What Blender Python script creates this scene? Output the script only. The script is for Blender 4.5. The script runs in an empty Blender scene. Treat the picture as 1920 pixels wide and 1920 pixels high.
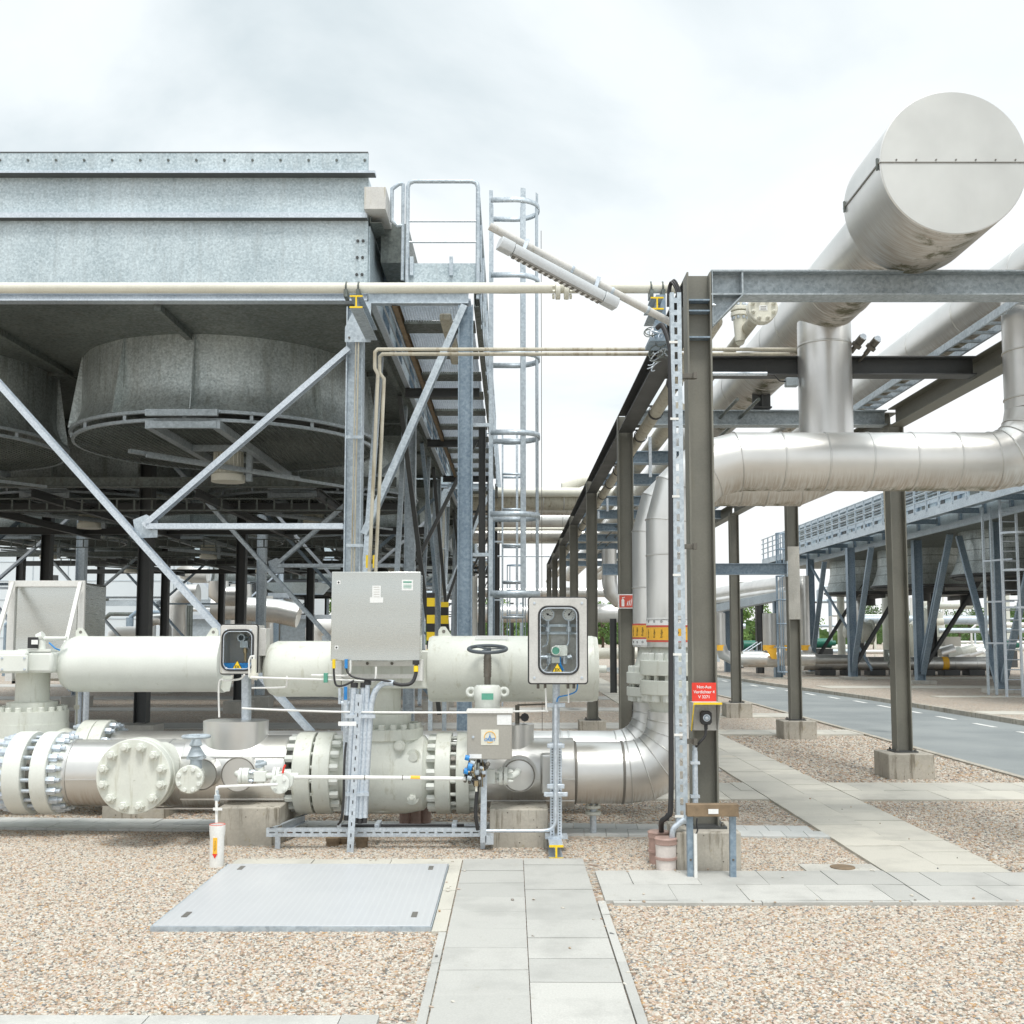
import bpy, math, random
from mathutils import Vector, Matrix
R = math.radians
random.seed(7)
SC = bpy.context.scene
COL = SC.collection
# ------------------------------------------------------------------ camera
F, TH, H = 2000.0, R(4.6), 1.8
PYC = 1193 - F*math.tan(TH)
cam_d = bpy.data.cameras.new('camera'); cam = bpy.data.objects.new('camera', cam_d); COL.objects.link(cam)
cam.location = (0, 0, H); cam.rotation_euler = (R(90)+TH, 0, 0)
cam_d.sensor_width = 36; cam_d.lens = 36*F/1920; cam_d.shift_y = (PYC-960)/1920
cam_d.clip_end = 2000; cam_d.clip_start = .05
SC.camera = cam
# ------------------------------------------------------------------ world, sun, exposure
W = bpy.data.worlds.new('World'); SC.world = W; W.use_nodes = True
nt = W.node_tree; N = nt.nodes; L = nt.links; N.clear()
def wn(t, **k):
    n = N.new(t)
    for a, b in k.items(): setattr(n, a, b)
    return n
SUN_EL, SUN_AZ = R(64), R(168)
sky = wn('ShaderNodeTexSky', sky_type='NISHITA', sun_disc=False, sun_elevation=SUN_EL, sun_rotation=SUN_AZ)
bg1 = wn('ShaderNodeBackground'); bg1.inputs[1].default_value = .10
L.new(sky.outputs[0], bg1.inputs[0])
tc = wn('ShaderNodeTexCoord'); sp = wn('ShaderNodeSeparateXYZ'); L.new(tc.outputs['Generated'], sp.inputs[0])
def wm(op, a, b):
    n = wn('ShaderNodeMath', operation=op)
    for i, q in enumerate((a, b)):
        if isinstance(q, (int, float)): n.inputs[i].default_value = q
        else: L.new(q, n.inputs[i])
    return n.outputs[0]
zz = wm('ADD', wm('MAXIMUM', sp.outputs[2], 0), .22)
cb = wn('ShaderNodeCombineXYZ'); L.new(wm('DIVIDE', sp.outputs[0], zz), cb.inputs[0]); L.new(wm('DIVIDE', sp.outputs[1], zz), cb.inputs[1])
cb.inputs[2].default_value = 1.7
n1 = wn('ShaderNodeTexNoise'); n1.inputs['Scale'].default_value = 1.25; n1.inputs['Detail'].default_value = 7; n1.inputs['Roughness'].default_value = .52; n1.inputs['Distortion'].default_value = .35
L.new(cb.outputs[0], n1.inputs['Vector'])
rp = wn('ShaderNodeValToRGB'); 
lift = wn('ShaderNodeMapRange'); L.new(sp.outputs[2], lift.inputs[0])          # thinner, whiter cloud towards the horizon
lift.inputs[1].default_value = .18; lift.inputs[2].default_value = .52; lift.inputs[3].default_value = .10; lift.inputs[4].default_value = -.035
L.new(wm('ADD', n1.outputs[0], lift.outputs[0]), rp.inputs[0])
e = rp.color_ramp.elements; e[0].position = .36; e[0].color = (.56, .625, .65, 1); e[1].position = .585; e[1].color = (.80, .815, .815, 1)
m_ = rp.color_ramp.elements.new(.48); m_.color = (.73, .775, .79, 1)
# an overcast sky is brighter overhead than near the horizon
zen = wn('ShaderNodeMapRange'); L.new(sp.outputs[2], zen.inputs[0])
zen.inputs[1].default_value = .62; zen.inputs[2].default_value = 1; zen.inputs[3].default_value = 1.0; zen.inputs[4].default_value = 2.1
bg2 = wn('ShaderNodeBackground'); L.new(rp.outputs[0], bg2.inputs[0]); L.new(zen.outputs[0], bg2.inputs[1])
mx = wn('ShaderNodeMixShader'); mx.inputs[0].default_value = .93; L.new(bg1.outputs[0], mx.inputs[1]); L.new(bg2.outputs[0], mx.inputs[2])
wo = wn('ShaderNodeOutputWorld'); L.new(mx.outputs[0], wo.inputs[0])
sd = bpy.data.lights.new('sun', 'SUN'); sd.energy = 1.6; sd.angle = R(14); sd.color = (1, .97, .92)
so = bpy.data.objects.new('sun', sd); COL.objects.link(so)
# direction towards the sun: azimuth measured from +Y clockwise, high and slightly behind the camera
sv = Vector((math.sin(SUN_AZ)*math.cos(SUN_EL), math.cos(SUN_AZ)*math.cos(SUN_EL), math.sin(SUN_EL)))
so.rotation_euler = sv.to_track_quat('Z', 'Y').to_euler(); so.location = (0, 0, 30)
vs = SC.view_settings; vs.view_transform = 'Standard'; vs.look = 'None'; vs.exposure = .45; vs.gamma = 1
SC.cycles.max_bounces = 8; SC.cycles.diffuse_bounces = 4; SC.cycles.glossy_bounces = 4

# ------------------------------------------------------------------ measuring helper: pixel of the photo + real distance -> real place
def P(px, py, D):
    u = (px-960)/F; v = (PYC-py)/F
    y = math.cos(TH)-v*math.sin(TH); z = math.sin(TH)+v*math.cos(TH); t = D/y
    return Vector((u*t, D, H+z*t))
def S(n, D): return n*D/F/1.005
def Zp(py, D): return P(960, py, D).z
def Xp(px, py, D): return P(px, py, D).x
V = Vector
# ------------------------------------------------------------------ mesh builder
class MB:
    def __init__(s): s.v = []; s.f = []; s.m = []; s.cur = 0
    def add(s, vs, fs):
        o = len(s.v); s.v += [V(q) for q in vs]; s.f += [tuple(i+o for i in f) for f in fs]; s.m += [s.cur]*len(fs); return s
    def box(s, x0, x1, y0, y1, z0, z1):
        if x0 > x1: x0, x1 = x1, x0
        if y0 > y1: y0, y1 = y1, y0
        if z0 > z1: z0, z1 = z1, z0
        return s.add([(x0,y0,z0),(x1,y0,z0),(x1,y1,z0),(x0,y1,z0),(x0,y0,z1),(x1,y0,z1),(x1,y1,z1),(x0,y1,z1)],
                     [(3,2,1,0),(4,5,6,7),(0,1,5,4),(1,2,6,5),(2,3,7,6),(3,0,4,7)])
    def cbox(s, c, d): return s.box(c[0]-d[0]/2, c[0]+d[0]/2, c[1]-d[1]/2, c[1]+d[1]/2, c[2]-d[2]/2, c[2]+d[2]/2)
    def prism(s, p0, p1, prof, up=(0,0,1)):
        p0, p1 = V(p0), V(p1); d = (p1-p0).normalized(); up = V(up)
        if abs(d.dot(up)) > .99: up = V((0,1,0)) if abs(d.y) < .9 else V((1,0,0))
        a = d.cross(up).normalized(); b = a.cross(d).normalized(); n = len(prof)
        vs = [p0+a*x+b*y for x, y in prof]+[p1+a*x+b*y for x, y in prof]
        fs = [(i, (i+1) % n, n+(i+1) % n, n+i) for i in range(n)]+[tuple(range(n-1, -1, -1)), tuple(range(n, 2*n))]
        return s.add(vs, fs)
    def ibeam(s, p0, p1, h, b, tf=.012, tw=.008, up=(0,0,1)):
        x, y, w = b/2, h/2, tw/2
        return s.prism(p0, p1, [(-x,-y),(x,-y),(x,-y+tf),(w,-y+tf),(w,y-tf),(x,y-tf),(x,y),(-x,y),(-x,y-tf),(-w,y-tf),(-w,-y+tf),(-x,-y+tf)], up)
    def chan(s, p0, p1, h, b, t=.008, up=(0,0,1), flip=1):
        f = flip; y = h/2
        pr = [(0,-y),(f*b,-y),(f*b,-y+t),(f*t,-y+t),(f*t,y-t),(f*b,y-t),(f*b,y),(0,y)]
        return s.prism(p0, p1, pr if f > 0 else pr[::-1], up)
    def angle(s, p0, p1, a, t=.008, up=(0,0,1)):
        return s.prism(p0, p1, [(0,0),(a,0),(a,t),(t,t),(t,a),(0,a)], up)
    def bar(s, p0, p1, w, h, up=(0,0,1)):
        return s.prism(p0, p1, [(-w/2,-h/2),(w/2,-h/2),(w/2,h/2),(-w/2,h/2)], up)
    def tube(s, pts, r, n=12, cap=True, rr=None):
        pts = [V(p) for p in pts]; k = len(pts); rings = []
        T = []
        for i in range(k):
            if i == 0: t = pts[1]-pts[0]
            elif i == k-1: t = pts[-1]-pts[-2]
            else: t = (pts[i+1]-pts[i]).normalized()+(pts[i]-pts[i-1]).normalized()
            T.append(t.normalized())
        u = V((0,0,1)) if abs(T[0].z) < .9 else V((0,1,0))
        a = T[0].cross(u).normalized(); vs = []
        for i in range(k):
            if i: 
                a = a-T[i]*a.dot(T[i]); a.normalize()
            b = T[i].cross(a); ri = rr[i] if rr else r
            if 0 < i < k-1:
                c = max(.3, (pts[i]-pts[i-1]).normalized().dot(T[i]))
                ax = ((pts[i+1]-pts[i]).normalized()-(pts[i]-pts[i-1]).normalized())
                ax = ax.normalized() if ax.length > 1e-5 else None
            else: c, ax = 1, None
            for j in range(n):
                q = a*math.cos(2*math.pi*j/n)*ri+b*math.sin(2*math.pi*j/n)*ri
                if ax is not None and c < .999: q = q+ax*(q.dot(ax))*(1/c-1)
                vs.append(pts[i]+q)
        fs = [(i*n+j, i*n+(j+1) % n, (i+1)*n+(j+1) % n, (i+1)*n+j) for i in range(k-1) for j in range(n)]
        if cap: fs += [tuple(range(n-1, -1, -1)), tuple(range((k-1)*n, k*n))]
        return s.add(vs, fs)
    def cyl(s, p0, p1, r, r1=None, n=24, cap=True):
        return s.tube([p0, p1], r, n, cap, [r, r if r1 is None else r1])
    def lathe(s, c, d, prof, n=32, closed=False):
        # prof: (along, radius) around the axis through c
        c, d = V(c), V(d).normalized(); u = V((0,0,1)) if abs(d.z) < .9 else V((0,1,0))
        a = d.cross(u).normalized(); b = a.cross(d); vs = []; k = len(prof)
        for t, r in prof:
            r = max(r, 1e-4)
            vs += [c+d*t+a*math.cos(2*math.pi*j/n)*r+b*math.sin(2*math.pi*j/n)*r for j in range(n)]
        kk = k if closed else k-1
        fs = [(i*n+j, ((i+1) % k)*n+j, ((i+1) % k)*n+(j+1) % n, i*n+(j+1) % n) for i in range(kk) for j in range(n)]
        return s.add(vs, fs)
    def ring(s, c, d, R_, r, n=36, m=8, a0=0, a1=360, ref=None):
        c, d = V(c), V(d).normalized(); u = V(ref) if ref else (V((0,0,1)) if abs(d.z) < .9 else V((1,0,0)))
        a = (u-d*u.dot(d)).normalized(); b = d.cross(a)
        full = abs(a1-a0) >= 360
        pts = [c+a*math.cos(R(a0+(a1-a0)*i/n))*R_+b*math.sin(R(a0+(a1-a0)*i/n))*R_ for i in range(n+1)]
        return s.tube(pts, r, m, cap=not full)
    def hoop(s, c, R_, w, t, a0, a1, n=20):
        # flat strap bent in a horizontal arc
        vs = []
        for i in range(n+1):
            g = R(a0+(a1-a0)*i/n); x, y = math.cos(g), math.sin(g)
            for rr, zz_ in ((R_, -w/2), (R_+t, -w/2), (R_+t, w/2), (R_, w/2)): vs.append((c[0]+x*rr, c[1]+y*rr, c[2]+zz_))
        fs = [(4*i+j, 4*i+(j+1) % 4, 4*i+4+(j+1) % 4, 4*i+4+j) for i in range(n) for j in range(4)]+[(3,2,1,0),(4*n,4*n+1,4*n+2,4*n+3)]
        return s.add(vs, fs)
    def poly(s, pts, th, axis=(0,1,0)):
        d = V(axis)*th; n = len(pts); pts = [V(p) for p in pts]
        return s.add(pts+[p+d for p in pts], [tuple(range(n)), tuple(range(2*n-1, n-1, -1))]+[(i, n+i, n+(i+1) % n, (i+1) % n) for i in range(n)])
def rrect(x0, x1, z0, z1, r, k=5):
    o = []
    for cx, cz, a in ((x1-r, z1-r, 0), (x0+r, z1-r, 90), (x0+r, z0+r, 180), (x1-r, z0+r, 270)):
        for i in range(k+1): g = R(a+90*i/k); o.append((cx+r*math.cos(g), cz+r*math.sin(g)))
    return o
# ------------------------------------------------------------------ objects
def root_loc(o):
    while o.parent: o = o.parent
    return o.location
def _obj(name, mb, mats, origin, bevel=0, sharp=38):
    me = bpy.data.meshes.new(name); o0 = V(origin)
    me.from_pydata([tuple(q-o0) for q in mb.v], [], mb.f)
    if not isinstance(mats, (list, tuple)): mats = [mats]
    for m in mats: me.materials.append(m)
    me.polygons.foreach_set('material_index', mb.m)
    me.polygons.foreach_set('use_smooth', [True]*len(mb.f))
    me.update(); me.validate()
    import bmesh
    b = bmesh.new(); b.from_mesh(me); bmesh.ops.recalc_face_normals(b, faces=b.faces); b.to_mesh(me); b.free()
    me.set_sharp_from_angle(angle=R(sharp))
    o = bpy.data.objects.new(name, me); COL.objects.link(o)
    if bevel:
        m = o.modifiers.new('bevel', 'BEVEL'); m.width = bevel; m.segments = 2; m.limit_method = 'ANGLE'; m.angle_limit = R(50); m.harden_normals = False
    return o
def fuse(dst, src):
    import bmesh
    k = len(dst.data.materials); dst.data.materials.append(src.data.materials[0])
    b = bmesh.new(); b.from_mesh(dst.data); n0 = len(b.faces); b.from_mesh(src.data); b.faces.ensure_lookup_table()
    for i in range(n0, len(b.faces)): b.faces[i].material_index = k
    b.to_mesh(dst.data); b.free(); me = src.data; bpy.data.objects.remove(src); bpy.data.meshes.remove(me); return dst
def part(name, mb, mats, parent, bevel=0, label=None, sharp=38):
    if name in ('joint_band', 'stud_ring', 'rivets'):      # surface detail stays in the mesh of its part
        if parent.type == 'EMPTY': parent = parent.children[-1]
        return fuse(parent, _obj(name, mb, mats, root_loc(parent), 0, sharp))
    o = _obj(name, mb, mats, root_loc(parent), bevel, sharp); o.parent = parent
    if label: o['label'] = label
    return o
def tag(o, label, cat, group=None, kind=None):
    if label: o['label'] = label
    if cat: o['category'] = cat
    if group: o['group'] = group
    if kind: o['kind'] = kind
    return o
def thing(name, label, cat, loc=(0,0,0), group=None):
    o = bpy.data.objects.new(name, None); COL.objects.link(o); o.location = V(loc); o.empty_display_size = .2
    return tag(o, label, cat, group)
def solo(name, label, cat, mb, mats, group=None, bevel=0, kind=None, sharp=38):
    xs = [q.x for q in mb.v]; ys = [q.y for q in mb.v]; z = min(q.z for q in mb.v)
    c = ((min(xs)+max(xs))/2, (min(ys)+max(ys))/2, z)
    o = _obj(name, mb, mats, c, bevel, sharp); o.location = c
    return tag(o, label, cat, group, kind)
def setting(name, mb, mats, kind='structure'):
    o = _obj(name, mb, mats, (0,0,0)); o['kind'] = kind; return o
def dup(root, d, label=None, group=None):
    def rec(o, par):
        c = o.copy(); COL.objects.link(c)
        if par: c.parent = par
        for ch in KIDS.get(o.name, []) or [q for q in o.children]: rec(ch, c)
        return c
    r = rec(root, None); r.location = root.location+V(d)
    if label: r['label'] = label
    if group: r['group'] = group
    return r
KIDS = {}
_hexc = {}
def bolts(parent, c, axis, rad, n, r, h, mat, name='bolt', a0=0, stud=True, hexed=True):
    """n single bolt heads on a circle; every one an object sharing one mesh"""
    key = (round(r, 4), round(h, 4), mat.name, stud, hexed)
    axis = V(axis).normalized()
    if key not in _hexc:
        mb = MB(); k = 6 if hexed else 14
        mb.lathe((0,0,0), (0,0,1), [(0, 0), (0, r), (h*.85, r), (h, r*.86), (h, 0)], k)
        if stud: mb.lathe((0,0,h*.9), (0,0,1), [(0, r*.55), (h*.55, r*.55), (h*.62, r*.45), (h*.62, 0)], 10)
        o = _obj(name, mb, mat, (0,0,0), sharp=25); _hexc[key] = o.data; bpy.data.objects.remove(o)
    u = V((0,0,1)) if abs(axis.z) < .9 else V((0,1,0))
    a = axis.cross(u).normalized(); b = a.cross(axis)
    q = axis.to_track_quat('Z', 'Y'); rl = root_loc(parent)
    for i in range(n):
        g = R(a0)+2*math.pi*(i+.5)/n
        o = bpy.data.objects.new(name, _hexc[key]); COL.objects.link(o); o.parent = parent
        o.location = V(c)+a*math.cos(g)*rad+b*math.sin(g)*rad-rl; o.rotation_euler = q.to_euler()
def text(body, loc, size, mat, parent=None, name='lettering', rx=90, rz=0, ry=0, align='CENTER', ext=.0006, sp=1, bold=0):
    c = bpy.data.curves.new(name, 'FONT'); c.body = body; c.size = size; c.align_x = align; c.align_y = 'CENTER'; c.extrude = ext
    c.space_line = sp; c.offset = bold
    t = bpy.data.objects.new(name, c); me = bpy.data.meshes.new_from_object(t); bpy.data.objects.remove(t)
    me.materials.clear(); me.materials.append(mat)
    o = bpy.data.objects.new(name, me); COL.objects.link(o); o.rotation_euler = (R(rx), R(ry), R(rz)) 
    if parent is not None: o.parent = parent; o.location = V(loc)-root_loc(parent)
    else: o.location = loc
    return o
# ------------------------------------------------------------------ materials
class NG:
    def __init__(s, name):
        s.m = bpy.data.materials.new(name); s.m.use_nodes = True; s.t = s.m.node_tree; s.t.nodes.clear()
        s.out = s.n('ShaderNodeOutputMaterial'); s.b = s.n('ShaderNodeBsdfPrincipled'); s.l(s.b.outputs[0], s.out.inputs[0])
    def n(s, t, **k):
        q = s.t.nodes.new(t)
        for a, b in k.items(): setattr(q, a, b)
        return q
    def l(s, a, b): s.t.links.new(a, b)
    def co(s, scale=(1,1,1), kind='Object'):
        t = s.n('ShaderNodeTexCoord'); m = s.n('ShaderNodeMapping'); m.inputs[3].default_value = scale
        s.l(t.outputs[kind], m.inputs[0]); return m.outputs[0]
    def noise(s, vec, sc, det=4, ro=.5, dist=0):
        q = s.n('ShaderNodeTexNoise'); q.inputs['Scale'].default_value = sc; q.inputs['Detail'].default_value = det; q.inputs['Roughness'].default_value = ro
        q.inputs['Distortion'].default_value = dist; s.l(vec, q.inputs['Vector']); return q.outputs[0]
    def ramp(s, x, a, b, lo=0, hi=1):
        q = s.n('ShaderNodeMapRange'); q.interpolation_type = 'SMOOTHSTEP'; s.l(x, q.inputs[0])
        for i, v in enumerate((a, b, lo, hi)): q.inputs[i+1].default_value = v
        return q.outputs[0]
    def math(s, op, a, b=0):
        q = s.n('ShaderNodeMath', operation=op)
        for i, v in enumerate((a, b)):
            if isinstance(v, (int, float)): q.inputs[i].default_value = v
            else: s.l(v, q.inputs[i])
        return q.outputs[0]
    def mix(s, f, a, b):
        q = s.n('ShaderNodeMix', data_type='RGBA')
        for i, v in ((0, f), (6, a), (7, b)):
            if isinstance(v, (int, float)): q.inputs[i].default_value = v
            elif isinstance(v, (tuple, list)): q.inputs[i].default_value = (*v[:3], 1)
            else: s.l(v, q.inputs[i])
        return q.outputs[2]
    def bump(s, h, st=.3, d=.01):
        q = s.n('ShaderNodeBump'); q.inputs['Strength'].default_value = st; q.inputs['Distance'].default_value = d; s.l(h, q.inputs['Height']); s.l(q.outputs[0], s.b.inputs['Normal'])
    def set(s, col=None, rough=None, metal=None, **k):
        for nm, v in (('Base Color', col), ('Roughness', rough), ('Metallic', metal)):
            if v is None: continue
            if isinstance(v, (int, float)): s.b.inputs[nm].default_value = v
            elif isinstance(v, (tuple, list)): s.b.inputs[nm].default_value = (*v[:3], 1)
            else: s.l(v, s.b.inputs[nm])
        for a, b in k.items(): s.b.inputs[a].default_value = b
        return s.m
def paint(name, col, rough=.45, metal=0, var=.12, sc=3, dirt=None, damt=.5, dth=.58, fine=.04, bump=.05, coat=0):
    g = NG(name); v = g.co(); a = g.noise(v, sc, 5, .6); b = g.noise(v, 60, 3)
    k = g.math('ADD', g.ramp(a, .3, .7, -var, var), g.ramp(b, .3, .7, -fine, fine))
    lo = tuple(c*(1-2*var) for c in col); hi = tuple(min(1, c*(1+2*var)) for c in col)
    c = g.mix(g.math('ADD', g.math('MULTIPLY', k, 1/(4*max(var, .01))), .5), lo, hi)
    if dirt:
        st = g.noise(g.co((5, 5, .6)), 3.2, 6, .65); c = g.mix(g.ramp(st, dth, dth+.16, 0, damt), c, dirt)
        c = g.mix(g.ramp(g.noise(v, 11, 6, .75), .66, .72, 0, damt), c, tuple(x*.6 for x in dirt))
    g.set(c, g.ramp(a, .2, .8, max(.05, rough-.1), min(1, rough+.12)), metal)
    if bump: g.bump(b, bump, .004)
    return g.m
def galv(name, base=(.42,.46,.49), light=(.66,.70,.72), sc=38, metal=.45, rough=.42, dirt=None, damt=.5):
    g = NG(name); v = g.co(); w = g.noise(v, sc*.7, 2, .6)
    vor = g.n('ShaderNodeTexVoronoi', feature='F1'); vor.inputs['Scale'].default_value = sc; g.l(v, vor.inputs['Vector'])
    sepc = g.n('ShaderNodeSeparateColor'); g.l(vor.outputs['Color'], sepc.inputs[0])
    big = g.noise(v, 1.3, 4, .6)
    f = g.math('ADD', g.math('MULTIPLY', sepc.outputs[0], .45), g.math('ADD', g.math('MULTIPLY', g.ramp(w, .35, .65), .35), g.ramp(big, .3, .7, -.1, .25)))
    c = g.mix(f, base, light)
    if dirt:
        st = g.noise(g.co((4, 4, .5)), 2.6, 6, .65); c = g.mix(g.ramp(st, .48, .7, 0, damt), c, dirt)
    g.set(c, g.ramp(sepc.outputs[1], 0, 1, rough-.06, rough+.14), metal); return g.m
def clad(name, base=(.74,.73,.70), rough=.3, under=(.42,.34,.26), algae=True, stretch=(1,1,1)):
    g = NG(name); v = g.co(); fine = g.noise(g.co(stretch), 5, 5, .65); big = g.noise(v, 1.1, 4, .55)
    c = g.mix(g.ramp(big, .25, .75), tuple(x*.84 for x in base), tuple(min(1, x*1.06) for x in base))
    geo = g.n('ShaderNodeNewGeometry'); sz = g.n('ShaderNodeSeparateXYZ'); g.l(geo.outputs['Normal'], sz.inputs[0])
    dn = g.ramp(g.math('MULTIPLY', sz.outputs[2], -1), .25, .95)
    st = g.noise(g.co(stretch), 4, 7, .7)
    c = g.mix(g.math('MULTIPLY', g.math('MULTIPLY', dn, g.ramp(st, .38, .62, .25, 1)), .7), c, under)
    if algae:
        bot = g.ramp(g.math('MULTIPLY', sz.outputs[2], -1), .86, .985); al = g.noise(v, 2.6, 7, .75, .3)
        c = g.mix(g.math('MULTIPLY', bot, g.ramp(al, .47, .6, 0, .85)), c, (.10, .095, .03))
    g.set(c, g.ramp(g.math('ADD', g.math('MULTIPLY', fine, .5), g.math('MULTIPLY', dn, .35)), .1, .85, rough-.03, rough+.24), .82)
    g.bump(g.math('ADD', g.math('MULTIPLY', fine, .3), big), .05, .01); return g.m
def brushed():
    g = NG('brushed_stainless_door'); v = g.co((.12,1,1.5)); w = g.noise(v, 1.3, 1, .3); f = g.noise(g.co((2,1,90)), 6, 2, .6)
    g.set(g.mix(f, (.585,.60,.575), (.61,.625,.60)), g.ramp(f, .3, .7, .25, .29), .95); g.bump(w, .6, .05); return g.m
M = {}
M['galv'] = galv('galvanised_steel', (.37,.43,.48), (.62,.69,.74)); M['galv_fascia'] = galv('galvanised_sheet', (.33,.41,.45), (.66,.75,.79), 52, .2, .45, (.30,.34,.35), .35)
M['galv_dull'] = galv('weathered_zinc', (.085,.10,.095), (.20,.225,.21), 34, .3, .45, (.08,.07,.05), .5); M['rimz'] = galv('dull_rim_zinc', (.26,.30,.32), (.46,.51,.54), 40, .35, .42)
M['galv_beam'] = galv('zinc_beam', (.24,.28,.30), (.46,.51,.54), 46, .35, .42)
M['zinc'] = galv('bright_zinc', (.48,.54,.60), (.72,.78,.84), 60, .5, .35)
M['column'] = paint('grey_olive_column_paint', (.20,.197,.168), .5, .1, .12, 2, (.20,.17,.10), .35, .6)
M['dark'] = paint('dark_grey_steel', (.066,.070,.071), .5, .1, .15, 2, (.11,.10,.08), .3)
M['bluegrey'] = galv('blue_grey_steel', (.17,.235,.30), (.33,.41,.48), 40, .2, .45)
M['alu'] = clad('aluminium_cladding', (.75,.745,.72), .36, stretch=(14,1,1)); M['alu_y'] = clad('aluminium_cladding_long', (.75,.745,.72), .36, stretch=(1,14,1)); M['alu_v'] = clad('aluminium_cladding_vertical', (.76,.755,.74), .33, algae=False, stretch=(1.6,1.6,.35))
M['alu_plain'] = clad('aluminium_plain', (.66,.66,.64), .34, algae=False)
M['steel_box'] = brushed(); M['alu_cap'] = clad('aluminium_end_sheet', (.62,.62,.59), .46, algae=False, stretch=(9,1,.7)); M['lamp'] = paint('lamp_grey', (.55,.58,.60), .4, .1, .05, 3); M['shroud'] = galv('fan_shroud_zinc', (.32,.36,.36), (.68,.73,.72), 46, .65, .38, (.13,.12,.08), .35)
M['seam'] = paint('dark_seam_joint', (.22,.21,.19), .5, .5)  # plain dark grey for joints, gaskets and printed lines
M['green'] = paint('pale_green_grey_paint', (.67,.69,.63), .42, 0, .06, 2.5, (.38,.37,.26), .42, .54, .02, .14)
M['greenw'] = paint('pale_green_bright_paint', (.72,.745,.70), .38, 0, .05, 2, (.46,.46,.36), .30, .6, .015, .10)
M['cream'] = paint('cream_pipe_paint', (.72,.71,.62), .45, 0, .05, 2, (.42,.37,.25), .35, .6)
M['creamd'] = paint('stained_cream_paint', (.50,.475,.39), .5, 0, .14, 3, (.25,.19,.10), .6, .5)
M['conc'] = paint('weathered_concrete', (.45,.42,.35), .85, 0, .2, 5, (.15,.125,.07), .8, .5, .14, .4)
def concrete(name, base):
    g = NG(name); v = g.co(); big = g.noise(v, 2.2, 6, .65); fine = g.noise(v, 45, 4, .7)
    c = g.mix(g.ramp(big, .3, .7), tuple(x*.8 for x in base), tuple(x*1.15 for x in base)); c = g.mix(g.ramp(fine, .3, .7, 0, .3), c, tuple(x*.6 for x in base))
    st = g.noise(g.co((7, 7, .7)), 1.7, 6, .7); c = g.mix(g.ramp(st, .52, .68, 0, .8), c, (.12,.10,.065))
    ms = g.noise(v, 3.4, 6, .7, .5); c = g.mix(g.ramp(ms, .58, .68, 0, .55), c, (.30,.23,.09))
    vo = g.n('ShaderNodeTexVoronoi', feature='F1'); vo.inputs['Scale'].default_value = 17; g.l(v, vo.inputs['Vector']); pit = g.ramp(vo.outputs['Distance'], .06, .14, .8, 0)
    c = g.mix(pit, c, (.07,.06,.05)); g.set(c, .88, 0); g.bump(g.math('SUBTRACT', fine, g.math('MULTIPLY', pit, 2)), .4, .006); return g.m
M['conc'] = concrete('weathered_concrete_block', (.46,.43,.37))
M['conc2'] = paint('pale_concrete', (.47,.46,.42), .85, 0, .12, 3, (.25,.22,.15), .5, .55, .08, .3)
M['white'] = paint('white_plastic', (.80,.80,.77), .4, 0, .03, 3, (.6,.55,.45), .25)
M['paper'] = paint('white_label', (.82,.83,.82), .5, 0, .02, 3)
M['black'] = paint('black_rubber', (.03,.03,.032), .5, 0, .1, 4)
M['iron'] = paint('dull_iron', (.16,.15,.13), .5, .5, .2, 12, (.2,.1,.05), .4)
M['yellow'] = paint('yellow_paint', (.85,.60,.02), .4, 0, .05, 4)
M['orange'] = paint('orange_band', (.90,.50,.05), .45, 0, .05, 4)
M['red'] = paint('red_sign', (.78,.05,.03), .4, 0, .04, 4)
M['sticker_red'] = paint('faded_red', (.62,.10,.07), .45, 0, .05, 4)
M['blue'] = paint('blue_plastic', (.03,.25,.62), .4, 0, .05, 4)
M['teal'] = paint('teal_plate', (.10,.33,.24), .4, 0, .05, 4)
M['clay'] = paint('brown_plastic_pipe', (.40,.27,.23), .5, 0, .15, 6, (.5,.45,.4), .4)
M['pinkw'] = paint('faded_white_pipe', (.66,.60,.56), .5, 0, .08, 6, (.4,.28,.22), .3)
M['rust'] = paint('rusty_brown_bar', (.22,.16,.10), .7, .1, .25, 7, (.30,.24,.15), .6)
M['brass'] = paint('dull_brass', (.45,.36,.22), .4, .8, .1, 8)
M['boxgrey'] = paint('taupe_grey_paint', (.40,.385,.345), .4, .2, .04, 2)
M['boxstain'] = paint('stained_light_grey_box', (.58,.575,.55), .55, .1, .08, 5, (.30,.27,.14), .5, .55, .05)
M['wheel'] = paint('grey_handwheel', (.24,.27,.29), .5, .2, .1, 6)
M['hwheel'] = paint('dark_grey_handwheel', (.10,.115,.13), .5, .2, .1, 6)
M['wheelb'] = paint('pale_blue_grey_valve', (.42,.48,.52), .5, .1, .14, 8, (.3,.2,.1), .4)
M['building'] = paint('pale_blue_cladding', (.66,.72,.76), .5, 0, .02, .6)
M['bark'] = paint('bark', (.10,.075,.05), .9)
M['lens'] = paint('frosted_diffuser', (.78,.79,.80), .3, 0, .02, 3)
M['greenpump'] = paint('dark_green_machine', (.02,.16,.11), .45)
g = NG('window_glass'); g.set((.85,.9,.9), .03, 0); g.b.inputs['Transmission Weight'].default_value = 1; g.b.inputs['IOR'].default_value = 1.1; g.b.inputs['Alpha'].default_value = .45; M['glass'] = g.m
def hazard():
    g = NG('black_yellow_bands'); c = g.co(); s = g.n('ShaderNodeSeparateXYZ'); g.l(c, s.inputs[0])
    f = g.math('GREATER_THAN', g.math('FRACT', g.math('MULTIPLY', s.outputs[2], 5)), .5); g.set(g.mix(f, (.02,.02,.02), (.85,.6,.02)), .45); return g.m
M['hazard'] = hazard()
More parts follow.
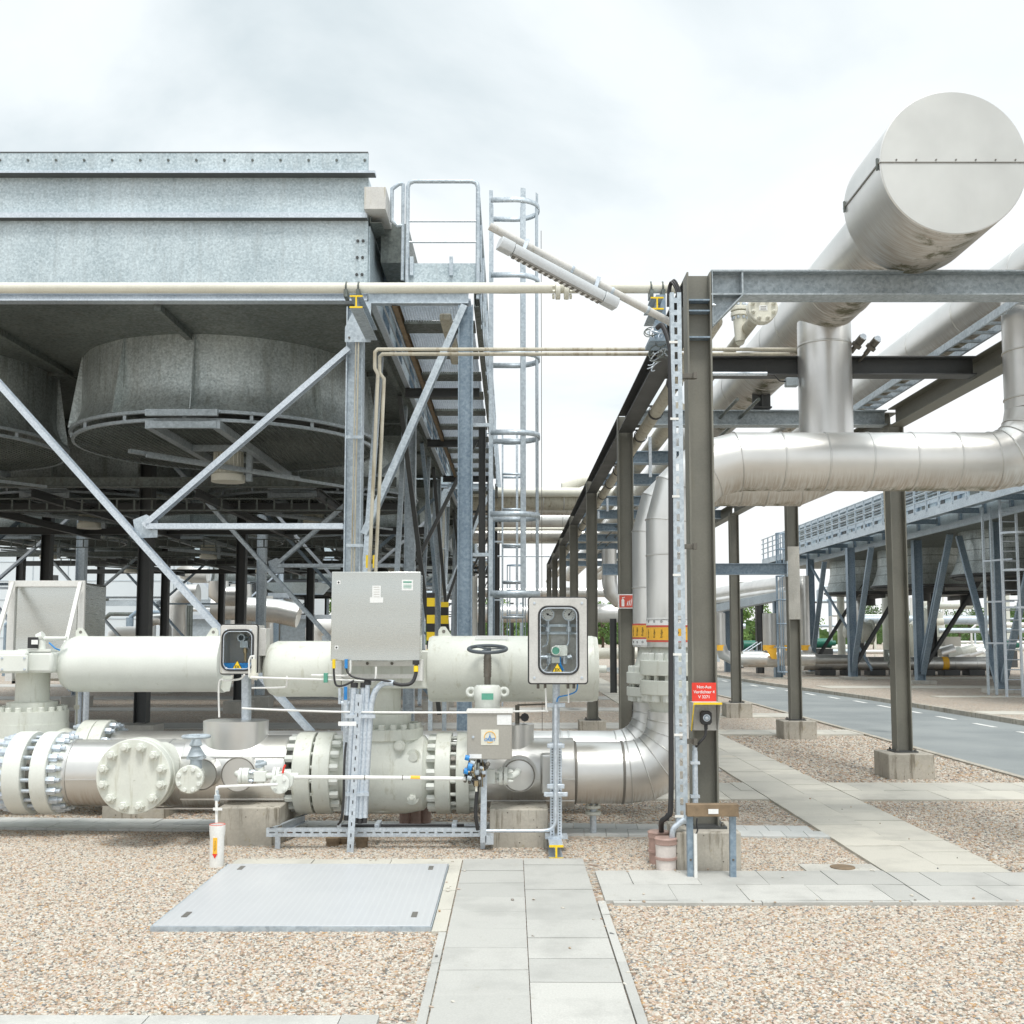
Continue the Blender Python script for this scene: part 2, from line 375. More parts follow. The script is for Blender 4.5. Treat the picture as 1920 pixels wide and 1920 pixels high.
def gravel_mat(name, island):
    g = NG(name)
    if island:
        oi = g.n('ShaderNodeObjectInfo'); rnd = oi.outputs['Random']
        v = g.co(); nn = g.noise(v, 2.5, 3)
    else:
        v = g.co((1,1,1), 'Object'); vor = g.n('ShaderNodeTexVoronoi', feature='F1'); vor.inputs['Scale'].default_value = 40; vor.inputs['Randomness'].default_value = 1
        g.l(v, vor.inputs['Vector']); sc_ = g.n('ShaderNodeSeparateColor'); g.l(vor.outputs['Color'], sc_.inputs[0]); rnd = sc_.outputs[0]
        nn = g.noise(v, 90, 3)
    cr = g.n('ShaderNodeValToRGB'); g.l(rnd, cr.inputs[0]); cr.color_ramp.interpolation = 'CONSTANT'
    cols = [(0,(0.443,0.352,0.271)),(.12,(0.520,0.467,0.389)),(.24,(0.366,0.275,0.190)),(.33,(0.565,0.536,0.471)),(.47,(0.320,0.207,0.140)),(.54,(0.427,0.414,0.359)),(.65,(0.214,0.200,0.177)),(.72,(0.504,0.398,0.323)),(.82,(0.122,0.139,0.147)),(.87,(0.595,0.574,0.513)),(.95,(0.443,0.268,0.117))]
    el = cr.color_ramp.elements
    el[0].position = 0; el[0].color = (*cols[0][1], 1); el[1].position = cols[1][0]; el[1].color = (*cols[1][1], 1)
    for p, c in cols[2:]: q = el.new(p); q.color = (*c, 1)
    c = g.mix(g.ramp(nn, .3, .7, 0, .3), cr.outputs[0], (.47,.41,.35))
    if not island:
        big = g.noise(v, .5, 3); c = g.mix(g.ramp(big, .4, .65, 0, .18), c, (.33,.25,.19))
        h = g.ramp(vor.outputs['Distance'], 0, .62, 1, 0); g.bump(h, .9, .02)
    g.set(c, .72, 0); return g.m
M['gravel'] = gravel_mat('gravel_ground', False); M['pebble'] = gravel_mat('pebble_stone', True)
def slab_mat(name, a, b, warm=(.50,.40,.24)):
    g = NG(name); v = g.co(); geo = g.n('ShaderNodeNewGeometry'); rnd = geo.outputs['Random Per Island']
    f1 = g.noise(v, 95, 4, .8); f2 = g.noise(v, 2.2, 5, .6)
    c = g.mix(rnd, a, b); c = g.mix(g.ramp(f1, .35, .65, 0, .35), c, tuple(x*.72 for x in a)); c = g.mix(g.ramp(f2, .45, .7, 0, .5), c, tuple(x*.72 for x in a)); c = g.mix(g.ramp(g.noise(v, 14, 5, .75), .6, .72, 0, .3), c, (.30,.28,.22))
    w = g.noise(v, .55, 4, .6, .4); c = g.mix(g.ramp(w, .6, .7, 0, .35), c, warm)
    g.set(c, .8, 0); g.bump(f1, .3, .004); return g.m
M['soil'] = paint('gravel_bed_soil', (.20,.165,.125), .9, 0, .2, 8)
M['slab'] = slab_mat('concrete_slabs', (.43,.43,.405), (.56,.555,.52)); M['slab2'] = slab_mat('sandy_slabs', (.50,.485,.43), (.61,.585,.51), (.58,.44,.24))
M['paver'] = slab_mat('small_pavers', (.50,.52,.51), (.62,.63,.61))
g = NG('asphalt'); v = g.co(); a = g.noise(v, 140, 3, .8); b = g.noise(v, .35, 5, .6)
g.set(g.mix(g.ramp(b, .35, .65), g.mix(g.ramp(a, .3, .7), (.15,.17,.175), (.25,.27,.27)), g.mix(g.ramp(a, .3, .7), (.22,.24,.24), (.31,.33,.325))), .75, 0); g.bump(a, .4, .005); M['asphalt'] = g.m
g = NG('tread_plate'); v = g.co((1,1,1))
ck = g.n('ShaderNodeTexVoronoi', feature='F1'); ck.inputs['Scale'].default_value = 22; ck.inputs['Randomness'].default_value = .0
g.l(g.co((1,2.2,1)), ck.inputs['Vector']); h = g.ramp(ck.outputs['Distance'], .1, .38, 1, 0); nz = g.noise(v, 1.8, 5, .6)
g.set(g.mix(g.math('MULTIPLY', g.ramp(nz, .3, .75), .3), g.mix(h, (.54,.555,.57), (.80,.81,.815)), (.64,.65,.655)), .42, .2); g.bump(h, .55, .006); M['tread'] = g.m
def leafm(name, a, b):
    g = NG(name); geo = g.n('ShaderNodeNewGeometry'); g.set(g.mix(geo.outputs['Random Per Island'], a, b), .6, 0); return g.m
M['leaf'] = leafm('leaf_green', (.035,.085,.02), (.11,.20,.05))
M['leafb'] = leafm('leaf_bright', (.08,.16,.03), (.18,.30,.07))
# =================================================================== SETTING
GP = [(-.39,.62,2.5,8.73)]
mb = MB(); mb.add([(-400,-60,0),(400,-60,0),(400,900,0),(-400,900,0)], [(0,1,2,3)]); setting('ground', mb, M['gravel'])
def slabs(name, x0, x1, y0, y1, cols, rows, mat, z=.022, gap=.005, stag=.5, along='y', jit=.004):
    """rows of slabs with open joints; along = the direction the strip runs"""
    mb = MB(); 
    w = (x1-x0)/cols if along == 'y' else (y1-y0)/cols
    l0, l1 = (y0, y1) if along == 'y' else (x0, x1)
    for c in range(cols):
        p = l0-(stag*rows if c % 2 else 0)
        while p < l1-.01:
            a, b = max(p, l0), min(p+rows, l1); dz = random.uniform(-.002, .002)
            if b-a > .03:
                if along == 'y': mb.box(x0+c*w+gap/2, x0+(c+1)*w-gap/2, a+gap/2, b-gap/2, -.03, z+dz)
                else: mb.box(a+gap/2, b-gap/2, y0+c*w+gap/2, y0+(c+1)*w-gap/2, -.03, z+dz)
            if b-a > .03:
                for q_ in mb.v[-4:]: q_.z += random.uniform(-.0022,.0022)
            p += rows
    return setting(name, mb, mat)
slabs('footpath', -.39, .57, 1.0, 8.73, 2, .405, M['slab'], stag=.5)
slabs('path_edging', -.49, -.395, 6.62, 8.5, 1, .52, M['slab2'], z=.02)
slabs('path_kerb_stone', -.445, -.395, 1.0, 6.61, 1, 1.0, M['slab'], z=.018)
slabs('edge_kerb', -4.4, -.62, 4.7, 5.17, 1, .9, M['slab'], along='x', z=.026)
slabs('path_kerb', .575, .63, 1.0, 7.34, 1, 1.0, M['slab'], z=.024)
slabs('plate_edging', -2.2, -.395, 8.505, 8.73, 1, .62, M['slab2'], z=.02, along='x')
slabs('cross_footpath', .63, 2.825, 7.38, 8.30, 2, .49, M['slab'], along='x', z=.021)
slabs('cross_kerb', .68, 9.0, 7.31, 7.37, 1, 1.0, M['slab'], along='x', z=.023)
slabs('cross_footpath_end', 2.83, 9.0, 7.38, 8.24, 2, .49, M['slab'], along='x', z=.021)
slabs('long_footpath', 2.83, 3.79, 8.25, 60, 2, .5, M['slab2'], z=.022)
slabs('sandy_footpath', 3.80, 6.4, 11.85, 13.2, 2, .5, M['slab2'], along='x', z=.021)
slabs('sandy_footpath_rear', .4, 2.82, 11.85, 13.2, 2, .5, M['slab2'], along='x', z=.021)
for i, (y0, y1) in enumerate(((19.6,20.6),(23.8,25.0))): slabs('far_footpath', 3.8, 6.4, y0, y1, 2, .5, M['slab2'], along='x', z=.021)
# strips of concrete between gravel beds under the cooler and behind the pipes
mb = MB()
for y0, y1 in ((14.4,15.0),(17.2,18.0),(20.9,22.3),(25.9,27.0),(30.5,32),(38,40)): mb.box(-30, 2.8, y0, y1, -.03, .018)
setting('concrete_strip', mb, M['slab'])
# narrow paver strip, slightly askew to the pipes
mb = MB(); a = V((-5.6, 10.75, 0)); b = V((2.9, 10.22, 0)); d = (b-a).normalized(); nrm = V((d.y, -d.x, 0))
n = int((b-a).length/.2)
for i in range(n):
    for k, (w0, w1) in enumerate(((0,.28),(.285,.56))):
        p = a+d*(i*.2+(.1 if k else 0)); q = p+d*.195; dz = random.uniform(-.002,.002)
        vs = [p+nrm*w0, q+nrm*w0, q+nrm*w1, p+nrm*w1]
        mb.add([v_+V((0,0,-.03)) for v_ in vs]+[v_+V((0,0,.02+dz)) for v_ in vs], [(0,1,2,3),(4,5,6,7),(0,1,5,4),(1,2,6,5),(2,3,7,6),(3,0,4,7)])
setting('paver_strip', mb, M['paver'])
# road
mb = MB(); edge = [(-20,6.5,10.3),(20,6.5,10.35),(30,6.45,10.1),(40,5.9,9.3),(48,5.5,9.0),(62,4,7.6)]
vs = []; fs = []
for y, xa, xb in edge: vs += [(xa,y,.006),(xb,y,.006)]
fs = [(2*i,2*i+1,2*i+3,2*i+2) for i in range(len(edge)-1)]; mb.add(vs, fs); setting('road', mb, M['asphalt'])
mb = MB()
for s_ in (0,1):
    for i in range(len(edge)-1):
        (ya, a0, a1), (yb, b0, b1) = edge[i], edge[i+1]
        xa, xb = (a0-.1, b0-.1) if s_ == 0 else (a1, b1); h = .03 if s_ == 0 else .11
        k = max(1, int((yb-ya)))
        for j in range(k):
            t0, t1 = j/k, (j+.985)/k
            p, q = (xa+(xb-xa)*t0, ya+(yb-ya)*t0), (xa+(xb-xa)*t1, ya+(yb-ya)*t1); w = .1 if s_ == 0 else .12
            mb.add([(p[0],p[1],-.05),(p[0]+w,p[1],-.05),(q[0]+w,q[1],-.05),(q[0],q[1],-.05),(p[0],p[1],h),(p[0]+w,p[1],h),(q[0]+w,q[1],h),(q[0],q[1],h)],[(3,2,1,0),(4,5,6,7),(0,1,5,4),(1,2,6,5),(2,3,7,6),(3,0,4,7)])
setting('road_kerb', mb, M['conc'])
mb = MB(); y = 2.0
while y < 46:
    xr = 9.55 if y < 29 else 9.55-(y-29)*.075
    mb.box(xr-.06, xr+.06, y, y+.95, .008, .0105); y += 1.93
setting('road_marking', mb, M['white'])
# raised gravel bed beyond the road, with concrete walks across it
mb = MB(); 
for i in range(len(edge)-1):
    (ya, _, a1), (yb, _, b1) = edge[i], edge[i+1]; mb.add([(a1+.12,ya,.08),(90,ya,.08),(90,yb,.08),(b1+.12,yb,.08)], [(0,1,2,3)])
setting('gravel_bank', mb, M['gravel'])
mb = MB(); mb.box(10.5, 60, 23.6, 24.6, .02, .095); mb.box(10.5, 60, 35.5, 37.2, .02, .095); mb.box(12.0, 60, 30.2, 30.9, .02, .095); mb.box(10.2, 60, 43.5, 45, .02, .095)
setting('concrete_walk', mb, M['slab2'])
# ------------------------------------------------------------------ loose pebbles on the near beds
def pebbles(name, rects, dens, size, seed):
    mb = MB()
    for x0, x1, y0, y1 in rects: mb.add([(x0,y0,.001),(x1,y0,.001),(x1,y1,.001),(x0,y1,.001)], [(0,1,2,3)])
    o = setting(name, mb, M['pebble'], 'stuff')
    t = bpy.data.node_groups.new(name+'_nodes', 'GeometryNodeTree')
    t.interface.new_socket('Geometry', in_out='INPUT', socket_type='NodeSocketGeometry'); t.interface.new_socket('Geometry', in_out='OUTPUT', socket_type='NodeSocketGeometry')
    n = t.nodes; l = t.links
    gi = n.new('NodeGroupInput'); go = n.new('NodeGroupOutput')
    ds = n.new('GeometryNodeDistributePointsOnFaces'); ds.inputs['Density'].default_value = dens; ds.inputs['Seed'].default_value = seed
    ic = n.new('GeometryNodeMeshIcoSphere'); ic.inputs['Radius'].default_value = .5; ic.inputs['Subdivisions'].default_value = 2
    sp_ = n.new('GeometryNodeSetPosition'); no = n.new('ShaderNodeTexNoise'); no.inputs['Scale'].default_value = 1.6; no.inputs['Detail'].default_value = 1
    vm = n.new('ShaderNodeVectorMath'); vm.operation = 'SUBTRACT'; vm.inputs[1].default_value = (.5,.5,.5); l.new(no.outputs['Color'], vm.inputs[0])
    vk = n.new('ShaderNodeVectorMath'); vk.operation = 'SCALE'; vk.inputs['Scale'].default_value = .55; l.new(vm.outputs[0], vk.inputs[0]); l.new(vk.outputs[0], sp_.inputs['Offset'])
    l.new(ic.outputs['Mesh'], sp_.inputs['Geometry'])
    ss = n.new('GeometryNodeSetShadeSmooth'); l.new(sp_.outputs[0], ss.inputs[0])
    sm = n.new('GeometryNodeSetMaterial'); sm.inputs['Material'].default_value = M['pebble']; l.new(ss.outputs[0], sm.inputs['Geometry'])
    io = n.new('GeometryNodeInstanceOnPoints'); l.new(gi.outputs[0], ds.inputs['Mesh']); l.new(ds.outputs['Points'], io.inputs['Points']); l.new(sm.outputs[0], io.inputs['Instance'])
    rr = n.new('FunctionNodeRandomValue'); rr.data_type = 'FLOAT_VECTOR'; rr.inputs[0].default_value = (-.35,-.35,0); rr.inputs[1].default_value = (.35,.35,6.28); l.new(rr.outputs[0], io.inputs['Rotation'])
    rs = n.new('FunctionNodeRandomValue'); rs.data_type = 'FLOAT_VECTOR'; rs.inputs[0].default_value = (size*.55,size*.45,size*.35); rs.inputs[1].default_value = (size*1.65,size*1.2,size*.85); l.new(rs.outputs[0], io.inputs['Scale'])
    l.new(io.outputs[0], go.inputs[0])
    m = o.modifiers.new('scatter', 'NODES'); m.node_group = t
    return o
near = [(-4.2,-.46,5.18,6.66),(-4.6,-2.23,6.66,8.75),(-5.6,-2.53,8.75,10.0),(-2.5,-.2,8.76,10.0),(-.2,2.8,8.76,9.65),(.7,2.8,8.33,8.76),(.64,5.6,4.3,7.29)]
mb = MB()
for x0, x1, y0, y1 in near: mb.add([(x0,y0,.0015),(x1,y0,.0015),(x1,y1,.0015),(x0,y1,.0015)], [(0,1,2,3)])
setting('gravel_bed', mb, M['soil'])
pebbles('gravel_near', near, 6200, .0215, 3)
pebbles('stray_pebbles', [(-.38,.6,4.3,8.7),(.7,2.8,7.4,8.28),(2.86,3.76,8.3,12)], 2.2, .02, 12).location.z = .024
pebbles('stray_pebbles', [(-.62,-.36,4.3,8.7),(.55,.74,4.3,7.3),(.7,5.6,7.30,7.42),(.7,2.8,8.22,8.34),(-2.2,-.4,8.66,8.8)], 34, .02, 14).location.z = .024
pebbles('gravel_mid', [(-7.5,2.8,10.6,13.5),(1.2,2.8,9.65,10.2),(3.83,6.4,8.3,11.8)], 2600, .025, 5)
pebbles('gravel_far', [(3.83,6.4,13.25,19.5)], 700, .034, 8)
# ------------------------------------------------------------------ tread plate cover lying on the gravel
t = thing('cover_plate', 'large pale galvanised tread plate lying beside the slab path', 'cover plate', (-1.34,7.6,0))
mb = MB(); mb.box(-2.2,-.5,6.70,8.48,.012,.034); part('plate', mb, M['tread'], t, bevel=.002)
mb = MB()
for a_ in ((-2.215,-2.203,6.69,8.49),(-.497,-.492,6.69,8.49),(-2.203,-.497,6.685,6.697),(-2.203,-.497,8.483,8.49)): mb.box(*a_,-.01,.030)
part('frame', mb, M['galv'], t)
for x, y in ((-2.07,6.95),(-2.07,8.32),(-.62,6.95),(-.62,8.32)):
    mb = MB(); mb.bar((x,y-.06,.036),(x,y+.06,.036),.035,.004); part('lifting_slot', mb, M['seam'], t)
# manhole lid by the long path
t = thing('drain_cover', 'small round rusty drain cover in a pale concrete collar by the diagonal path', 'drain cover', (2.58,8.42,0))
mb = MB(); mb.box(2.25,2.82,8.30,8.56,0,.016); part('collar', mb, M['conc2'], t)
mb = MB(); mb.cyl((2.56,8.43,.01),(2.56,8.43,.022),.095); part('lid', mb, M['rust'], t)
# =================================================================== CONCRETE FOOTINGS
def footing(cx, cy, w, d, h, label, group=None, mat='conc', z=0):
    mb = MB(); mb.box(cx-w/2, cx+w/2, cy-d/2, cy+d/2, z-.05, z+h)
    return solo('concrete_footing', label, 'footing', mb, M[mat], group, bevel=.012)
# =================================================================== PIPE RACK
RX1, RX2 = 1.53, 5.03
ROW1 = [8.62, 14.3, 20.4, 26.3, 32.2, 38.1, 44]
ROW2 = [8.62, 13.9, 19.1, 24.1, 29.6, 35.5, 42]
ZT = Zp(504, 8.5)
rack = thing('pipe_rack', 'long grey-olive steel pipe rack of portal frames running away beside the road', 'pipe rack', (3.2, 8.6, 0))
fl = {0:'stained concrete footing of the front rack post behind the low bar frame',1:'concrete footing half hidden behind the pipe elbow',2:'concrete footing of the rack post seen under the gauge cabinet'}
def base_plate(c, x, y, z):
    mb = MB(); mb.box(x-.15,x+.15,y-.15,y+.15,z,z+.018); bp = part('base_plate', mb, M['dark'], c)
    for dx, dy in ((-.12,-.12),(.12,-.12),(.12,.12),(-.12,.12)): bolts(bp, (x+dx,y+dy,z+.018), (0,0,1), 0, 1, .016, .02, M['iron'])
for i, y in enumerate(ROW1):
    mb = MB(); hb = .30 if i == 0 else .22
    mb.ibeam((RX1,y,hb),(RX1,y,ZT-.02), .2, .2, .014, .01, up=(1,0,0))
    c = part('column', mb, M['column'], rack)
    base_plate(c, RX1, y, hb)
    if i == 0:
        for z in (ZT-.25, ZT-.34, ZT-.56): mb = MB(); mb.box(RX1-.09, RX1+.09, y-.095, y-.006, z-.006, z+.006); part('stiffener', mb, M['bluegrey'], c)
        bolts(c, (RX1+.103, y-.06, ZT-.3), (1,0,0), .05, 2, .012, .02, M['zinc'], a0=90)
    if i < 3: footing(RX1-.02, y-.03, .5, .5, hb, fl[i], 'concrete footings of the rack', 'conc')
fl2 = {1:'weathered mossy concrete block under the nearest rack post beside the road',2:'concrete block under the middle rack post beside the road',3:'mossy concrete block under the farther rack post just beyond the red sign'}
for i, y in enumerate(ROW2):
    mb = MB(); mb.ibeam((RX2,y,.3),(RX2,y,ZT-.2), .2, .2, .014, .01, up=(1,0,0))
    c = part('column', mb, M['column'], rack)
    base_plate(c, RX2, y, .32)
    if i == 2:
        mb = MB(); mb.box(RX2-.102, RX2+.102, y-.102, y-.05, 2.1, 3.4); part('repaint_patch', mb, M['conc2'], c)
    if i in fl2: footing(RX2, y-.03, .58, .56, .32, fl2[i], 'concrete footings of the rack', 'conc')
# front portal beam
mb = MB(); zc = (ZT+Zp(551, 8.5))/2; hh = ZT-Zp(551, 8.5)
mb.ibeam((RX1+.1,8.62,zc),(RX2+1.2,8.62,zc), hh, .2, .014, .01); bm_ = part('portal_beam', mb, M['galv_beam'], rack)
mb = MB(); xk = RX1+.115; mb.poly([(xk,8.6,zc-hh/2+.002),(xk+.24,8.6,zc-hh/2+.002),(xk,8.6,zc-hh/2-.24)], .012)
mb.bar((xk+.24,8.6,zc-hh/2-.001),(xk,8.6,zc-hh/2-.245),.012,.16,up=(0,1,0)); mb.box(xk+.235,xk+.249,8.525,8.61,zc-hh/2+.014,zc+hh/2-.014)
mb.box(RX1+.105,RX1+.113,8.52,8.71,zc-hh/2-.26,ZT)
part('knee_plate', mb, M['galv_beam'], bm_)
# longitudinal beams
for x, zz_ in ((RX1, ZT-.14), (RX2, ZT-.14)):
    ys = ROW1 if x == RX1 else ROW2
    for a, b in zip(ys[:-1], ys[1:]):
        mb = MB(); mb.ibeam((x,a+.11,zz_),(x,b-.11,zz_), .24, .2, .014, .01); part('long_beam', mb, M['column' if x == RX2 else 'dark'], rack)
# cross beams
for y, m in ((11.2,'dark'),(13.9,'galv_beam'),(17,'bluegrey'),(19.4,'bluegrey'),(22.5,'bluegrey'),(25,'bluegrey'),(28,'bluegrey'),(31,'bluegrey'),(34,'bluegrey'),(38,'bluegrey'),(42,'bluegrey')):
    mb = MB(); mb.ibeam((RX1+.11,y,ZT-.13),(RX2-.11,y,ZT-.13), .2, .2, .014, .01); part('cross_beam', mb, M[m], rack)
mb = MB(); zl = Zp(1067, 19.1); mb.ibeam((RX1+.11,19.25,zl),(RX2-.11,19.1,zl), .2, .18, .012, .01); lb = part('tie_beam', mb, M['bluegrey'], rack)
mb = MB()  # end plates
mb.box(RX2-.12,RX2-.105,19.0,19.2,zl-.14,zl+.14); part('end_plate', mb, M['galv'], lb)
# =================================================================== LONG INSULATED HEADERS (run away from the viewer)
def runs(name, label, cat, pts, r, mat, seam=None, group=None, n=28, parent=None, stride=1.0, caps=True, seamr=.006):
    """a clad pipe through pts, with raised bands at its joints"""
    mb = MB(); mb.tube(pts, r, n, caps)
    c = V(pts[0]); c.z = 0 if c.z < 3 else 0
    t = thing(name, label, cat, (pts[0][0], pts[0][1], 0), group) if parent is None else parent
    p = part('cladding', mb, mat, t)
    if seam:
        mb = MB()
        for a, b in zip(pts[:-1], pts[1:]):
            a, b = V(a), V(b); L_ = (b-a).length
            if L_ < .5: continue
            k = max(1, int(L_/stride)); d = (b-a).normalized()
            for i in range(k+1):
                c = a+d*(L_*(i)/k) if k else a
                mb.lathe(c, d, [(-.012, r+.0005), (-.006, r+seamr), (.006, r+seamr), (.012, r+.0005)], n)
        part('joint_band', mb, seam, p)
    return t
XH = P(1547,715,11.05).x
uc = P(1788,305,1.0); DC = XH/uc.x; ZH = P(1788,305,DC).z
RC = S(143,DC); 
h1 = thing('header_pipe', 'big silver clad header pipe with a wide flat end drum high over the portal beam', 'insulated pipe', (XH, DC, 0))
mb = MB(); mb.lathe((XH,DC,ZH), (0,1,0), [(0,0),(0,RC),(.004,RC+.004),(.86,RC+.004),(.86,.36)], 72); dr = part('end_drum', mb, [M['alu_y']], h1, sharp=30)
mb = MB(); mb.cyl((XH,DC-.004,ZH),(XH,DC-.0005,ZH),RC-.004,n=72); part('end_sheet', mb, M['alu_cap'], dr)
mb = MB(); mb.box(XH-RC, XH+RC, DC-.010, DC-.0045, ZH-.0035, ZH+.0035)
for k in range(7): mb.cyl((XH-RC+.12+k*.148,DC-.012,ZH+.02),(XH-RC+.12+k*.148,DC-.0045,ZH+.02),.006,n=8)
mb.box(XH-RC-.012, XH-RC+.01, DC, DC+.86, ZH-.006, ZH+.006); part('half_seam', mb, M['seam'], dr)
for dy in (.03,.82):
    mb = MB(); mb.box(XH-RC-.02, XH-RC-.006, DC+dy-.01, DC+dy+.01, ZH-.045, ZH+.045); part('latch', mb, M['galv_dull'], dr)
RH = .345
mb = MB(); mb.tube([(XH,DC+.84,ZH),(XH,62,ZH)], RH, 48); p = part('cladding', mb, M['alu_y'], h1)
mb = MB(); y = DC+1.0
ysm = [DC+1.2, 10.45, 11.75, 12.5, 13.6]+[14.8+1.15*i for i in range(38)]
for y in ysm: mb.lathe((XH,y,ZH), (0,1,0), [(-.012,RH),(-.006,RH+.005),(.006,RH+.005),(.012,RH)], 48)
part('joint_band', mb, M['alu_plain'], p)
for y in (8.62,13.9,19.4,25,31,38):
    mb = MB(); mb.box(XH-.12,XH+.12,y-.09,y+.09,ZT+.001,ZT+.02); mb.box(XH-.01,XH+.01,y-.09,y+.09,ZT+.02,ZH-RH+.05); mb.box(XH-.12,XH+.12,y-.01,y+.01,ZT+.02,ZH-RH+.03); part('pipe_shoe', mb, M['dark'], h1)
RV = .275; YF, YR = 9.9, 11.05
ZD = Zp(866, YF)
mb = MB(); mb.tube([(XH,YR,ZD+.1),(XH,YR,ZH-.1)], RV, 48); p = part('branch_pipe', mb, M['alu_v'], h1)
mb = MB()
for z in (ZH-RH-.13, ZD+.42): mb.lathe((XH,YR,z), (0,0,1), [(-.012,RV),(-.006,RV+.006),(.006,RV+.006),(.012,RV)], 48)
part('joint_band', mb, M['alu_plain'], p)
X2 = 4.93
h2 = thing('header_pipe', 'second silver clad header farther right, slimmer and running back above the dark beam', 'insulated pipe', (X2, 9, 0))
Z2 = ZH-.09
mb = MB(); mb.tube([(X2,6.6,Z2),(X2,60,Z2)], .275, 40); p = part('cladding', mb, M['alu_y'], h2)
mb = MB()
for i in range(34): mb.lathe((X2,7.2+1.3*i,Z2), (0,1,0), [(-.012,.275),(-.006,.281),(.006,.281),(.012,.275)], 40)
part('joint_band', mb, M['alu_plain'], p)
mb = MB(); mb.tube([(X2,YF,ZD+.5),(X2,YF,Z2-.1)], RV*.98, 40); p = part('drop_pipe', mb, M['alu_v'], h2)
mb = MB()
for z in (ZD+.6, ZD+1.05, ZD+1.5): mb.lathe((X2,YF,z), (0,0,1), [(-.012,RV*.98),(-.006,RV+.004),(.006,RV+.004),(.012,RV*.98)], 40)
part('joint_band', mb, M['alu_plain'], p)
# cable tray and small line along the right beam
mb = MB()
for x in (RX2-.42, RX2-.18): mb.box(x-.012,x+.012,8.8,44,ZT+.03,ZT+.11)
for i in range(110): y = 8.9+.32*i; mb.box(RX2-.41,RX2-.19,y-.02,y+.02,ZT+.035,ZT+.06)
solo('cable_ladder', 'galvanised cable ladder lying on the rack beside the slimmer header', 'cable ladder', mb, M['galv'])
# =================================================================== RISERS AND DUCTS
def arc(c, a, b, Rb, a0, a1, n):
    a, b, c = V(a), V(b), V(c); return [c+a*Rb*math.cos(R(a0+(a1-a0)*i/n))+b*Rb*math.sin(R(a0+(a1-a0)*i/n)) for i in range(n+1)]
XR = Xp(1268, 1100, YF); ZP_ = (Zp(1392,YF)+Zp(1505,YF))/2; RP = S(113,YF)/2
def seams(parent, pts, r, mat=None, n=40, first=0, last=None):
    mb = MB(); pts = [V(p) for p in pts]
    for i in range(1, len(pts)-1):
        t = ((pts[i]-pts[i-1]).normalized()+(pts[i+1]-pts[i]).normalized()).normalized()
        # elliptical band in the mitre plane
        d1 = (pts[i]-pts[i-1]).normalized(); u = V((0,1,0)) if abs(t.y) < .9 else V((1,0,0))
        a = t.cross(u).normalized(); b = t.cross(a)
        k = 1/max(.5, d1.dot(t)); ax = ((pts[i+1]-pts[i]).normalized()-d1)
        ax = ax.normalized() if ax.length > 1e-4 else a
        ring = []
        for j in range(n+1):
            q = a*math.cos(2*math.pi*j/n)*(r+.003)+b*math.sin(2*math.pi*j/n)*(r+.003); q = q+ax*(q.dot(ax))*(k-1); ring.append(pts[i]+q)
        mb.tube(ring, .006, 6, cap=False)
    return part('joint_band', mb, mat or M['alu_plain'], parent)
Rb = .58
def riser(Y, ztop0, label, label2, xr, up_end):
    r = RV
    t = thing('riser_pipe', label, 'insulated pipe', (XR, Y, 0))
    a1 = arc((XR+Rb,Y,ZD-Rb), (-1,0,0), (0,0,1), Rb, 0, 90, 3)
    pts = [(XR,Y,ztop0)]+a1
    if up_end: pts += arc((xr-.45,Y,ZD+.45), (0,0,-1), (1,0,0), .45, 0, 90, 4)
    else: pts += arc((xr-.35,Y,ZD+.35), (0,0,-1), (1,0,0), .35, 0, 90, 2)
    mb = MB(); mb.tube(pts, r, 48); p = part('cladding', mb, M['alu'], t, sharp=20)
    seams(p, pts, r)
    mb = MB()
    for z in ([1.95, 2.55] if Y < 10.5 else [2.3]): mb.lathe((XR,Y,z), (0,0,1), [(-.01,r),(-.006,r+.006),(.006,r+.006),(.01,r)], 48)
    k = 6 if up_end else 3
    for i in range(2): mb.box(XR+1.2+.2*i, XR+1.2+.2*i+.001, Y-.01, Y, ZD, ZD+.001) if False else None
    for i in range(1, k): x = XR+Rb+(xr-XR-Rb-.4)*i/k; mb.lathe((x,Y,ZD), (1,0,0), [(-.01,r),(-.006,r+.006),(.006,r+.006),(.01,r)], 48)
    part('joint_band', mb, M['alu_plain'], p)
    return t
zf = Zp(1213, YF)
rs1 = riser(YF, zf, 'front silver riser behind the rack post, bending into the long horizontal duct', '', X2, True)
zr = Zp(1213, YR)
rs2 = riser(YR, zr, 'rear silver riser left of the front one, its duct tucked behind the long one', '', XH, False)
def sticker(t, Y, bands, xc, r):
    for z0, z1, m in bands:
        mb = MB(); mb.lathe((xc,Y,0), (0,0,1), [(z0, r+.003), (z0, r+.006), (z1, r+.006), (z1, r+.003)], 48); part('marking_band', mb, M[m], t)
zq = lambda y, D=YF: Zp(y, D-.27)
sticker(rs1, YF, [(zq(1172),zq(1158),'paper'),(zq(1176),zq(1172.3),'sticker_red'),(zq(1200),zq(1176.3),'orange'),(zq(1204),zq(1200.3),'sticker_red')], XR, RV)
sticker(rs2, YR, [(zq(1172,YR),zq(1169,YR),'sticker_red'),(zq(1195,YR),zq(1172.3,YR),'orange'),(zq(1198,YR),zq(1195.3,YR),'sticker_red'),(zq(1210,YR),zq(1198.3,YR),'paper')], XR, RV)
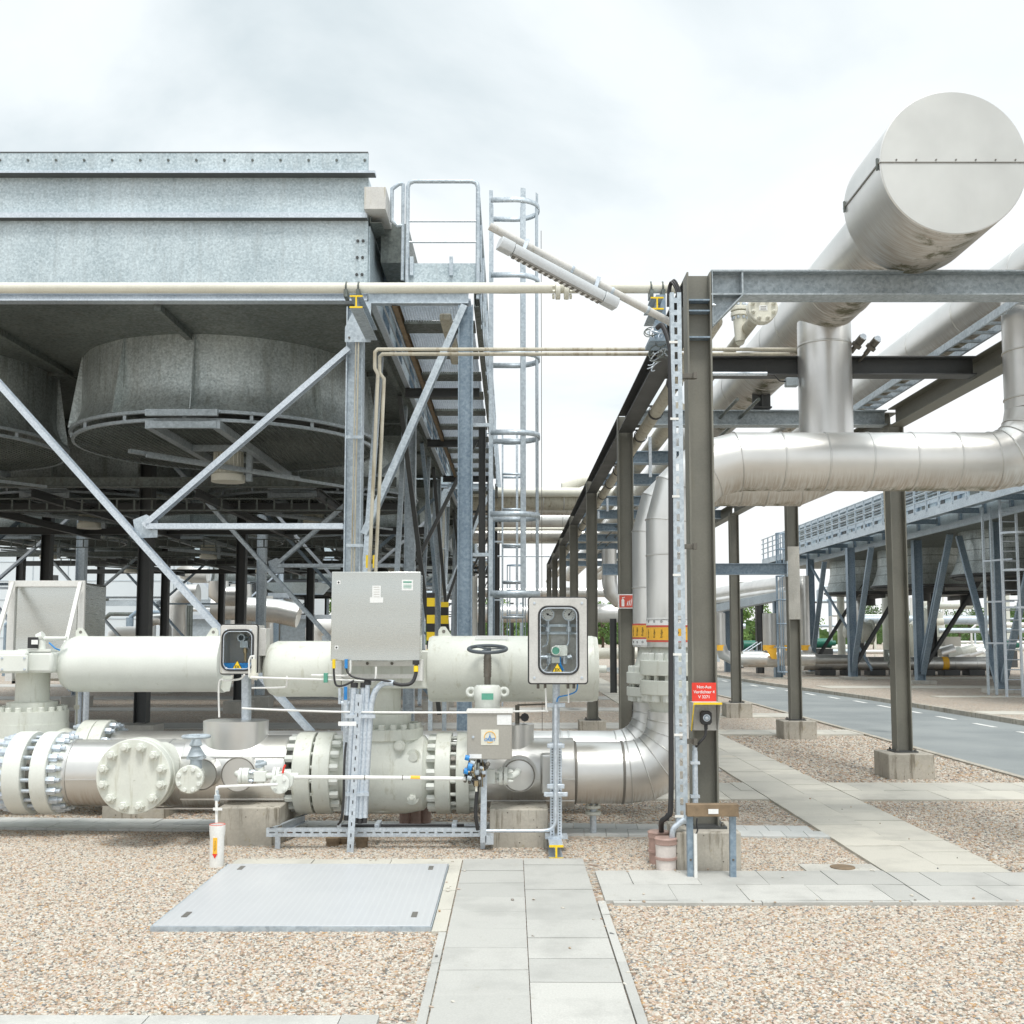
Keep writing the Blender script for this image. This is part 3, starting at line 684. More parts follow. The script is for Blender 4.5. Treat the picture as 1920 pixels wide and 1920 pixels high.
for t, Y, yt, yb, ym, a_s in ((rs1, YF, 1179, 1197, 1165, (-75,-55,-38,-22,-8,5,18,32)), (rs2, YR, 1175, 1193, 1204, (-80,-62,-46,-32))):
    for k, a in enumerate(a_s):
        g_ = R(a); nx, ny = math.sin(g_), -math.cos(g_); z0, z1 = Zp(yb, Y-.27), Zp(yt, Y-.27)
        px_, py_ = XR+nx*(RV+.0075), Y+ny*(RV+.0075)
        q = text('Erdgas', (px_, py_, (z0+z1)/2), (z1-z0)*.34, M['black'], t, ry=-90, rx=90, rz=0, ext=.0003)
        q.rotation_mode = 'XYZ'; q.rotation_euler = (Matrix.Rotation(g_, 3, 'Z') @ Matrix.Rotation(R(90), 3, 'X') @ Matrix.Rotation(R(90), 3, 'Z')).to_euler()
        mb = MB(); c_ = V((XR+nx*(RV+.006), Y+ny*(RV+.006), Zp(ym, Y-.27))); mb.ring(c_, (nx,ny,0), .011, .0016, n=14, m=5)
        mb.tube([c_+V((0,0,-.006)), c_+V((0,0,.006))], .0022, 5); part('arrow_symbol', mb, M['black'], t)
# =================================================================== FLANGES
def disc(mb, c, d, r, w, ch=.006, n=48):
    mb.lathe(V(c)-V(d)*w/2, d, [(0,0),(0,r-ch),(ch,r),(w-ch,r),(w,r-ch),(w,0)], n)
def flange_pair(t, xc0, w0, xc1, w1, Y, Z, Rf, nb, matf, matb, boltr=.03, boltl=.07, stud=False, axis='x'):
    d = {'x': V((1,0,0)), 'z': V((0,0,1)), 'y': V((0,1,0))}[axis]
    def c(a): return V((a,Y,Z)) if axis == 'x' else (V((Y,Z,a)) if axis == 'z' else V((Y,a,Z)))
    for a, w in ((xc0,w0),(xc1,w1)):
        mb = MB(); disc(mb, c(a), d, Rf, w); fp0 = part('flange', mb, matf, t, sharp=40)
    bc = Rf*.86
    bolts(t, c(xc1+w1/2), d, bc, nb, boltr, boltl, matb, a0=4, stud=stud)
    bolts(t, c(xc0-w0/2), -d, bc, nb, boltr, boltl, matb, a0=4, stud=stud)
    mb = MB(); g0, g1 = xc0+w0/2, xc1-w1/2
    u = V((0,0,1)) if axis != 'z' else V((0,1,0)); a = d.cross(u).normalized(); b = a.cross(d)
    for i in range(nb):
        g_ = R(4)+2*math.pi*(i+.5)/nb; q = a*math.cos(g_)*bc+b*math.sin(g_)*bc; mb.cyl(c(g0)+q-d*.01, c(g1)+q+d*.01, boltr*.52, n=10)
    part('stud_ring', mb, matb, fp0)
    mb = MB(); mb.cyl(c(g0), c(g1), Rf*.66, n=40); part('gasket', mb, M['seam'], t)
# =================================================================== FRONT PIPE LINE
# supports
footing(-2.27, 9.86, .53, 1.04, .33, 'stained grey concrete block under the clad pipe next to the white drain tube', 'concrete blocks under the pipes', 'conc')
footing(.06, 9.8, .5, 1.1, .33, 'concrete block with two bolt recesses under the pipe below the grey control cabinet', 'concrete blocks under the pipes', 'conc')
footing(-3.74, 11.0, .62, .6, .28, 'short concrete block under the pipe below the big bolted blind flange', 'concrete blocks under the pipes', 'conc')
# --- insulated pipe, left half
xa, xb = Xp(122,1450,YF-.2), Xp(540,1450,YF-.15)
t = thing('clad_pipe', 'silver clad pipe section with bolted blind flange, oval hood and small hand valves', 'insulated pipe', (-3, YF, 0))
mb = MB(); mb.lathe((0,YF,ZP_), (1,0,0), [(xa,.0),(xa,RP+.02),(xb-.55,RP+.02),(xb-.55,RP+.04),(xb,RP+.04),(xb,.12)], 56); p = part('cladding', mb, M['alu'], t)
mb = MB()
for x in (xa+.03, xa+.9, xb-.72, xb-.56): mb.lathe((x,YF,ZP_), (1,0,0), [(-.01,RP+.02),(-.006,RP+.027),(.006,RP+.027),(.01,RP+.02)], 56)
mb.box(xa, xa+.62, YF-RP-.026, YF-RP-.018, ZP_-.03, ZP_-.024); mb.box(xb-1.3, xb, YF-RP*.55-.14, YF-RP*.55-.06, ZP_-.285, ZP_-.275)
part('joint_band', mb, M['alu_plain'], p)
# square insulation box round the tee
mb = MB(); bx0, bx1 = Xp(338,1450,9.6), Xp(532,1450,9.6)
mb.lathe((0,YF,ZP_), (1,0,0), [(bx0,RP*.8),(bx0,RP+.055),(bx0+.012,RP+.06),(bx1-.012,RP+.06),(bx1,RP+.055),(bx1,RP*.8)], 56)
bxp = part('tee_shell', mb, M['alu'], t, sharp=25)
mb = MB()
for z in (ZP_+.17, ZP_-.2): yy_ = YF-math.sqrt((RP+.06)**2-(z-ZP_)**2); mb.box(bx0,bx1,yy_-.008,yy_+.004,z-.007,z+.007)
part('joint_band', mb, M['alu_plain'], bxp)
def oval(mb, cx, cy, z0, z1, a, b, flare=0, n=40):
    r0 = [(cx+(a)*math.copysign(abs(math.cos(g))**.6, math.cos(g)), cy+b*math.copysign(abs(math.sin(g))**.8, math.sin(g)), z0) for g in [2*math.pi*i/n for i in range(n)]]
    r1 = [(cx+(x-cx)*(1+flare), cy+(y-cy)*(1+flare), z1) for x, y, _ in r0]
    r2 = [(cx+(x-cx)*.96, cy+(y-cy)*.9, z1+.004) for x, y, _ in r1]
    mb.add(r0+r1+r2, [(i,(i+1)%n,n+(i+1)%n,n+i) for i in range(n)]+[(n+i,n+(i+1)%n,2*n+(i+1)%n,2*n+i) for i in range(n)]+[tuple(range(2*n,3*n))])
mb = MB(); cx = Xp(440,1368,9.8); oval(mb, cx, YF-.05, ZP_+.17, Zp(1354,9.65), S(59,9.6), .2, .03); part('oval_hood', mb, M['alu_plain'], t)
# big blind flange facing the viewer, on a short nozzle
fx, fz = P(253,1455,9.2).x, P(253,1455,9.2).z; FR = S(69,9.2)
mb = MB(); mb.cyl((fx+.02,9.3,fz), (fx+.05,YF,fz), FR*.72, n=40); part('nozzle', mb, M['green'], t)
mb = MB(); disc(mb, (fx,9.2,fz), (0,1,0), FR, .09); disc(mb, (fx+.004,9.305,fz), (0,1,0), FR, .10); bf = part('blind_flange', mb, M['green'], t, sharp=40)
bolts(bf, (fx,9.155,fz), (0,-1,0), FR*.80, 12, .042, .045, M['green'])
# valve with little handwheel on an insulated stub
def stub(px, py, r, D0, mat='alu_plain'):
    c = P(px,py,D0); mb = MB(); mb.cyl(c, (c.x+.02, YF, c.z), r, n=36); mb.lathe(c, (0,1,0), [(-.006,r*.2),(-.006,r+.004),(.02,r+.004)], 36); q_ = part('insulated_stub', mb, M[mat], t); mb = MB(); mb.ring(c-V((0,.006,0)),(0,1,0),r,.006,36,6); mb2 = mb; part('rim_ring', mb, M['seam'], q_); return q_, c
s1, c1 = stub(378,1452,S(28,9.4),9.42); s2, c2 = stub(447,1452,S(31,9.4),9.42)
vf = P(356,1461,9.15); mb = MB(); disc(mb, vf, (0,1,0), S(26,9.15), .05, n=36); mb.cyl(vf, (c1.x-.05, 9.45, c1.z), S(17,9.15)); f_ = part('small_blind_flange', mb, M['green'], t)
bolts(f_, vf+V((0,-.025,0)), (0,-1,0), S(20,9.15), 8, .018, .016, M['greenw'], stud=False, hexed=False)
hb = P(368,1434,9.25); ht = P(368,1381,9.25)
mb = MB(); mb.tube([hb-V((0,0,.03)), P(368,1421,9.25), P(368,1417,9.25), P(367,1400,9.25), P(367,1397,9.25), ht], 0, 16, True, [.05,.05,.075,.035,.055,.03]); mb.box(hb.x-.07,hb.x+.07,9.2,9.3,P(0,1423,9.25).z,P(0,1417,9.25).z); part('valve_bonnet', mb, M['wheelb'], t)
mb = MB(); mb.ring(ht, (0,0,1), S(24,9.25), .014); mb.cyl(ht-V((0,0,.012)), ht+V((0,0,.012)), .03)
for a in (20,140,260): mb.tube([ht, ht+V((math.cos(R(a))*S(23,9.25), math.sin(R(a))*S(23,9.25), 0))], .01, 6)
part('handwheel', mb, M['wheelb'], t)
# little flanged valve chain with red lever
z_ = P(480,1455,9.05).z; X_ = lambda px: P(px,1455,9.05).x
mb = MB(); mb.tube([(X_(436),9.2,z_),(X_(452),9.05,z_),(X_(560),9.05,z_)], .028, 12)
for px_ in (452,459,465,516,523): mb.cyl((X_(px_)-.014,9.05,z_),(X_(px_)+.014,9.05,z_), .068 if px_ < 470 else .075, n=24)
mb.cbox((X_(489),9.05,z_), (.10,.09,.085)); mb.cyl((X_(489),9.05,z_-.08),(X_(489),9.05,z_+.08),.03); ch = part('valve_chain', mb, M['greenw'], t, bevel=.004)
for px_ in (448,469,512): bolts(ch, (X_(px_),9.05,z_), (1,0,0), .05, 4, .014, .03, M['zinc'])
mb = MB(); mb.cyl((X_(487),9.05,z_+.07),(X_(487),9.05,z_+.13),.035); mb.cyl((X_(480),9.03,z_+.09),(X_(500),9.03,z_+.11),.018); part('valve_cap', mb, M['wheelb'], t)
fc = P(525,1470,8.95); mb = MB(); disc(mb, fc, (0,1,0), S(18,8.95), .04, n=30); disc(mb, fc+V((.02,.06,.02)), (0,1,0), S(18,8.95), .035, n=30); fcp = part('side_flange', mb, M['greenw'], t)
bolts(fcp, fc+V((0,-.02,0)), (0,-1,0), .055, 4, .014, .014, M['greenw'], stud=False)
mb = MB(); mb.tube([P(530,1450,8.93), P(532,1440,8.93), P(535,1434,8.93)], .009, 8); part('lever', mb, M['red'], t)
# --- drain line and white drain tube
t = thing('drain_line', 'thin pale drain pipe with blue fitting dropping into the white tube', 'pipe', P(407,1545,8.75))
mb = MB(); mb.tube([P(520,1471,8.9), P(412,1475,8.75), P(407,1477,8.75), P(406,1484,8.75), P(406,1560,8.7)], .012, 10); dp = part('tube', mb, M['white'], t)
mb = MB(); c = P(407,1498,8.75); mb.lathe(c, (0,0,1), [(-.05,.0),(-.05,.016),(-.01,.018),(-.01,.024),(.03,.024),(.035,.014),(.07,.014),(.07,0)], 16); part('coupling', mb, M['wheelb'], t)
mb = MB(); mb.cyl(P(407,1507,8.75), P(407,1503,8.75), .020); part('orange_ring', mb, M['rust'], t)
mb = MB(); mb.cbox(P(408,1517,8.7), (S(17,8.7),.004,S(5,8.7))); part('name_plate', mb, M['paper'], t)
t = thing('drain_tube', 'short upright white plastic tube with yellow label and red arrow in the gravel', 'drain tube', P(406,1627,8.52))
c = P(406,1627,8.52); zt = Zp(1546,8.52); rt = S(13,8.52)
mb = MB(); mb.lathe((c.x,8.52,0), (0,0,1), [(-.05,rt),(zt-.1,rt),(zt-.05,rt+.006),(zt,rt+.007),(zt,rt-.004),(zt-.3,rt-.006)], 36); part('tube', mb, M['white'], t)
mb = MB(); mb.ring((c.x,8.52,zt), (0,0,1), rt+.003, .004, 36); part('rim', mb, M['sticker_red'], t)
yl = 8.52-rt-.002; z0, z1 = Zp(1601,yl), Zp(1571,yl); mb = MB(); mb.box(c.x-.016,c.x+.016,yl-.0015,yl+.006,z0,z1); part('yellow_label', mb, M['orange'], t)
mb = MB(); mb.poly([(c.x-.02,yl-.002,z0-.001),(c.x+.02,yl-.002,z0-.001),(c.x,yl-.002,z0-.035)], .006); part('red_arrow', mb, M['red'], t)
q = text('Erdgas Kondensat', (c.x,yl-.003,(z0+z1)/2), .011, M['black'], t, ext=.0002); q.rotation_euler = (Matrix.Rotation(R(90),3,'X') @ Matrix.Rotation(R(90),3,'Z')).to_euler()
# --- ball valve in the middle of the front line
XV = Xp(722,1440,YF)
v2 = thing('ball_valve', 'pale green flanged ball valve in the middle of the pipe line, behind the conduits', 'valve', (XV, YF, 0))
f = lambda px: Xp(px,1445,9.55)
FR2 = S(77,9.6)
mb = MB(); zb_ = Zp(1520,9.7)
mb.lathe((XV,YF,0), (0,0,1), [(zb_-.02,0),(zb_-.02,.17),(zb_+.05,.19),(zb_+.11,.27),(zb_+.22,.335),(ZP_,.37),(ZP_+.1,.37),(Zp(1398,9.6),.33),(Zp(1390,9.6),.32),(Zp(1390,9.6),0)], 56)
mb.lathe((0,YF,ZP_), (1,0,0), [(f(628),.25),(f(640),.27),(f(655),.335),(XV-.2,.365),(XV+.2,.365),(f(790),.335),(f(802),.27),(f(814),.25)], 48)
body = part('body', mb, M['green'], v2, sharp=30)
for px_, py_, r_, d_ in ((749,1399,.05,9.56),(775,1419,.065,9.6),(772,1495,.065,9.62)):
    c = P(px_,py_,d_); mb = MB(); mb.cyl(c, c+V((0,.25,0)), r_, n=24); mb.cyl(c-V((0,.03,0)), c+V((0,.01,0)), r_*.62, n=24); part('boss', mb, M['green'], v2)
for px_, py_ in ((775,1419),(772,1495)): bolts(v2, P(px_,py_,9.59), (0,-1,0), 0, 1, .026, .02, M['green'], stud=False)
flange_pair(v2, f(563), f(580)-f(547)-.0, f(600), f(616)-f(584), YF, ZP_, FR2, 16, M['green'], M['greenw'], .034, .075)
flange_pair(v2, f(829), f(844)-f(815), f(867), f(879)-f(854), YF, ZP_, FR2, 16, M['green'], M['greenw'], .034, .075)
mb = MB(); mb.cyl((f(616),YF,ZP_),(f(630),YF,ZP_),.30,.26,n=40); mb.cyl((f(541),YF,ZP_),(f(550),YF,ZP_),.26,.3,n=40); mb.cyl((f(879),YF,ZP_),(f(915),YF,ZP_),.3,.26,n=40); part('hub', mb, M['green'], v2)
mb = MB(); zB0, zB1 = Zp(1390,9.55), Zp(1370,9.55); mb.lathe((XV,YF,0),(0,0,1),[(zB0-.03,.30),(zB0,.345),(zB1,.345),(zB1,.2)],56); bn = part('bonnet_flange', mb, M['green'], v2)
bolts(bn, (XV,YF,zB1), (0,0,1), .295, 18, .03, .045, M['green'], stud=False, hexed=False)
mb = MB(); mb.lathe((XV,YF,0),(0,0,1),[(zB1,.22),(Zp(1358,9.6),.235),(Zp(1342,9.6),.235),(Zp(1340,9.6),.14),(Zp(1262,9.6),.14)],48); part('neck', mb, M['green'], v2)
# actuator
ZA = Zp(1254,YF); 
mb = MB(); x0, x1 = Xp(489,1254,9.7), Xp(640,1254,9.7); ra = S(53,9.7)
mb.lathe((0,YF,ZA),(1,0,0),[(x0,0),(x0+.005,ra*.62),(x0+.05,ra*.9),(x0+.11,ra),(x1-.09,ra),(x1-.085,ra+.006),(x1-.05,ra+.006),(x1,ra*.97),(x1,.1)],64); part('spring_cylinder', mb, M['green'], v2)
mb = MB(); x0, x1 = Xp(802,1254,9.7), Xp(1122,1254,9.7); ra2 = S(63,9.65)
mb.lathe((0,YF,ZA),(1,0,0),[(x0,0),(x0,ra2*.95),(x0+.03,ra2),(x1-.04,ra2),(x1-.035,ra2-.004),(x1,ra2-.01),(x1,0)],64); pc = part('pneumatic_cylinder', mb, M['green'], v2)
mb = MB(); mb.cyl((x1,YF-.1,ZA-.0),(x1+.08,YF-.1,ZA),.035); part('breather', mb, M['greenw'], pc)
mb = MB(); mb.box(x0-.0,x1-.02,YF,YF+.01,ZA,ZA+.01); 
mb = MB(); mb.box(Xp(642,1250,9.7), Xp(806,1250,9.7), 9.66, 10.14, ZA-.17, ZA+.17); mb.cyl((Xp(700,1250,9.7),YF,ZA),(x0,YF,ZA),.11); part('yoke_housing', mb, M['green'], v2, bevel=.012)
mb = MB()
for z0, z1 in ((1249,1240),(1272,1264)): mb.box(Xp(640,1250,9.5), Xp(784,1250,9.5), 9.5, 9.55, Zp(z0,9.5), Zp(z1,9.5))
mb.box(Xp(628,1250,9.5), Xp(642,1250,9.5), 9.45, 9.6, Zp(1276,9.5), Zp(1237,9.5)); mb.box(Xp(781,1250,9.5), Xp(793,1250,9.5), 9.45, 9.6, Zp(1276,9.5), Zp(1237,9.5)); br = part('mounting_bracket', mb, M['white'], v2)
for px_ in (689,735): bolts(br, P(px_,1244,9.5), (0,-1,0), 0, 1, .014, .012, M['iron'], stud=False); bolts(br, P(px_,1268,9.5), (0,-1,0), 0, 1, .014, .012, M['white'], stud=False)
def ear(px, py, D, parent, sgn):
    c = P(px,py,D); mb = MB(); s_ = .05
    mb.poly([(c.x-s_*1.0,D,c.z-.10),(c.x-s_*1.0,D,c.z+.02),(c.x-s_*.5,D,c.z+.055),(c.x+s_*.3,D,c.z+.055),(c.x+s_*.8,D,c.z+.02),(c.x+s_*2.4,D,c.z-.10)] if sgn > 0 else
            [(c.x-s_*2.4,D,c.z-.10),(c.x-s_*.8,D,c.z+.02),(c.x-s_*.3,D,c.z+.055),(c.x+s_*.5,D,c.z+.055),(c.x+s_*1.0,D,c.z+.02),(c.x+s_*1.0,D,c.z-.10)], .02)
    lug = part('lifting_lug', mb, M['green'], parent)
    mb = MB(); mb.cyl((c.x,D-.003,c.z+.01),(c.x,D+.001,c.z+.01),.016,n=16); part('hole', mb, M['seam'], lug)
ear(832,1186,YF,v2,1)
mb = MB(); mb.box(Xp(890,1198,9.62),Xp(952,1198,9.62),9.7,9.705,Zp(1202,9.7),Zp(1193,9.7)); 
lab = P(921,1196,9.66); mb = MB(); mb.box(lab.x-.15,lab.x+.15,9.745,9.75,lab.z-.012,lab.z+.02); part('name_plate', mb, M['paper'], v2)
# --- rear valve with its actuator (far left)
XW = Xp(61,1300,YR)
v1 = thing('ball_valve', 'left pale green actuated ball valve with a long horizontal cylinder', 'valve', (XW, YR, 0))
ZPR = ZP_; mb = MB(); mb.lathe((XW,YR,0),(0,0,1),[(.2,0),(.2,.2),(.35,.33),(ZPR,.37),(Zp(1368,10.7),.36),(Zp(1360,10.7),.36),(Zp(1360,10.7),0)],48)
mb.lathe((0,YR,ZPR),(1,0,0),[(XW-.7,.26),(XW-.3,.35),(XW+.25,.35),(XW+.5,.26)],40); part('body', mb, M['green'], v1)
za, zb2 = Zp(1361,10.72), Zp(1336,10.72); mb = MB(); mb.lathe((XW,YR,0),(0,0,1),[(za,.30),(za,.355),(zb2,.355),(zb2,.2)],48); bn = part('bonnet_flange', mb, M['green'], v1)
bolts(bn, (XW,YR,zb2), (0,0,1), .31, 18, .03, .045, M['green'], stud=False, hexed=False)
mb = MB(); mb.lathe((XW,YR,0),(0,0,1),[(zb2,.245),(Zp(1320,10.72),.245),(Zp(1318,10.72),.165),(Zp(1260,10.72),.165)],48); part('neck', mb, M['green'], v1)
f = lambda px: Xp(px,1400,10.6)
flange_pair(v1, f(139), f(152)-f(126), f(165), f(177)-f(153), YR, ZPR, .39, 16, M['green'], M['zinc'], .034, .06, stud=True)
mb = MB(); ZA1 = Zp(1245,YR); x0, x1 = Xp(105,1245,10.9), Xp(408,1245,10.9); r1 = S(53,10.85)
mb.lathe((0,YR,ZA1),(1,0,0),[(x0,0),(x0+.004,r1*.55),(x0+.05,r1*.85),(x0+.13,r1*.985),(x0+.17,r1),(x1-.02,r1),(x1-.02,r1+.008),(x1+.03,r1+.008),(x1+.05,r1*.8),(x1+.05,0)],64); part('spring_cylinder', mb, M['greenw'], v1)
mb = MB(); mb.box(Xp(-60,1245,10.7),Xp(54,1245,10.7),10.62,11.3,Zp(1262,10.7),Zp(1220,10.7)); mb.box(Xp(50,1245,10.7),Xp(98,1245,10.7),10.7,11.35,Zp(1262,10.7),Zp(1222,10.7)); yk = part('yoke_housing', mb, M['greenw'], v1, bevel=.03)
mb = MB(); mb.box(Xp(-20,1245,10.6),Xp(51,1245,10.6),10.60,10.62,Zp(1259,10.6),Zp(1229,10.6)); part('cover_plate', mb, M['greenw'], yk, bevel=.004)
for px_, py_ in ((4,1234),(46,1234),(4,1255),(46,1255)): bolts(yk, P(px_,py_,10.6), (0,-1,0), 0, 1, .012, .01, M['zinc'], stud=False)
ear(151,1187,YR,v1,1); ear(400,1187,YR,v1,-1)
mb = MB(); mb.cyl(P(78,1222,10.75),P(78,1196,10.75),.04); mb.cyl(P(72,1197,10.75),P(82,1192,10.75),.05); mb.cyl(P(84,1197,10.75),P(125,1197,10.75),.02); mb.box(Xp(33,1219,10.7),Xp(95,1219,10.7),10.7,10.9,Zp(1222,10.7),Zp(1217,10.7)); part('position_arm', mb, M['greenw'], v1)
mb = MB(); mb.cbox(P(64,1205,10.72),(.10,.08,.11)); part('limit_switch', mb, M['black'], v1, bevel=.006)
mb = MB(); mb.cbox(P(65,1204,10.67),(.065,.004,.045)); part('name_plate', mb, M['paper'], v1)
mb = MB(); mb.tube([P(92,1205,10.7),P(104,1216,10.7),P(112,1219,10.75)],.008,8); part('blue_hose', mb, M['blue'], v1)
mb = MB(); mb.poly([P(412,1290,10.9)+V((-.03,0,.12)),P(436,1290,10.9)+V((0,0,.12)),P(430,1296,10.9),P(420,1297,10.9),P(413,1290,10.9)],.02); part('gusset', mb, M['green'], v1)
# rear clad line
rl = thing('clad_pipe', 'rear silver clad pipe lying just behind the front line, bending up beside the front riser', 'insulated pipe', (0, YR, 0))
Re = .46
elb = arc((XR-Re,YR,ZP_+Re),(0,0,-1),(1,0,0),Re,0,90,5)
mb = MB(); mb.tube([(f(186),YR,ZP_),(XR-Re-.03,YR,ZP_)]+elb[1:]+[(XR,YR,ZP_+Re+.12)], RP, 44); p = part('cladding', mb, M['alu'], rl, sharp=20)
seams(p, [(XR-Re-.3,YR,ZP_)]+elb+[(XR,YR,ZP_+Re+.12)], RP)
mb = MB()
for x in (f(600),-.2,.5,f(1070)): mb.lathe((x,YR,ZP_),(1,0,0),[(-.01,RP),(-.006,RP+.006),(.006,RP+.006),(.01,RP)],44)
part('joint_band', mb, M['alu_plain'], p)
# --- flanged left coupling (front line, far left)
fl_ = thing('flange_coupling', 'bolted pair of pale green flanges with bright stud bolts, nearest at far left', 'pipe flange', (-4.3, YF, 0))
f = lambda px: Xp(px,1450,9.55)
flange_pair(fl_, f(20), f(37)-f(3), f(70), f(86)-f(56), YF, ZP_, S(78,9.6), 20, M['greenw'], M['zinc'], .036, .075, stud=True)
mb = MB(); mb.lathe((0,YF,ZP_),(1,0,0),[(f(86),.31),(f(95),.31),(f(122),RP+.0),(f(126),RP)],48); mb.lathe((0,YF,ZP_),(1,0,0),[(f(-160),RP),(f(-25),.31),(f(3),.31)],48); part('hub', mb, M['green'], fl_)
# --- right half: tee box, elbow
rt_ = thing('clad_pipe', 'silver clad pipe and segmented elbow turning up to the riser flange', 'insulated pipe', (.8, YF, 0))
elb = arc((XR-Re,YF,ZP_+Re),(0,0,-1),(1,0,0),Re,0,90,5)
xs_ = Xp(912,1450,9.6)
mb = MB(); mb.tube([(xs_,YF,ZP_),(XR-Re-.03,YF,ZP_)]+elb[1:]+[(XR,YF,ZP_+Re+.10)], RP, 56); p = part('cladding', mb, M['alu'], rt_, sharp=18)
seams(p, [(XR-Re-.4,YF,ZP_)]+elb+[(XR,YF,ZP_+Re+.12)], RP)
mb = MB()
for px_ in (1081,1172): x = Xp(px_,1450,9.6); mb.lathe((x,YF,ZP_),(1,0,0),[(-.012,RP),(-.007,RP+.008),(.007,RP+.008),(.012,RP)],56)
part('joint_band', mb, M['seam'], p)
mb = MB(); xe = Xp(1079,1450,9.55)
mb.lathe((0,YF,ZP_), (1,0,0), [(xs_,RP*.7),(xs_,RP+.03),(xs_+.012,RP+.035),(xe-.012,RP+.035),(xe,RP+.03),(xe,RP*.8)], 56); tsh = part('tee_shell', mb, M['alu'], rt_, sharp=25)
mb = MB()
for z in (ZP_-.02, ZP_-.22): yy_ = YF-math.sqrt((RP+.035)**2-(z-ZP_)**2); mb.box(xs_,xe,yy_-.007,yy_+.004,z-.005,z+.005)
part('joint_band', mb, M['alu_plain'], tsh)
ch_ = P(968,1378,9.75); mb = MB(); mb.lathe((ch_.x,YF-.05,0),(0,0,1),[(ZP_+.15,S(33,9.8)),(Zp(1359,9.75),S(33,9.8)),(Zp(1358,9.75),0)],40); part('round_hood', mb, M['alu_plain'], rt_)
c = P(973,1454,9.42); r_ = S(29,9.42); mb = MB(); mb.cyl(c,(c.x,YF,c.z),r_,n=40); mb.lathe(c,(0,1,0),[(-.004,0),(-.004,r_*.97),(0,r_+.006),(.03,r_+.006)],40); mb.lathe((c.x,9.54,c.z),(0,1,0),[(0,r_),(0,r_+.025),(.02,r_+.025)],40); q_ = part('insulated_stub', mb, M['alu_plain'], rt_); mb = MB(); mb.ring(c-V((0,.004,0)),(0,1,0),r_,.006,40,6); part('rim_ring', mb, M['seam'], q_)
a_, b_ = P(1014,1415,9.5), P(1052,1491,9.5); mb = MB(); mb.box(a_.x,b_.x,9.5,9.7,b_.z,a_.z); part('panel_box', mb, M['alu_plain'], rt_, bevel=.02)
zz0 = P(960,1455,9.25).z; X_ = lambda px: P(px,1455,9.25).x
mb = MB(); mb.tube([(X_(912),9.25,zz0-.01),(X_(926),9.25,zz0),(X_(960),9.25,zz0),(X_(968),9.28,zz0+.015),(X_(972),9.45,zz0+.02)],.03,12)
for px_ in (939,948): mb.cyl((X_(px_)-.016,9.25,zz0),(X_(px_)+.016,9.25,zz0),.075,n=24)
mb.cbox((X_(920),9.25,zz0),(.08,.09,.12)); ch = part('sample_valve', mb, M['greenw'], rt_, bevel=.004)
for px_ in (932,953): bolts(ch, (X_(px_),9.25,zz0), (1,0,0), .055, 4, .016, .028, M['greenw'])
vq = P(971,1335,YF-.05); mb = MB(); mb.tube([P(970,1360,YF-.05),P(970,1322,YF-.05)],.02,10); mb.tube([P(970,1322,YF-.05),P(1030,1320,YF-.05)],.008,8); mb.tube([P(970,1345,YF-.05),P(984,1345,YF-.05)],.012,8); part('vent_valve', mb, M['iron'], rt_)
mb = MB(); mb.cyl(P(984,1345,YF-.1),P(984,1345,YF-.0),.04,n=8); part('valve_knob', mb, M['black'], rt_)
# drain flange under the pipe
t = thing('drain_flange', 'small pale flanged drain stub under the clad pipe left of the elbow', 'pipe flange', P(1112,1545,YF))
c = P(1112,1515,YF); mb = MB(); mb.cyl((c.x,YF,.0),(c.x,YF,ZP_-.2),.03); part('stub', mb, M['zinc'], t)
for z in (Zp(1512,YF),Zp(1524,YF)): mb = MB(); disc(mb,(c.x,YF,z),(0,0,1),S(15,YF),.03,n=28); fp_ = part('flange', mb, M['green'], t)
bolts(fp_, (c.x,YF,Zp(1509,YF)), (0,0,1), .055, 6, .012, .014, M['green'], stud=False)
# --- riser flange pair
rf = thing('flange_coupling', 'heavy pale green flange pair where the elbow meets the front riser', 'pipe flange', (XR, YF, 1))
zz = lambda py, D=9.6: Zp(py, D)
def vflange(t, Y, R0, tops, nb, Dm):
    z0, z1, z2, z3, zn0, zn1, ztop, zbot = [Zp(q, Dm) for q in tops]
    for a, b in ((z0,z1),(z2,z3)): mb = MB(); disc(mb,(XR,Y,(a+b)/2),(0,0,1),R0,abs(b-a)); fv_ = part('flange', mb, M['green'], t)
    bolts(t, (XR,Y,max(z0,z1)), (0,0,1), R0*.84, nb, .043, zn0-max(z0,z1), M['greenw'], a0=7, stud=False)
    bolts(t, (XR,Y,min(z2,z3)), (0,0,-1), R0*.84, nb, .043, min(z2,z3)-zn1, M['greenw'], a0=7, stud=False)
    mb = MB()
    for i in range(nb):
        g_ = R(7)+2*math.pi*(i+.5)/nb; mb.cyl((XR+math.cos(g_)*R0*.84,Y+math.sin(g_)*R0*.84,max(z2,z3)-.01),(XR+math.cos(g_)*R0*.84,Y+math.sin(g_)*R0*.84,min(z0,z1)+.01),.024,n=10)
    part('stud_ring', mb, M['green'], fv_)
    mb = MB(); mb.lathe((XR,Y,0),(0,0,1),[(zbot,.24),(min(z2,z3),.3)],40); mb.lathe((XR,Y,0),(0,0,1),[(max(z2,z3),.2),(min(z0,z1),.2)],32); mb.lathe((XR,Y,0),(0,0,1),[(max(z0,z1),.28),(ztop,.2)],40); part('hub', mb, M['green'], t)
vflange(rf, YF, S(72,9.6), (1239,1268,1277,1305,1225,1319,1206,1342), 16, 9.57)
rf2 = thing('flange_coupling', 'second pale flange pair mostly hidden behind the one on the front riser', 'pipe flange', (XR, YR, 1))
vflange(rf2, YR, .345, (1262,1284,1290,1308,1250,1318,1210,1340), 16, 10.7)
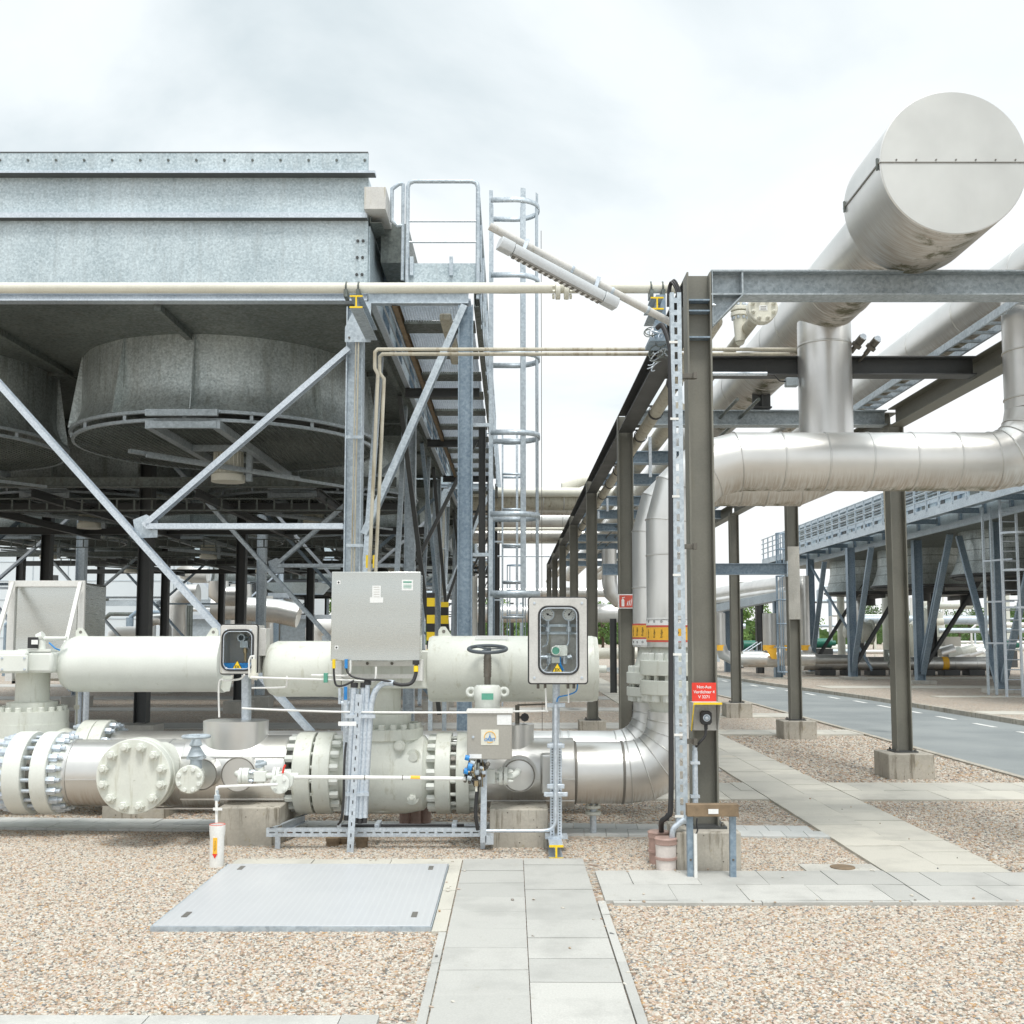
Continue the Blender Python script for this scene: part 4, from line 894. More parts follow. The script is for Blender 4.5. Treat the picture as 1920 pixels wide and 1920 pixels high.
# =================================================================== CONTROL CABINETS AND GAUGE BOXES
def face_box(t, name, x0, y0, x1, y1, D, depth, mat, bevel=.006):
    a, b = P(x0,y0,D), P(x1,y1,D); mb = MB(); mb.box(a.x,b.x,D,D+depth,b.z,a.z); return part(name, mb, mat, t, bevel=bevel), a, b
t = thing('control_cabinet', 'large brushed stainless cabinet with stickers above the middle valve', 'control cabinet', P(706,1237,9.15))
bx, a, b = face_box(t, 'body', 626, 1075, 786, 1236, 9.2, .3, M['steel_box'])
mb = MB(); mb.box(a.x-.012,b.x+.012,9.165,9.2,b.z-.012,a.z+.012); dr = part('door', mb, M['steel_box'], t, bevel=.005)
for px_, py_ in ((635,1092),(631,1214)):
    c = P(px_,py_,9.163); mb = MB(); mb.cbox(c,(.03,.004,.03)); lk = part('lock', mb, M['paper'], dr); mb = MB(); mb.cyl((c.x,9.158,c.z),(c.x,9.162,c.z),.008,n=12); part('keyhole', mb, M['black'], t)
mb = MB(); c = P(706,1110,9.162); mb.cbox(c,(S(16,9.16),.003,S(24,9.16))); st = part('sticker', mb, M['paper'], dr)
mb = MB(); c2_ = P(706,1125,9.161); mb.cbox(c2_,(S(25,9.16),.003,S(10,9.16))); part('sticker', mb, M['paper'], dr)
for k in range(5): mb = MB(); mb.cbox(P(706,1101+k*4.5,9.16),(S(11,9.16),.002,.003)); part('print_line', mb, M['boxgrey'], t)
mb = MB(); c = P(764,1097,9.162); mb.cbox(c,(S(21,9.16),.003,S(20,9.16))); st = part('sticker', mb, M['paper'], dr)
mb = MB(); mb.cbox((c.x,9.1595,c.z+.026),(S(16,9.16),.002,.012)); part('print_line', mb, M['teal'], t)
for k in range(3): mb = MB(); mb.cbox((c.x,9.1595,c.z-.0-.012*k),(S(15,9.16),.002,.004)); part('print_line', mb, M['teal'], t)
# glands and cables under the cabinet
def cable(name, label, pts, r, mat, n=10, sm=6, group=None):
    pts = [V(p) for p in pts]; out = []
    for i in range(len(pts)-1):
        p0 = pts[max(0,i-1)]; p1 = pts[i]; p2 = pts[i+1]; p3 = pts[min(len(pts)-1,i+2)]
        for k in range(sm):
            u = k/sm; out.append(.5*((2*p1)+(p2-p0)*u+(2*p0-5*p1+4*p2-p3)*u*u+(-p0+3*p1-3*p2+p3)*u**3))
    out.append(pts[-1]); mb = MB(); mb.tube(out, r, n)
    return solo(name, label, 'cable' if 'cable' in name else 'pipe', mb, M[mat], group) if label else mb
t = thing('black_cable', 'thick black cable with yellow collar hanging under the large stainless cabinet', 'cable', P(780,1245,9.1))
mb = cable('', None, [P(780,1240,9.12),P(780,1262,9.1),P(772,1280,9.08),P(755,1284,9.06),P(738,1281,9.05)], .016, 'black'); part('sheath', mb, M['black'], t)
mb = MB(); mb.cyl(P(780,1260,9.1),P(780,1249,9.11),.02); part('yellow_collar', mb, M['yellow'], t)
mb = MB(); mb.cyl(P(780,1246,9.12),P(780,1238,9.12),.03); part('gland', mb, M['black'], t)
cable('thin_cable', 'thin black cable sagging from the blue gland to the big grey conduit bend', [P(649,1238,9.1),P(650,1256,9.1),P(660,1268,9.08),P(685,1274,9.07),P(715,1275,9.06),P(742,1280,9.05)], .009, 'black')
cable('thin_cable', 'thin black cable looping below the yellow gland at the cabinet corner', [P(626,1238,9.1),P(626,1262,9.1),P(630,1284,9.1),P(645,1285,9.08),P(664,1276,9.08)], .009, 'black')
for px_, m_, lb in ((626,'yellow','yellow cable gland at the lower left corner of the stainless cabinet'),(649,'blue','blue cable gland under the stainless cabinet')):
    mb = MB(); mb.cyl(P(px_,1253,9.1),P(px_,1236,9.1),.014); solo('cable_gland', lb, 'cable gland', mb, M[m_], 'cable glands')
# conduits standing in front of the valve (they lean a little)
cd = [(664,1288,640+10,1528,.026),(681,1288,668,1533,.02),(689,1283,675,1534,.024),(672,1302,656,1601,.0)]
labs = ['galvanised conduit left of the slotted strut in front of the middle valve','thin galvanised conduit right of the slotted strut','galvanised conduit between the thin one and the tall bent one']
for (x0,y0,x1,y1,r), lb in zip(cd[:3], labs):
    t = thing('conduit', lb, 'conduit', P(x1,y1,9.1), 'galvanised conduits in front of the middle valve')
    mb = MB(); mb.cyl(P(x0,y0,9.1),P(x1,y1,9.1),r,n=16); part('tube', mb, M['zinc'], t)
    mb = MB(); mb.cyl(P(x0+.5,y0-8,9.1),P(x0,y0+1,9.1),r+.006,n=14); mb.cyl(P(x1,y1,9.1),P(x1-.5,y1+10,9.1),r-.003,n=14); part('end_bush', mb, M['black'], t)
t = thing('conduit', 'tall galvanised conduit whose top bends over to the right', 'conduit', P(684,1533,9.1), 'galvanised conduits in front of the middle valve')
mb = cable('', None, [P(684,1533,9.1),P(688,1450,9.1),P(694,1350,9.1),P(697,1318,9.1),P(704,1295,9.1),P(716,1283,9.1),P(728,1280,9.08),P(739,1281,9.06)], .026, 'zinc', 14, 5); part('tube', mb, M['zinc'], t)
mb = MB(); mb.cyl(P(684,1530,9.1),P(683.5,1543,9.1),.02); part('end_bush', mb, M['black'], t)
t = thing('slotted_strut', 'leaning slotted galvanised strut standing in the gravel amid the conduits', 'strut', P(656,1601,9.05))
p0, p1 = P(673,1302,9.05), P(656,1601,9.05); mb = MB(); mb.chan(p1,p0,.055,.03,.004,up=(1,0,0)); cs = part('channel', mb, M['zinc'], t)
mb = MB()
for k in range(14): q = p1+(p0-p1)*((k+.7)/14.6); mb.cbox(q-V((0,.001,0)),(.008,.006,.028))
part('rivets', mb, M['black'], cs)
for py_ in (1343,1489):
    mb = MB(); c0 = P(648,py_,9.07); c1 = P(704 if py_ < 1400 else 692,py_,9.07); mb.bar(c0,c1,.03,.03); solo('conduit_clamp', 'upper clamp rail holding the conduits, beside the valve neck' if py_ < 1400 else 'lower clamp rail holding the conduits low on the valve body', 'clamp', mb, M['zinc'], 'conduit clamp rails')
mb = MB(); mb.box(*[q for q in (Xp(634,1360,9.0),Xp(668,1360,9.0))],9.0,9.005,Zp(1361,9.0),Zp(1353,9.0)); solo('name_plate', 'small white tag plate with red end fixed to the conduits', 'tag plate', mb, M['paper'])
# slim square post with blue lever valve
mb = MB(); mb.bar(P(650,1500,9.25),P(648,1285,9.25),.045,.045,up=(0,1,0)); solo('square_post', 'pale blue galvanised square post left of the conduits', 'post', mb, M['zinc'])
t = thing('lever_valve', 'small instrument valve with bright blue lever beside the conduits', 'valve', P(648,1330,9.15))
mb = MB(); mb.cyl(P(650,1345,9.15),P(649,1312,9.15),.028,n=12); mb.cyl(P(640,1318,9.15),P(656,1318,9.15),.02); mb.cyl(P(637,1320,9.15),P(637,1290,9.15),.014); mb.cyl(P(650,1365,9.15),P(650,1345,9.15),.014); part('body', mb, M['zinc'], t)
mb = MB(); mb.cbox(P(648,1300,9.13),(S(6,9.1),.01,S(25,9.1))); part('lever', mb, M['blue'], t, bevel=.003)
cable('black_cable', 'long thin black cable dropping in front of the left valve flange to the tray', [P(649,1392,9.1),P(647,1410,9.08),P(645,1450,9.05),P(644,1500,9.05),P(640,1535,9.05),P(634,1546,9.1)], .01, 'black')
# thin white instrument tubes
tubes = [('white instrument tube across the middle actuator, upper of the pair',[P(584,1266,9.15),P(640,1267,9.15),P(652,1266,9.15),P(657,1258,9.15),P(657,1238,9.15)],.009),
 ('white instrument tube across the middle actuator, lower of the pair',[P(470,1270,9.15),P(560,1273,9.15),P(640,1275,9.15),P(697,1277,9.13),P(704,1270,9.12),P(705,1250,9.12)],.009),
 ('thin tube branching down below the pair on the middle actuator',[P(472,1290,9.2),P(530,1289,9.2),P(537,1285,9.18),P(538,1268,9.16)],.008),
 ('long thin white line running across from the left gauge box to the grey cabinet',[P(454,1328,9.5),P(520,1331,9.4),P(650,1335,9.1),P(800,1336,9.05),P(880,1336,9.02)],.009),
 ('thin white line from the grey cabinet to the gauge post',[P(958,1334,9.05),P(1020,1333,9.0),P(1024,1330,8.98),P(1023,1290,8.98)],.008),
 ('steel tube dropping from the right of the glass-fronted gauge cabinet',[P(1066,1288,9.0),P(1066,1318,9.0)],.007),
 ('thin tube hanging down at the left gauge box',[P(411,1345,9.75),P(411,1280,9.75),P(425,1276,9.7),P(450,1273,9.65),P(458,1265,9.6)],.009)]
for lb, pts, r in tubes: cable('instrument_tube', lb, pts, r, 'white', 8, 5, 'thin instrument tubes')
mb = MB(); a, b = P(607,1262,9.12), P(614,1280,9.12); mb.box(a.x,b.x,9.11,9.16,b.z,a.z); solo('tube_clip', 'small green clip on the white instrument tubes', 'clip', mb, M['teal'], bevel=.003)
# white crossbar pipe
t = thing('white_pipe', 'straight white pipe running at valve height in front of the middle valve', 'pipe', P(700,1459,8.98))
mb = MB(); mb.tube([P(552,1457,8.98),P(720,1458,8.98),P(873,1460,8.98)],S(3.7,8.98),14); p_ = part('tube', mb, M['white'], t)
mb = MB(); mb.cyl(P(770,1458,8.98),P(788,1458.5,8.98),S(3.9,8.98),n=14); part('orange_sticker', mb, M['orange'], t)
for px_ in (684,755): mb = MB(); mb.ring(P(px_,1458,8.98),(1,0,0),S(4.4,8.98),.003,16); part('clip', mb, M['iron'], t)
# --- grey cabinet with round logo
t = thing('control_cabinet', 'small taupe cabinet with round orange and blue logo beside the handwheel valve', 'control cabinet', P(918,1424,8.95))
bx, a, b = face_box(t, 'body', 876, 1337, 960, 1424, 9.0, .24, M['boxgrey'])
mb = MB(); mb.box(a.x-.006,b.x+.006,8.985,9.26,a.z,a.z+S(5,9)); part('rain_lip', mb, M['white'], t)
def flat(t, name, x0,y0,x1,y1,D,mat,parent=None): a,b = P(x0,y0,D),P(x1,y1,D); mb = MB(); mb.box(a.x,b.x,D-.0015,D+.003,b.z,a.z); return part(name, mb, mat, parent or t)
flat(t,'label_sheet',932,1340,959,1359,8.998,M['paper']); flat(t,'label_sheet',880,1414,903,1422,8.998,M['paper'])
lg = flat(t,'logo_sheet',902,1368,935,1397,8.998,M['cream'])
c = P(918.5,1382,8.994); rr_ = S(10.2,9)
mb = MB(); mb.ring(c,(0,-1,0),rr_,.0028,40,6,a0=-118,a1=118,ref=(0,0,1)); part('logo_arc', mb, M['orange'], lg)
mb = MB(); mb.ring(c,(0,-1,0),rr_,.0028,16,6,a0=150,a1=210,ref=(0,0,1)); part('logo_arc', mb, M['orange'], lg)
text('ORBIT', (c.x,8.992,c.z-.022), .034, M['blue'], t, ext=.0004, bold=.0006)
mb = MB(); mb.poly([(c.x-.012,8.992,c.z-.004),(c.x+.012,8.992,c.z-.004),(c.x+.004,8.992,c.z+.006),(c.x+.002,8.992,c.z+.026),(c.x-.002,8.992,c.z+.026),(c.x-.004,8.992,c.z+.006)],.002); part('logo_figure', mb, M['blue'], lg)
mb = MB(); c = P(887,1382,8.99); mb.cyl(c,c+V((0,.02,0)),.011,n=14); part('lock', mb, M['zinc'], t)
# fittings cluster under it
t = thing('fitting_cluster', 'tangle of small blue and brass instrument fittings under the taupe cabinet', 'fittings', P(890,1440,9.1))
random.seed(5)
for i in range(34):
    px_, py_ = random.uniform(872,915), random.uniform(1426,1468); c = P(px_,py_,9.1+random.uniform(-.1,.05)); a = random.choice([(1,0,0),(0,0,1),(.6,.3,.7)])
    mb = MB(); r_ = random.uniform(.008,.019); l_ = random.uniform(.02,.06); mb.cyl(c-V(a)*l_/2,c+V(a)*l_/2,r_,n=8); mb.cyl(c-V(a)*l_*.2,c+V(a)*l_*.2,r_*1.35,n=6)
    part('fitting', mb, M[random.choice(['iron','iron','black','zinc','brass','wheelb','rust'])], t)
for px_, py_, r_ in ((876,1420,.022),(881,1437,.034),(874,1445,.024),(880,1458,.02),(886,1430,.02)): mb = MB(); mb.cyl(P(px_-4,py_,8.95),P(px_+4,py_+2,8.95),r_,n=14); part('blue_fitting', mb, M['wheelb' if r_ < .021 else 'blue'], t)
for k in range(6): mb = cable('', None, [P(880+5*k,1426,9.1),P(876+6*k,1445,9.02),P(884+4*k,1462,9.05),P(890+3*k,1475,9.1)], .005, 'black', 6, 4); part('small_tube', mb, M[('black','iron','brass')[k%3]], t)
cable('black_cable','black cable bundle falling from the fittings to the low tray',[P(896,1470,9.1),P(893,1500,9.08),P(892,1530,9.08),P(896,1556,9.1)],.016,'black')
mb = MB(); p0, p1 = P(908,1424,9.12), P(906,1580,9.12); mb.chan(p1,p0,.05,.03,.004,up=(1,0,0)); q_ = solo('slotted_strut','upright slotted galvanised strut carrying the taupe cabinet','strut',mb,M['zinc'])
t = thing('brass_sampler','short brass nozzle with pale tip beside the slotted strut','nozzle',P(893,1480,9.0)); mb = MB(); mb.cyl(P(893,1474,9.0),P(893,1464,9.0),.018,n=8); part('nut',mb,M['brass'],t); mb = MB(); mb.cyl(P(893,1484,9.0),P(893,1474,9.0),.010,n=8); part('tip',mb,M['cream'],t)
# --- handwheel valve
t = thing('handwheel_valve', 'white gearbox with lifting ears and a wide grey handwheel on a threaded spindle', 'valve', P(914,1333,9.3))
zc_ = lambda py: Zp(py,9.35)
hx = P(914,1300,9.4).x
mb = MB(); mb.lathe((hx,9.4,0),(0,0,1),[(zc_(1345),.112),(zc_(1314),.112),(zc_(1312),.118),(zc_(1290),.118),(zc_(1285),.10),(zc_(1284),.03)],40)
part('gearbox', mb, M['greenw'], t)
for s_ in (-1,1):
    mb = MB(); c = V((hx+s_*.145,9.4,zc_(1298))); mb.ring(c,(0,1,0),.032,.015,20,8); part('lifting_ear', mb, M['greenw'], t)
a, b = P(903,1300,9.28), P(925,1312,9.28); mb = MB(); mb.box(a.x,b.x,9.272,9.29,b.z,a.z); part('green_plate', mb, M['teal'], t)
mb = MB(); mb.lathe((hx,9.4,0),(0,0,1),[(zc_(1284),.028),(zc_(1270),.028),(zc_(1270),.034),(zc_(1264),.034)]+[(zc_(1263-k*2.6),.033+.003*(k%2)) for k in range(13)]+[(zc_(1229),.03),(zc_(1224),.03),(zc_(1222),.02)],20); part('spindle', mb, M['iron'], t)
wc = V((hx,9.4,zc_(1217))); wr = S(35.5,9.4)
mb = MB(); mb.ring(wc,(0,-.17,1),wr,.016,48,10); mb.cyl(wc-V((0,0,.03)),wc+V((0,0,.012)),.032)
for a in (10,130,250): mb.bar(wc, wc+V((math.cos(R(a))*wr,math.sin(R(a))*wr,math.sin(R(a))*wr*.17)),.03,.012)
part('handwheel', mb, M['hwheel'], t)
# --- glass-fronted gauge boxes
def gauge_box(t, x0,y0,x1,y1,D,depth,wx0,wy0,wx1,wy1,rad):
    a, b = P(x0,y0,D), P(x1,y1,D); c, d = P(wx0,wy0,D), P(wx1,wy1,D)
    o = rrect(a.x,b.x,b.z,a.z,.02); i_ = rrect(c.x,d.x,d.z,c.z,rad)
    n = len(o); mb = MB(); y0_, y1_ = D, D+.035
    vs = [(x,y0_,z) for x,z in o]+[(x,y0_,z) for x,z in i_]+[(x,y1_,z) for x,z in o]+[(x,y1_,z) for x,z in i_]
    fs = []
    for k in range(n):
        j = (k+1)%n; fs += [(k,j,n+j,n+k),(2*n+k,3*n+k,3*n+j,2*n+j),(k,2*n+k,2*n+j,j),(n+k,n+j,3*n+j,3*n+k)]
    mb.add(vs,fs); door = part('door_frame', mb, M['boxstain'], t, bevel=.004)
    def tub(pts, r, m, nm):
        mb = MB(); mb.tube([V((x,D-.002,z)) for x,z in pts]+[V((pts[0][0],D-.002,pts[0][1]))], r, 8, cap=False); return part(nm, mb, m, door)
    tub(i_, .007, M['black'], 'rubber_seal')
    ii = rrect(c.x+.014,d.x-.014,d.z+.014,c.z-.014,max(.01,rad-.014)); tub(ii, .004, M['zinc'], 'seal_lip')
    mb = MB(); w = .006
    mb.box(a.x,a.x+w,D+.036,D+depth,b.z,a.z); mb.box(b.x-w,b.x,D+.036,D+depth,b.z,a.z); mb.box(a.x+w,b.x-w,D+.036,D+depth,a.z-w,a.z); mb.box(a.x+w,b.x-w,D+.036,D+depth,b.z,b.z+w); mb.box(a.x,b.x,D+depth,D+depth+w,b.z,a.z)
    part('case', mb, M['boxstain'], t)
    ol = rrect(a.x-.005,b.x+.005,b.z-.005,a.z+.005,.022); mb = MB(); mb.tube([V((x,D+.036,z)) for x,z in ol]+[V((ol[0][0],D+.036,ol[0][1]))], .006, 6, cap=False); part('door_seal', mb, M['black'], t)
    mb = MB(); mb.poly([(x,D+.012,z) for x,z in i_],.004); part('glass', mb, M['glass'], t)
    for px_, py_ in ((x0+10,y0+10),(x1-10,y0+10),(x0+10,y1-10),(x1-10,y1-10)): bolts(door,P(px_,py_,D),(0,-1,0),0,1,.011,.006,M['zinc'],stud=False,hexed=False)
    return a, b
def gauge(t, px, py, D, r, ang):
    c = P(px,py,D); mb = MB(); mb.lathe(c,(0,1,0),[(-.004,r*.86),(-.012,r*.9),(-.012,r),(.04,r),(.04,0)],32); g_ = part('gauge', mb, M['zinc'], t)
    mb = MB(); mb.cyl(c-V((0,.003,0)),c+V((0,.0,0)),r*.86,n=32); part('dial', mb, M['paper'], g_)
    mb = MB(); d_ = V((math.cos(R(ang)),0,math.sin(R(ang)))); mb.bar(c-V((0,.006,0))-d_*r*.25,c-V((0,.006,0))+d_*r*.65,.006,.002,up=(0,1,0)); mb.cyl(c-V((0,.008,0)),c-V((0,.004,0)),.009,n=10)
    for k in range(11): g2 = R(-45+27*k); e_ = V((math.cos(g2),0,math.sin(g2))); mb.bar(c-V((0,.005,0))+e_*r*.66,c-V((0,.005,0))+e_*r*.8,.003,.001,up=(0,1,0))
    part('needle', mb, M['black'], g_)
    mb = MB(); mb.cyl(c+V((0,.02,-r)),c+V((0,.02,-r-.05)),.012,n=8); mb.cyl(c+V((0,.02,-r-.05)),c+V((0,.02,-r-.09)),.024,n=6); mb.tube([c+V((0,.02,-r-.09)),c+V((0,.02,-r-.16)),c+V((-.01,.02,-r-.2)),c+V((-.045,.02,-r-.22))],.008,8); part('fitting', mb, M['zinc'], g_)
def ex_sign(t, px, py, D, s):
    c = P(px,py,D); mb = MB(); mb.poly([(c.x-s,D-.004,c.z-s*.8),(c.x+s,D-.004,c.z-s*.8),(c.x,D-.004,c.z+s*.95)],.003); e_ = part('warning_sign', mb, M['black'], t)
    k = .82; mb = MB(); mb.poly([(c.x-s*k,D-.006,c.z-s*.8+s*.1),(c.x+s*k,D-.006,c.z-s*.8+s*.1),(c.x,D-.006,c.z+s*.95-s*.19)],.003); part('sign_face', mb, M['yellow'], e_)
    text('EX',(c.x,D-.0075,c.z-s*.38),s*.75,M['black'],t,ext=.0004,bold=.0006)
t = thing('gauge_cabinet', 'stained grey glass-fronted cabinet with two dials on a post, yellow warning triangle inside', 'gauge cabinet', P(1045,1283,8.95))
gauge_box(t, 992,1121,1101,1281,8.9,.22,1010,1137,1085,1264,.075)
gauge(t,1027,1152,9.02,S(12.3,9),-25); gauge(t,1067,1152,9.02,S(12.3,9),50)
for py_ in (1173,1187): mb = MB(); mb.box(Xp(1012,py_,9.1),Xp(1083,py_,9.1),9.08,9.095,Zp(py_+2.5,9.1),Zp(py_-2.5,9.1)); part('mounting_rail', mb, M['galv'], t)
c = P(1042,1220,8.99); mb = MB(); mb.lathe(c,(0,1,0),[(-.02,S(7,9)),(-.02,S(9,9)),(.09,S(9,9)),(.09,0)],28); mb.cbox(c+V((.05,.05,0)),(.1,.06,.09)); mb.cbox(c+V((0,.05,-.08)),(.07,.05,.05)); tr = part('transmitter', mb, M['greenw'], t, bevel=.003)
mb = MB(); mb.cyl(c-V((0,.018,0)),c-V((0,.014,0)),S(7,9),n=24); part('display', mb, M['teal'], tr)
mb = MB(); mb.cyl(P(1014,1232,9.05),P(1072,1232,9.05),.018,n=8); mb.cyl(P(1029,1225,9.05),P(1029,1245,9.05),.02,n=8); mb.cyl(P(1059,1225,9.05),P(1059,1245,9.05),.02,n=8); mb.tube([P(1029,1245,9.05),P(1024,1256,9.05),P(1014,1258,9.05)],.007,8); part('manifold', mb, M['zinc'], t)
mb = cable('', None, [P(1049,1232,9.03),P(1050,1245,9.03),P(1056,1258,9.03)], .012, 'blue', 8, 5); part('blue_hose', mb, M['blue'], t)
ex_sign(t,1045,1252,8.905,S(10.5,8.9))
for px_ in (1009,1022,1065,1076): mb = MB(); mb.cyl(P(px_,1291,9.0),P(px_,1281,9.0),.012,n=8); part('gland', mb, M['iron'], t)
cable('blue_hose','thin blue hose looping from the gauge cabinet to the top of its post',[P(1083,1283,9.0),P(1080,1296,9.0),P(1065,1303,9.0),P(1048,1307,9.0),P(1044,1316,9.0)],.006,'blue',8,5)
t = thing('gauge_cabinet', 'smaller grey windowed box with one instrument and a warning triangle at the left actuator end', 'gauge cabinet', P(446,1264,9.6))
gauge_box(t, 414,1172,480,1263,9.6,.3,417,1181,474,1257,.07)
mb = MB(); a, b = P(481,1178,9.7), P(497,1230,9.7); mb.box(a.x,b.x,9.72,9.9,b.z,a.z); part('side_box', mb, M['boxstain'], t, bevel=.006)
c = P(453,1196,9.7); mb = MB(); mb.lathe(c,(0,1,0),[(-.02,S(5,9.7)),(-.02,S(7.5,9.7)),(.08,S(7.5,9.7)),(.08,0)],24); mb.cbox(P(459,1208,9.72),(.07,.06,.06)); tr = part('transmitter', mb, M['wheelb'], t)
mb = MB(); mb.cyl(P(460,1214,9.72),P(460,1240,9.72),.012,n=8); mb.cyl(P(460,1217,9.72),P(460,1224,9.72),.02,n=6); part('fitting', mb, M['brass'], t)
mb = MB(); mb.box(Xp(420,1245,9.75),Xp(474,1245,9.75),9.7,9.8,Zp(1257,9.75),Zp(1243,9.75)); part('terminal_block', mb, M['blue'], t)
ex_sign(t,445,1247,9.605,S(10,9.6))
mb = MB(); mb.cyl(P(462,1350,9.9),P(462,1264,9.9),.045,n=16); solo('support_post','galvanised round post carrying the smaller gauge box','post',mb,M['zinc'])
t = thing('instrument_valve','small pale needle valve beside the smaller gauge box','valve',P(476,1270,9.5))
mb = MB(); mb.cyl(P(476,1262,9.5),P(476,1235,9.5),.022,n=8); mb.cyl(P(476,1272,9.5),P(476,1262,9.5),.04,n=12); mb.cyl(P(470,1268,9.5),P(483,1272,9.5),.02,n=8); part('body',mb,M['cream'],t)
mb = MB(); mb.tube([P(467,1270,9.5),P(467,1238,9.5),P(470,1231,9.5),P(476,1230,9.5),P(476,1238,9.5)],.008,8); part('small_tube',mb,M['white'],t)
# post of the big gauge cabinet with its channel legs and yellow-ended beam
t = thing('gauge_post', 'galvanised post with perforated channels standing on a yellow-ended beam stub', 'post', P(1043,1600,8.9))
mb = MB(); mb.cyl(P(1042,1398,9.1),P(1043,1283,9.1),S(7,9.1),n=24); part('upper_tube', mb, M['zinc'], t)
mb = MB(); pts = [P(1042,1320,9.0),P(1042,1480,9.0),P(1042,1530,9.0)]; mb.tube(pts,S(3.6,9.0),14); part('conduit', mb, M['zinc'], t)
mb = cable('', None, [P(1042,1528,9.0),P(1041,1543,9.0),P(1033,1554,9.0),P(1020,1557.5,9.0),P(1000,1558,9.0),P(912,1558,9.0)], S(3.3,9), 'zinc', 12, 6); part('conduit', mb, M['zinc'], t)
for px_ in (1035.5,1049.5):
    p1, p0 = P(px_,1567,9.1), P(px_,1392,9.1); mb = MB(); mb.chan(p1,p0,S(8,9.1),.04,.004,up=(1,0,0)); cp = part('channel', mb, M['zinc'], t)
    mb = MB()
    for k in range(34): q = p1+(p0-p1)*((k+.5)/34); mb.cyl(q-V((0,.0018,0)),q+V((0,.002,0)),.006,n=6)
    part('rivets', mb, M['black'], cp)
for py_, w in ((1322,24),(1398,22),(1474,22),(1489,30)): mb = MB(); mb.box(Xp(1042-w/1.35,py_,9.05),Xp(1042+w/1.35,py_,9.05),9.02,9.06,Zp(py_+4,9.05),Zp(py_-4,9.05)); part('clamp', mb, M['zinc'], t, bevel=.004)
mb = MB(); mb.box(Xp(1022,1568,9.1),Xp(1064,1568,9.1),9.04,9.2,Zp(1571,9.1),Zp(1566,9.1)); part('base_bracket', mb, M['zinc'], t)
hI = S(25,8.75); zI = P(1043,1598,8.75).z; xI = P(1043,1598,8.75).x
mb = MB(); mb.ibeam((xI,8.75,zI),(xI,9.3,zI),hI,hI,.013,.011); ib = part('beam_stub', mb, M['zinc'], t)
mb = MB(); mb.ibeam((xI,8.738,zI),(xI,8.749,zI),hI+.006,hI+.006,.017,.016); part('yellow_end', mb, M['yellow'], ib)
mb = MB(); mb.box(xI-.05,xI+.05,9.0,9.2,-.02,zI-hI/2); part('foot', mb, M['galv'], t)
# low cable tray
t = thing('cable_tray', 'low galvanised slotted cable tray on short legs in front of the middle valve', 'cable tray', P(700,1575,9.15))
z0, z1 = Zp(1569,9.2), Zp(1553,9.2); x0, x1 = Xp(499,1561,9.2), Xp(900,1561,9.2)
mb = MB(); th_ = .004; zs0, zs1 = z0+(z1-z0)*.40, z0+(z1-z0)*.58
mb.box(x0,x1,9.2,9.2+th_,z0,zs0); mb.box(x0,x1,9.2,9.2+th_,zs1,z1)
k = 0; x = x0
while x < x1-.01: mb.box(x,min(x+.025,x1),9.2,9.2+th_,zs0,zs1); x += .075
mb.box(x0,x1,9.2+th_,9.24,z1-th_,z1); mb.box(x0,x1,9.2+th_,9.24,z0,z0+th_); part('front_channel', mb, M['zinc'], t)
mb = MB(); mb.chan((x0+.02,9.2,(z0+z1)/2),(x0+.02+.16,9.95,(z0+z1)/2),z1-z0,.035,.004); part('side_channel', mb, M['zinc'], t)
mb = MB(); mb.box(Xp(632,1549,9.45),x1+.0,9.45,9.49,Zp(1553,9.45),Zp(1546,9.45)); part('rear_channel', mb, M['zinc'], t)
mb = MB(); mb.tube([P(640,1548,9.4),P(780,1547,9.4),P(870,1547,9.4)],.011,8); mb.tube([P(660,1552,9.38),P(900,1551,9.38)],.008,8); part('tray_cable', mb, M['black'], t)
for px_ in (708,852): mb = MB(); mb.box(Xp(px_,1548,9.35)-.02,Xp(px_,1548,9.35)+.02,9.3,9.5,Zp(1553,9.4),Zp(1541,9.4)); part('clamp', mb, M['zinc'], t)
for px_ in (520,905): mb = MB(); mb.box(Xp(px_,1575,9.2)-.02,Xp(px_,1575,9.2)+.02,9.205,9.24,-.03,z0); part('leg', mb, M['zinc'], t)
mb = MB(); mb.cbox(P(918,1572,9.2),(S(15,9.2),.16,S(16,9.2))); part('square_tube', mb, M['zinc'], t)
# clay-brown pipe stubs in the ground
for i, (px_, py0, py1, D, r_, lb) in enumerate(((624,1570,1593,9.36,12,'brown pipe stub below the low tray, left of three'),(645,1570,1596,9.45,12,'brown pipe stub half behind the leaning strut'),(678,1570,1598,9.3,11,'brown pipe stub right of the leaning strut'),(760,1509,1532,10.35,11,'reddish pipe stub under the middle valve, left of three'),(779,1509,1532,10.35,11,'reddish pipe stub under the middle valve, centre of three'),(798,1509,1531,10.4,10,'reddish pipe stub under the middle valve, right of three'),(541,1538,1552,9.8,10,'low red-brown pipe cap in the corner of the cable tray'))):
    c = P(px_,py1,D); zt = Zp(py0,D); r_ = S(r_,D); mb = MB(); mb.lathe((c.x,D,0),(0,0,1),[(-.05,r_),(zt-.03,r_),(zt-.03,r_+.006),(zt,r_+.006),(zt,0)],28); solo('pipe_stub', lb, 'pipe stub', mb, M['clay' if i > 2 else 'rust'], 'brown plastic pipe stubs')
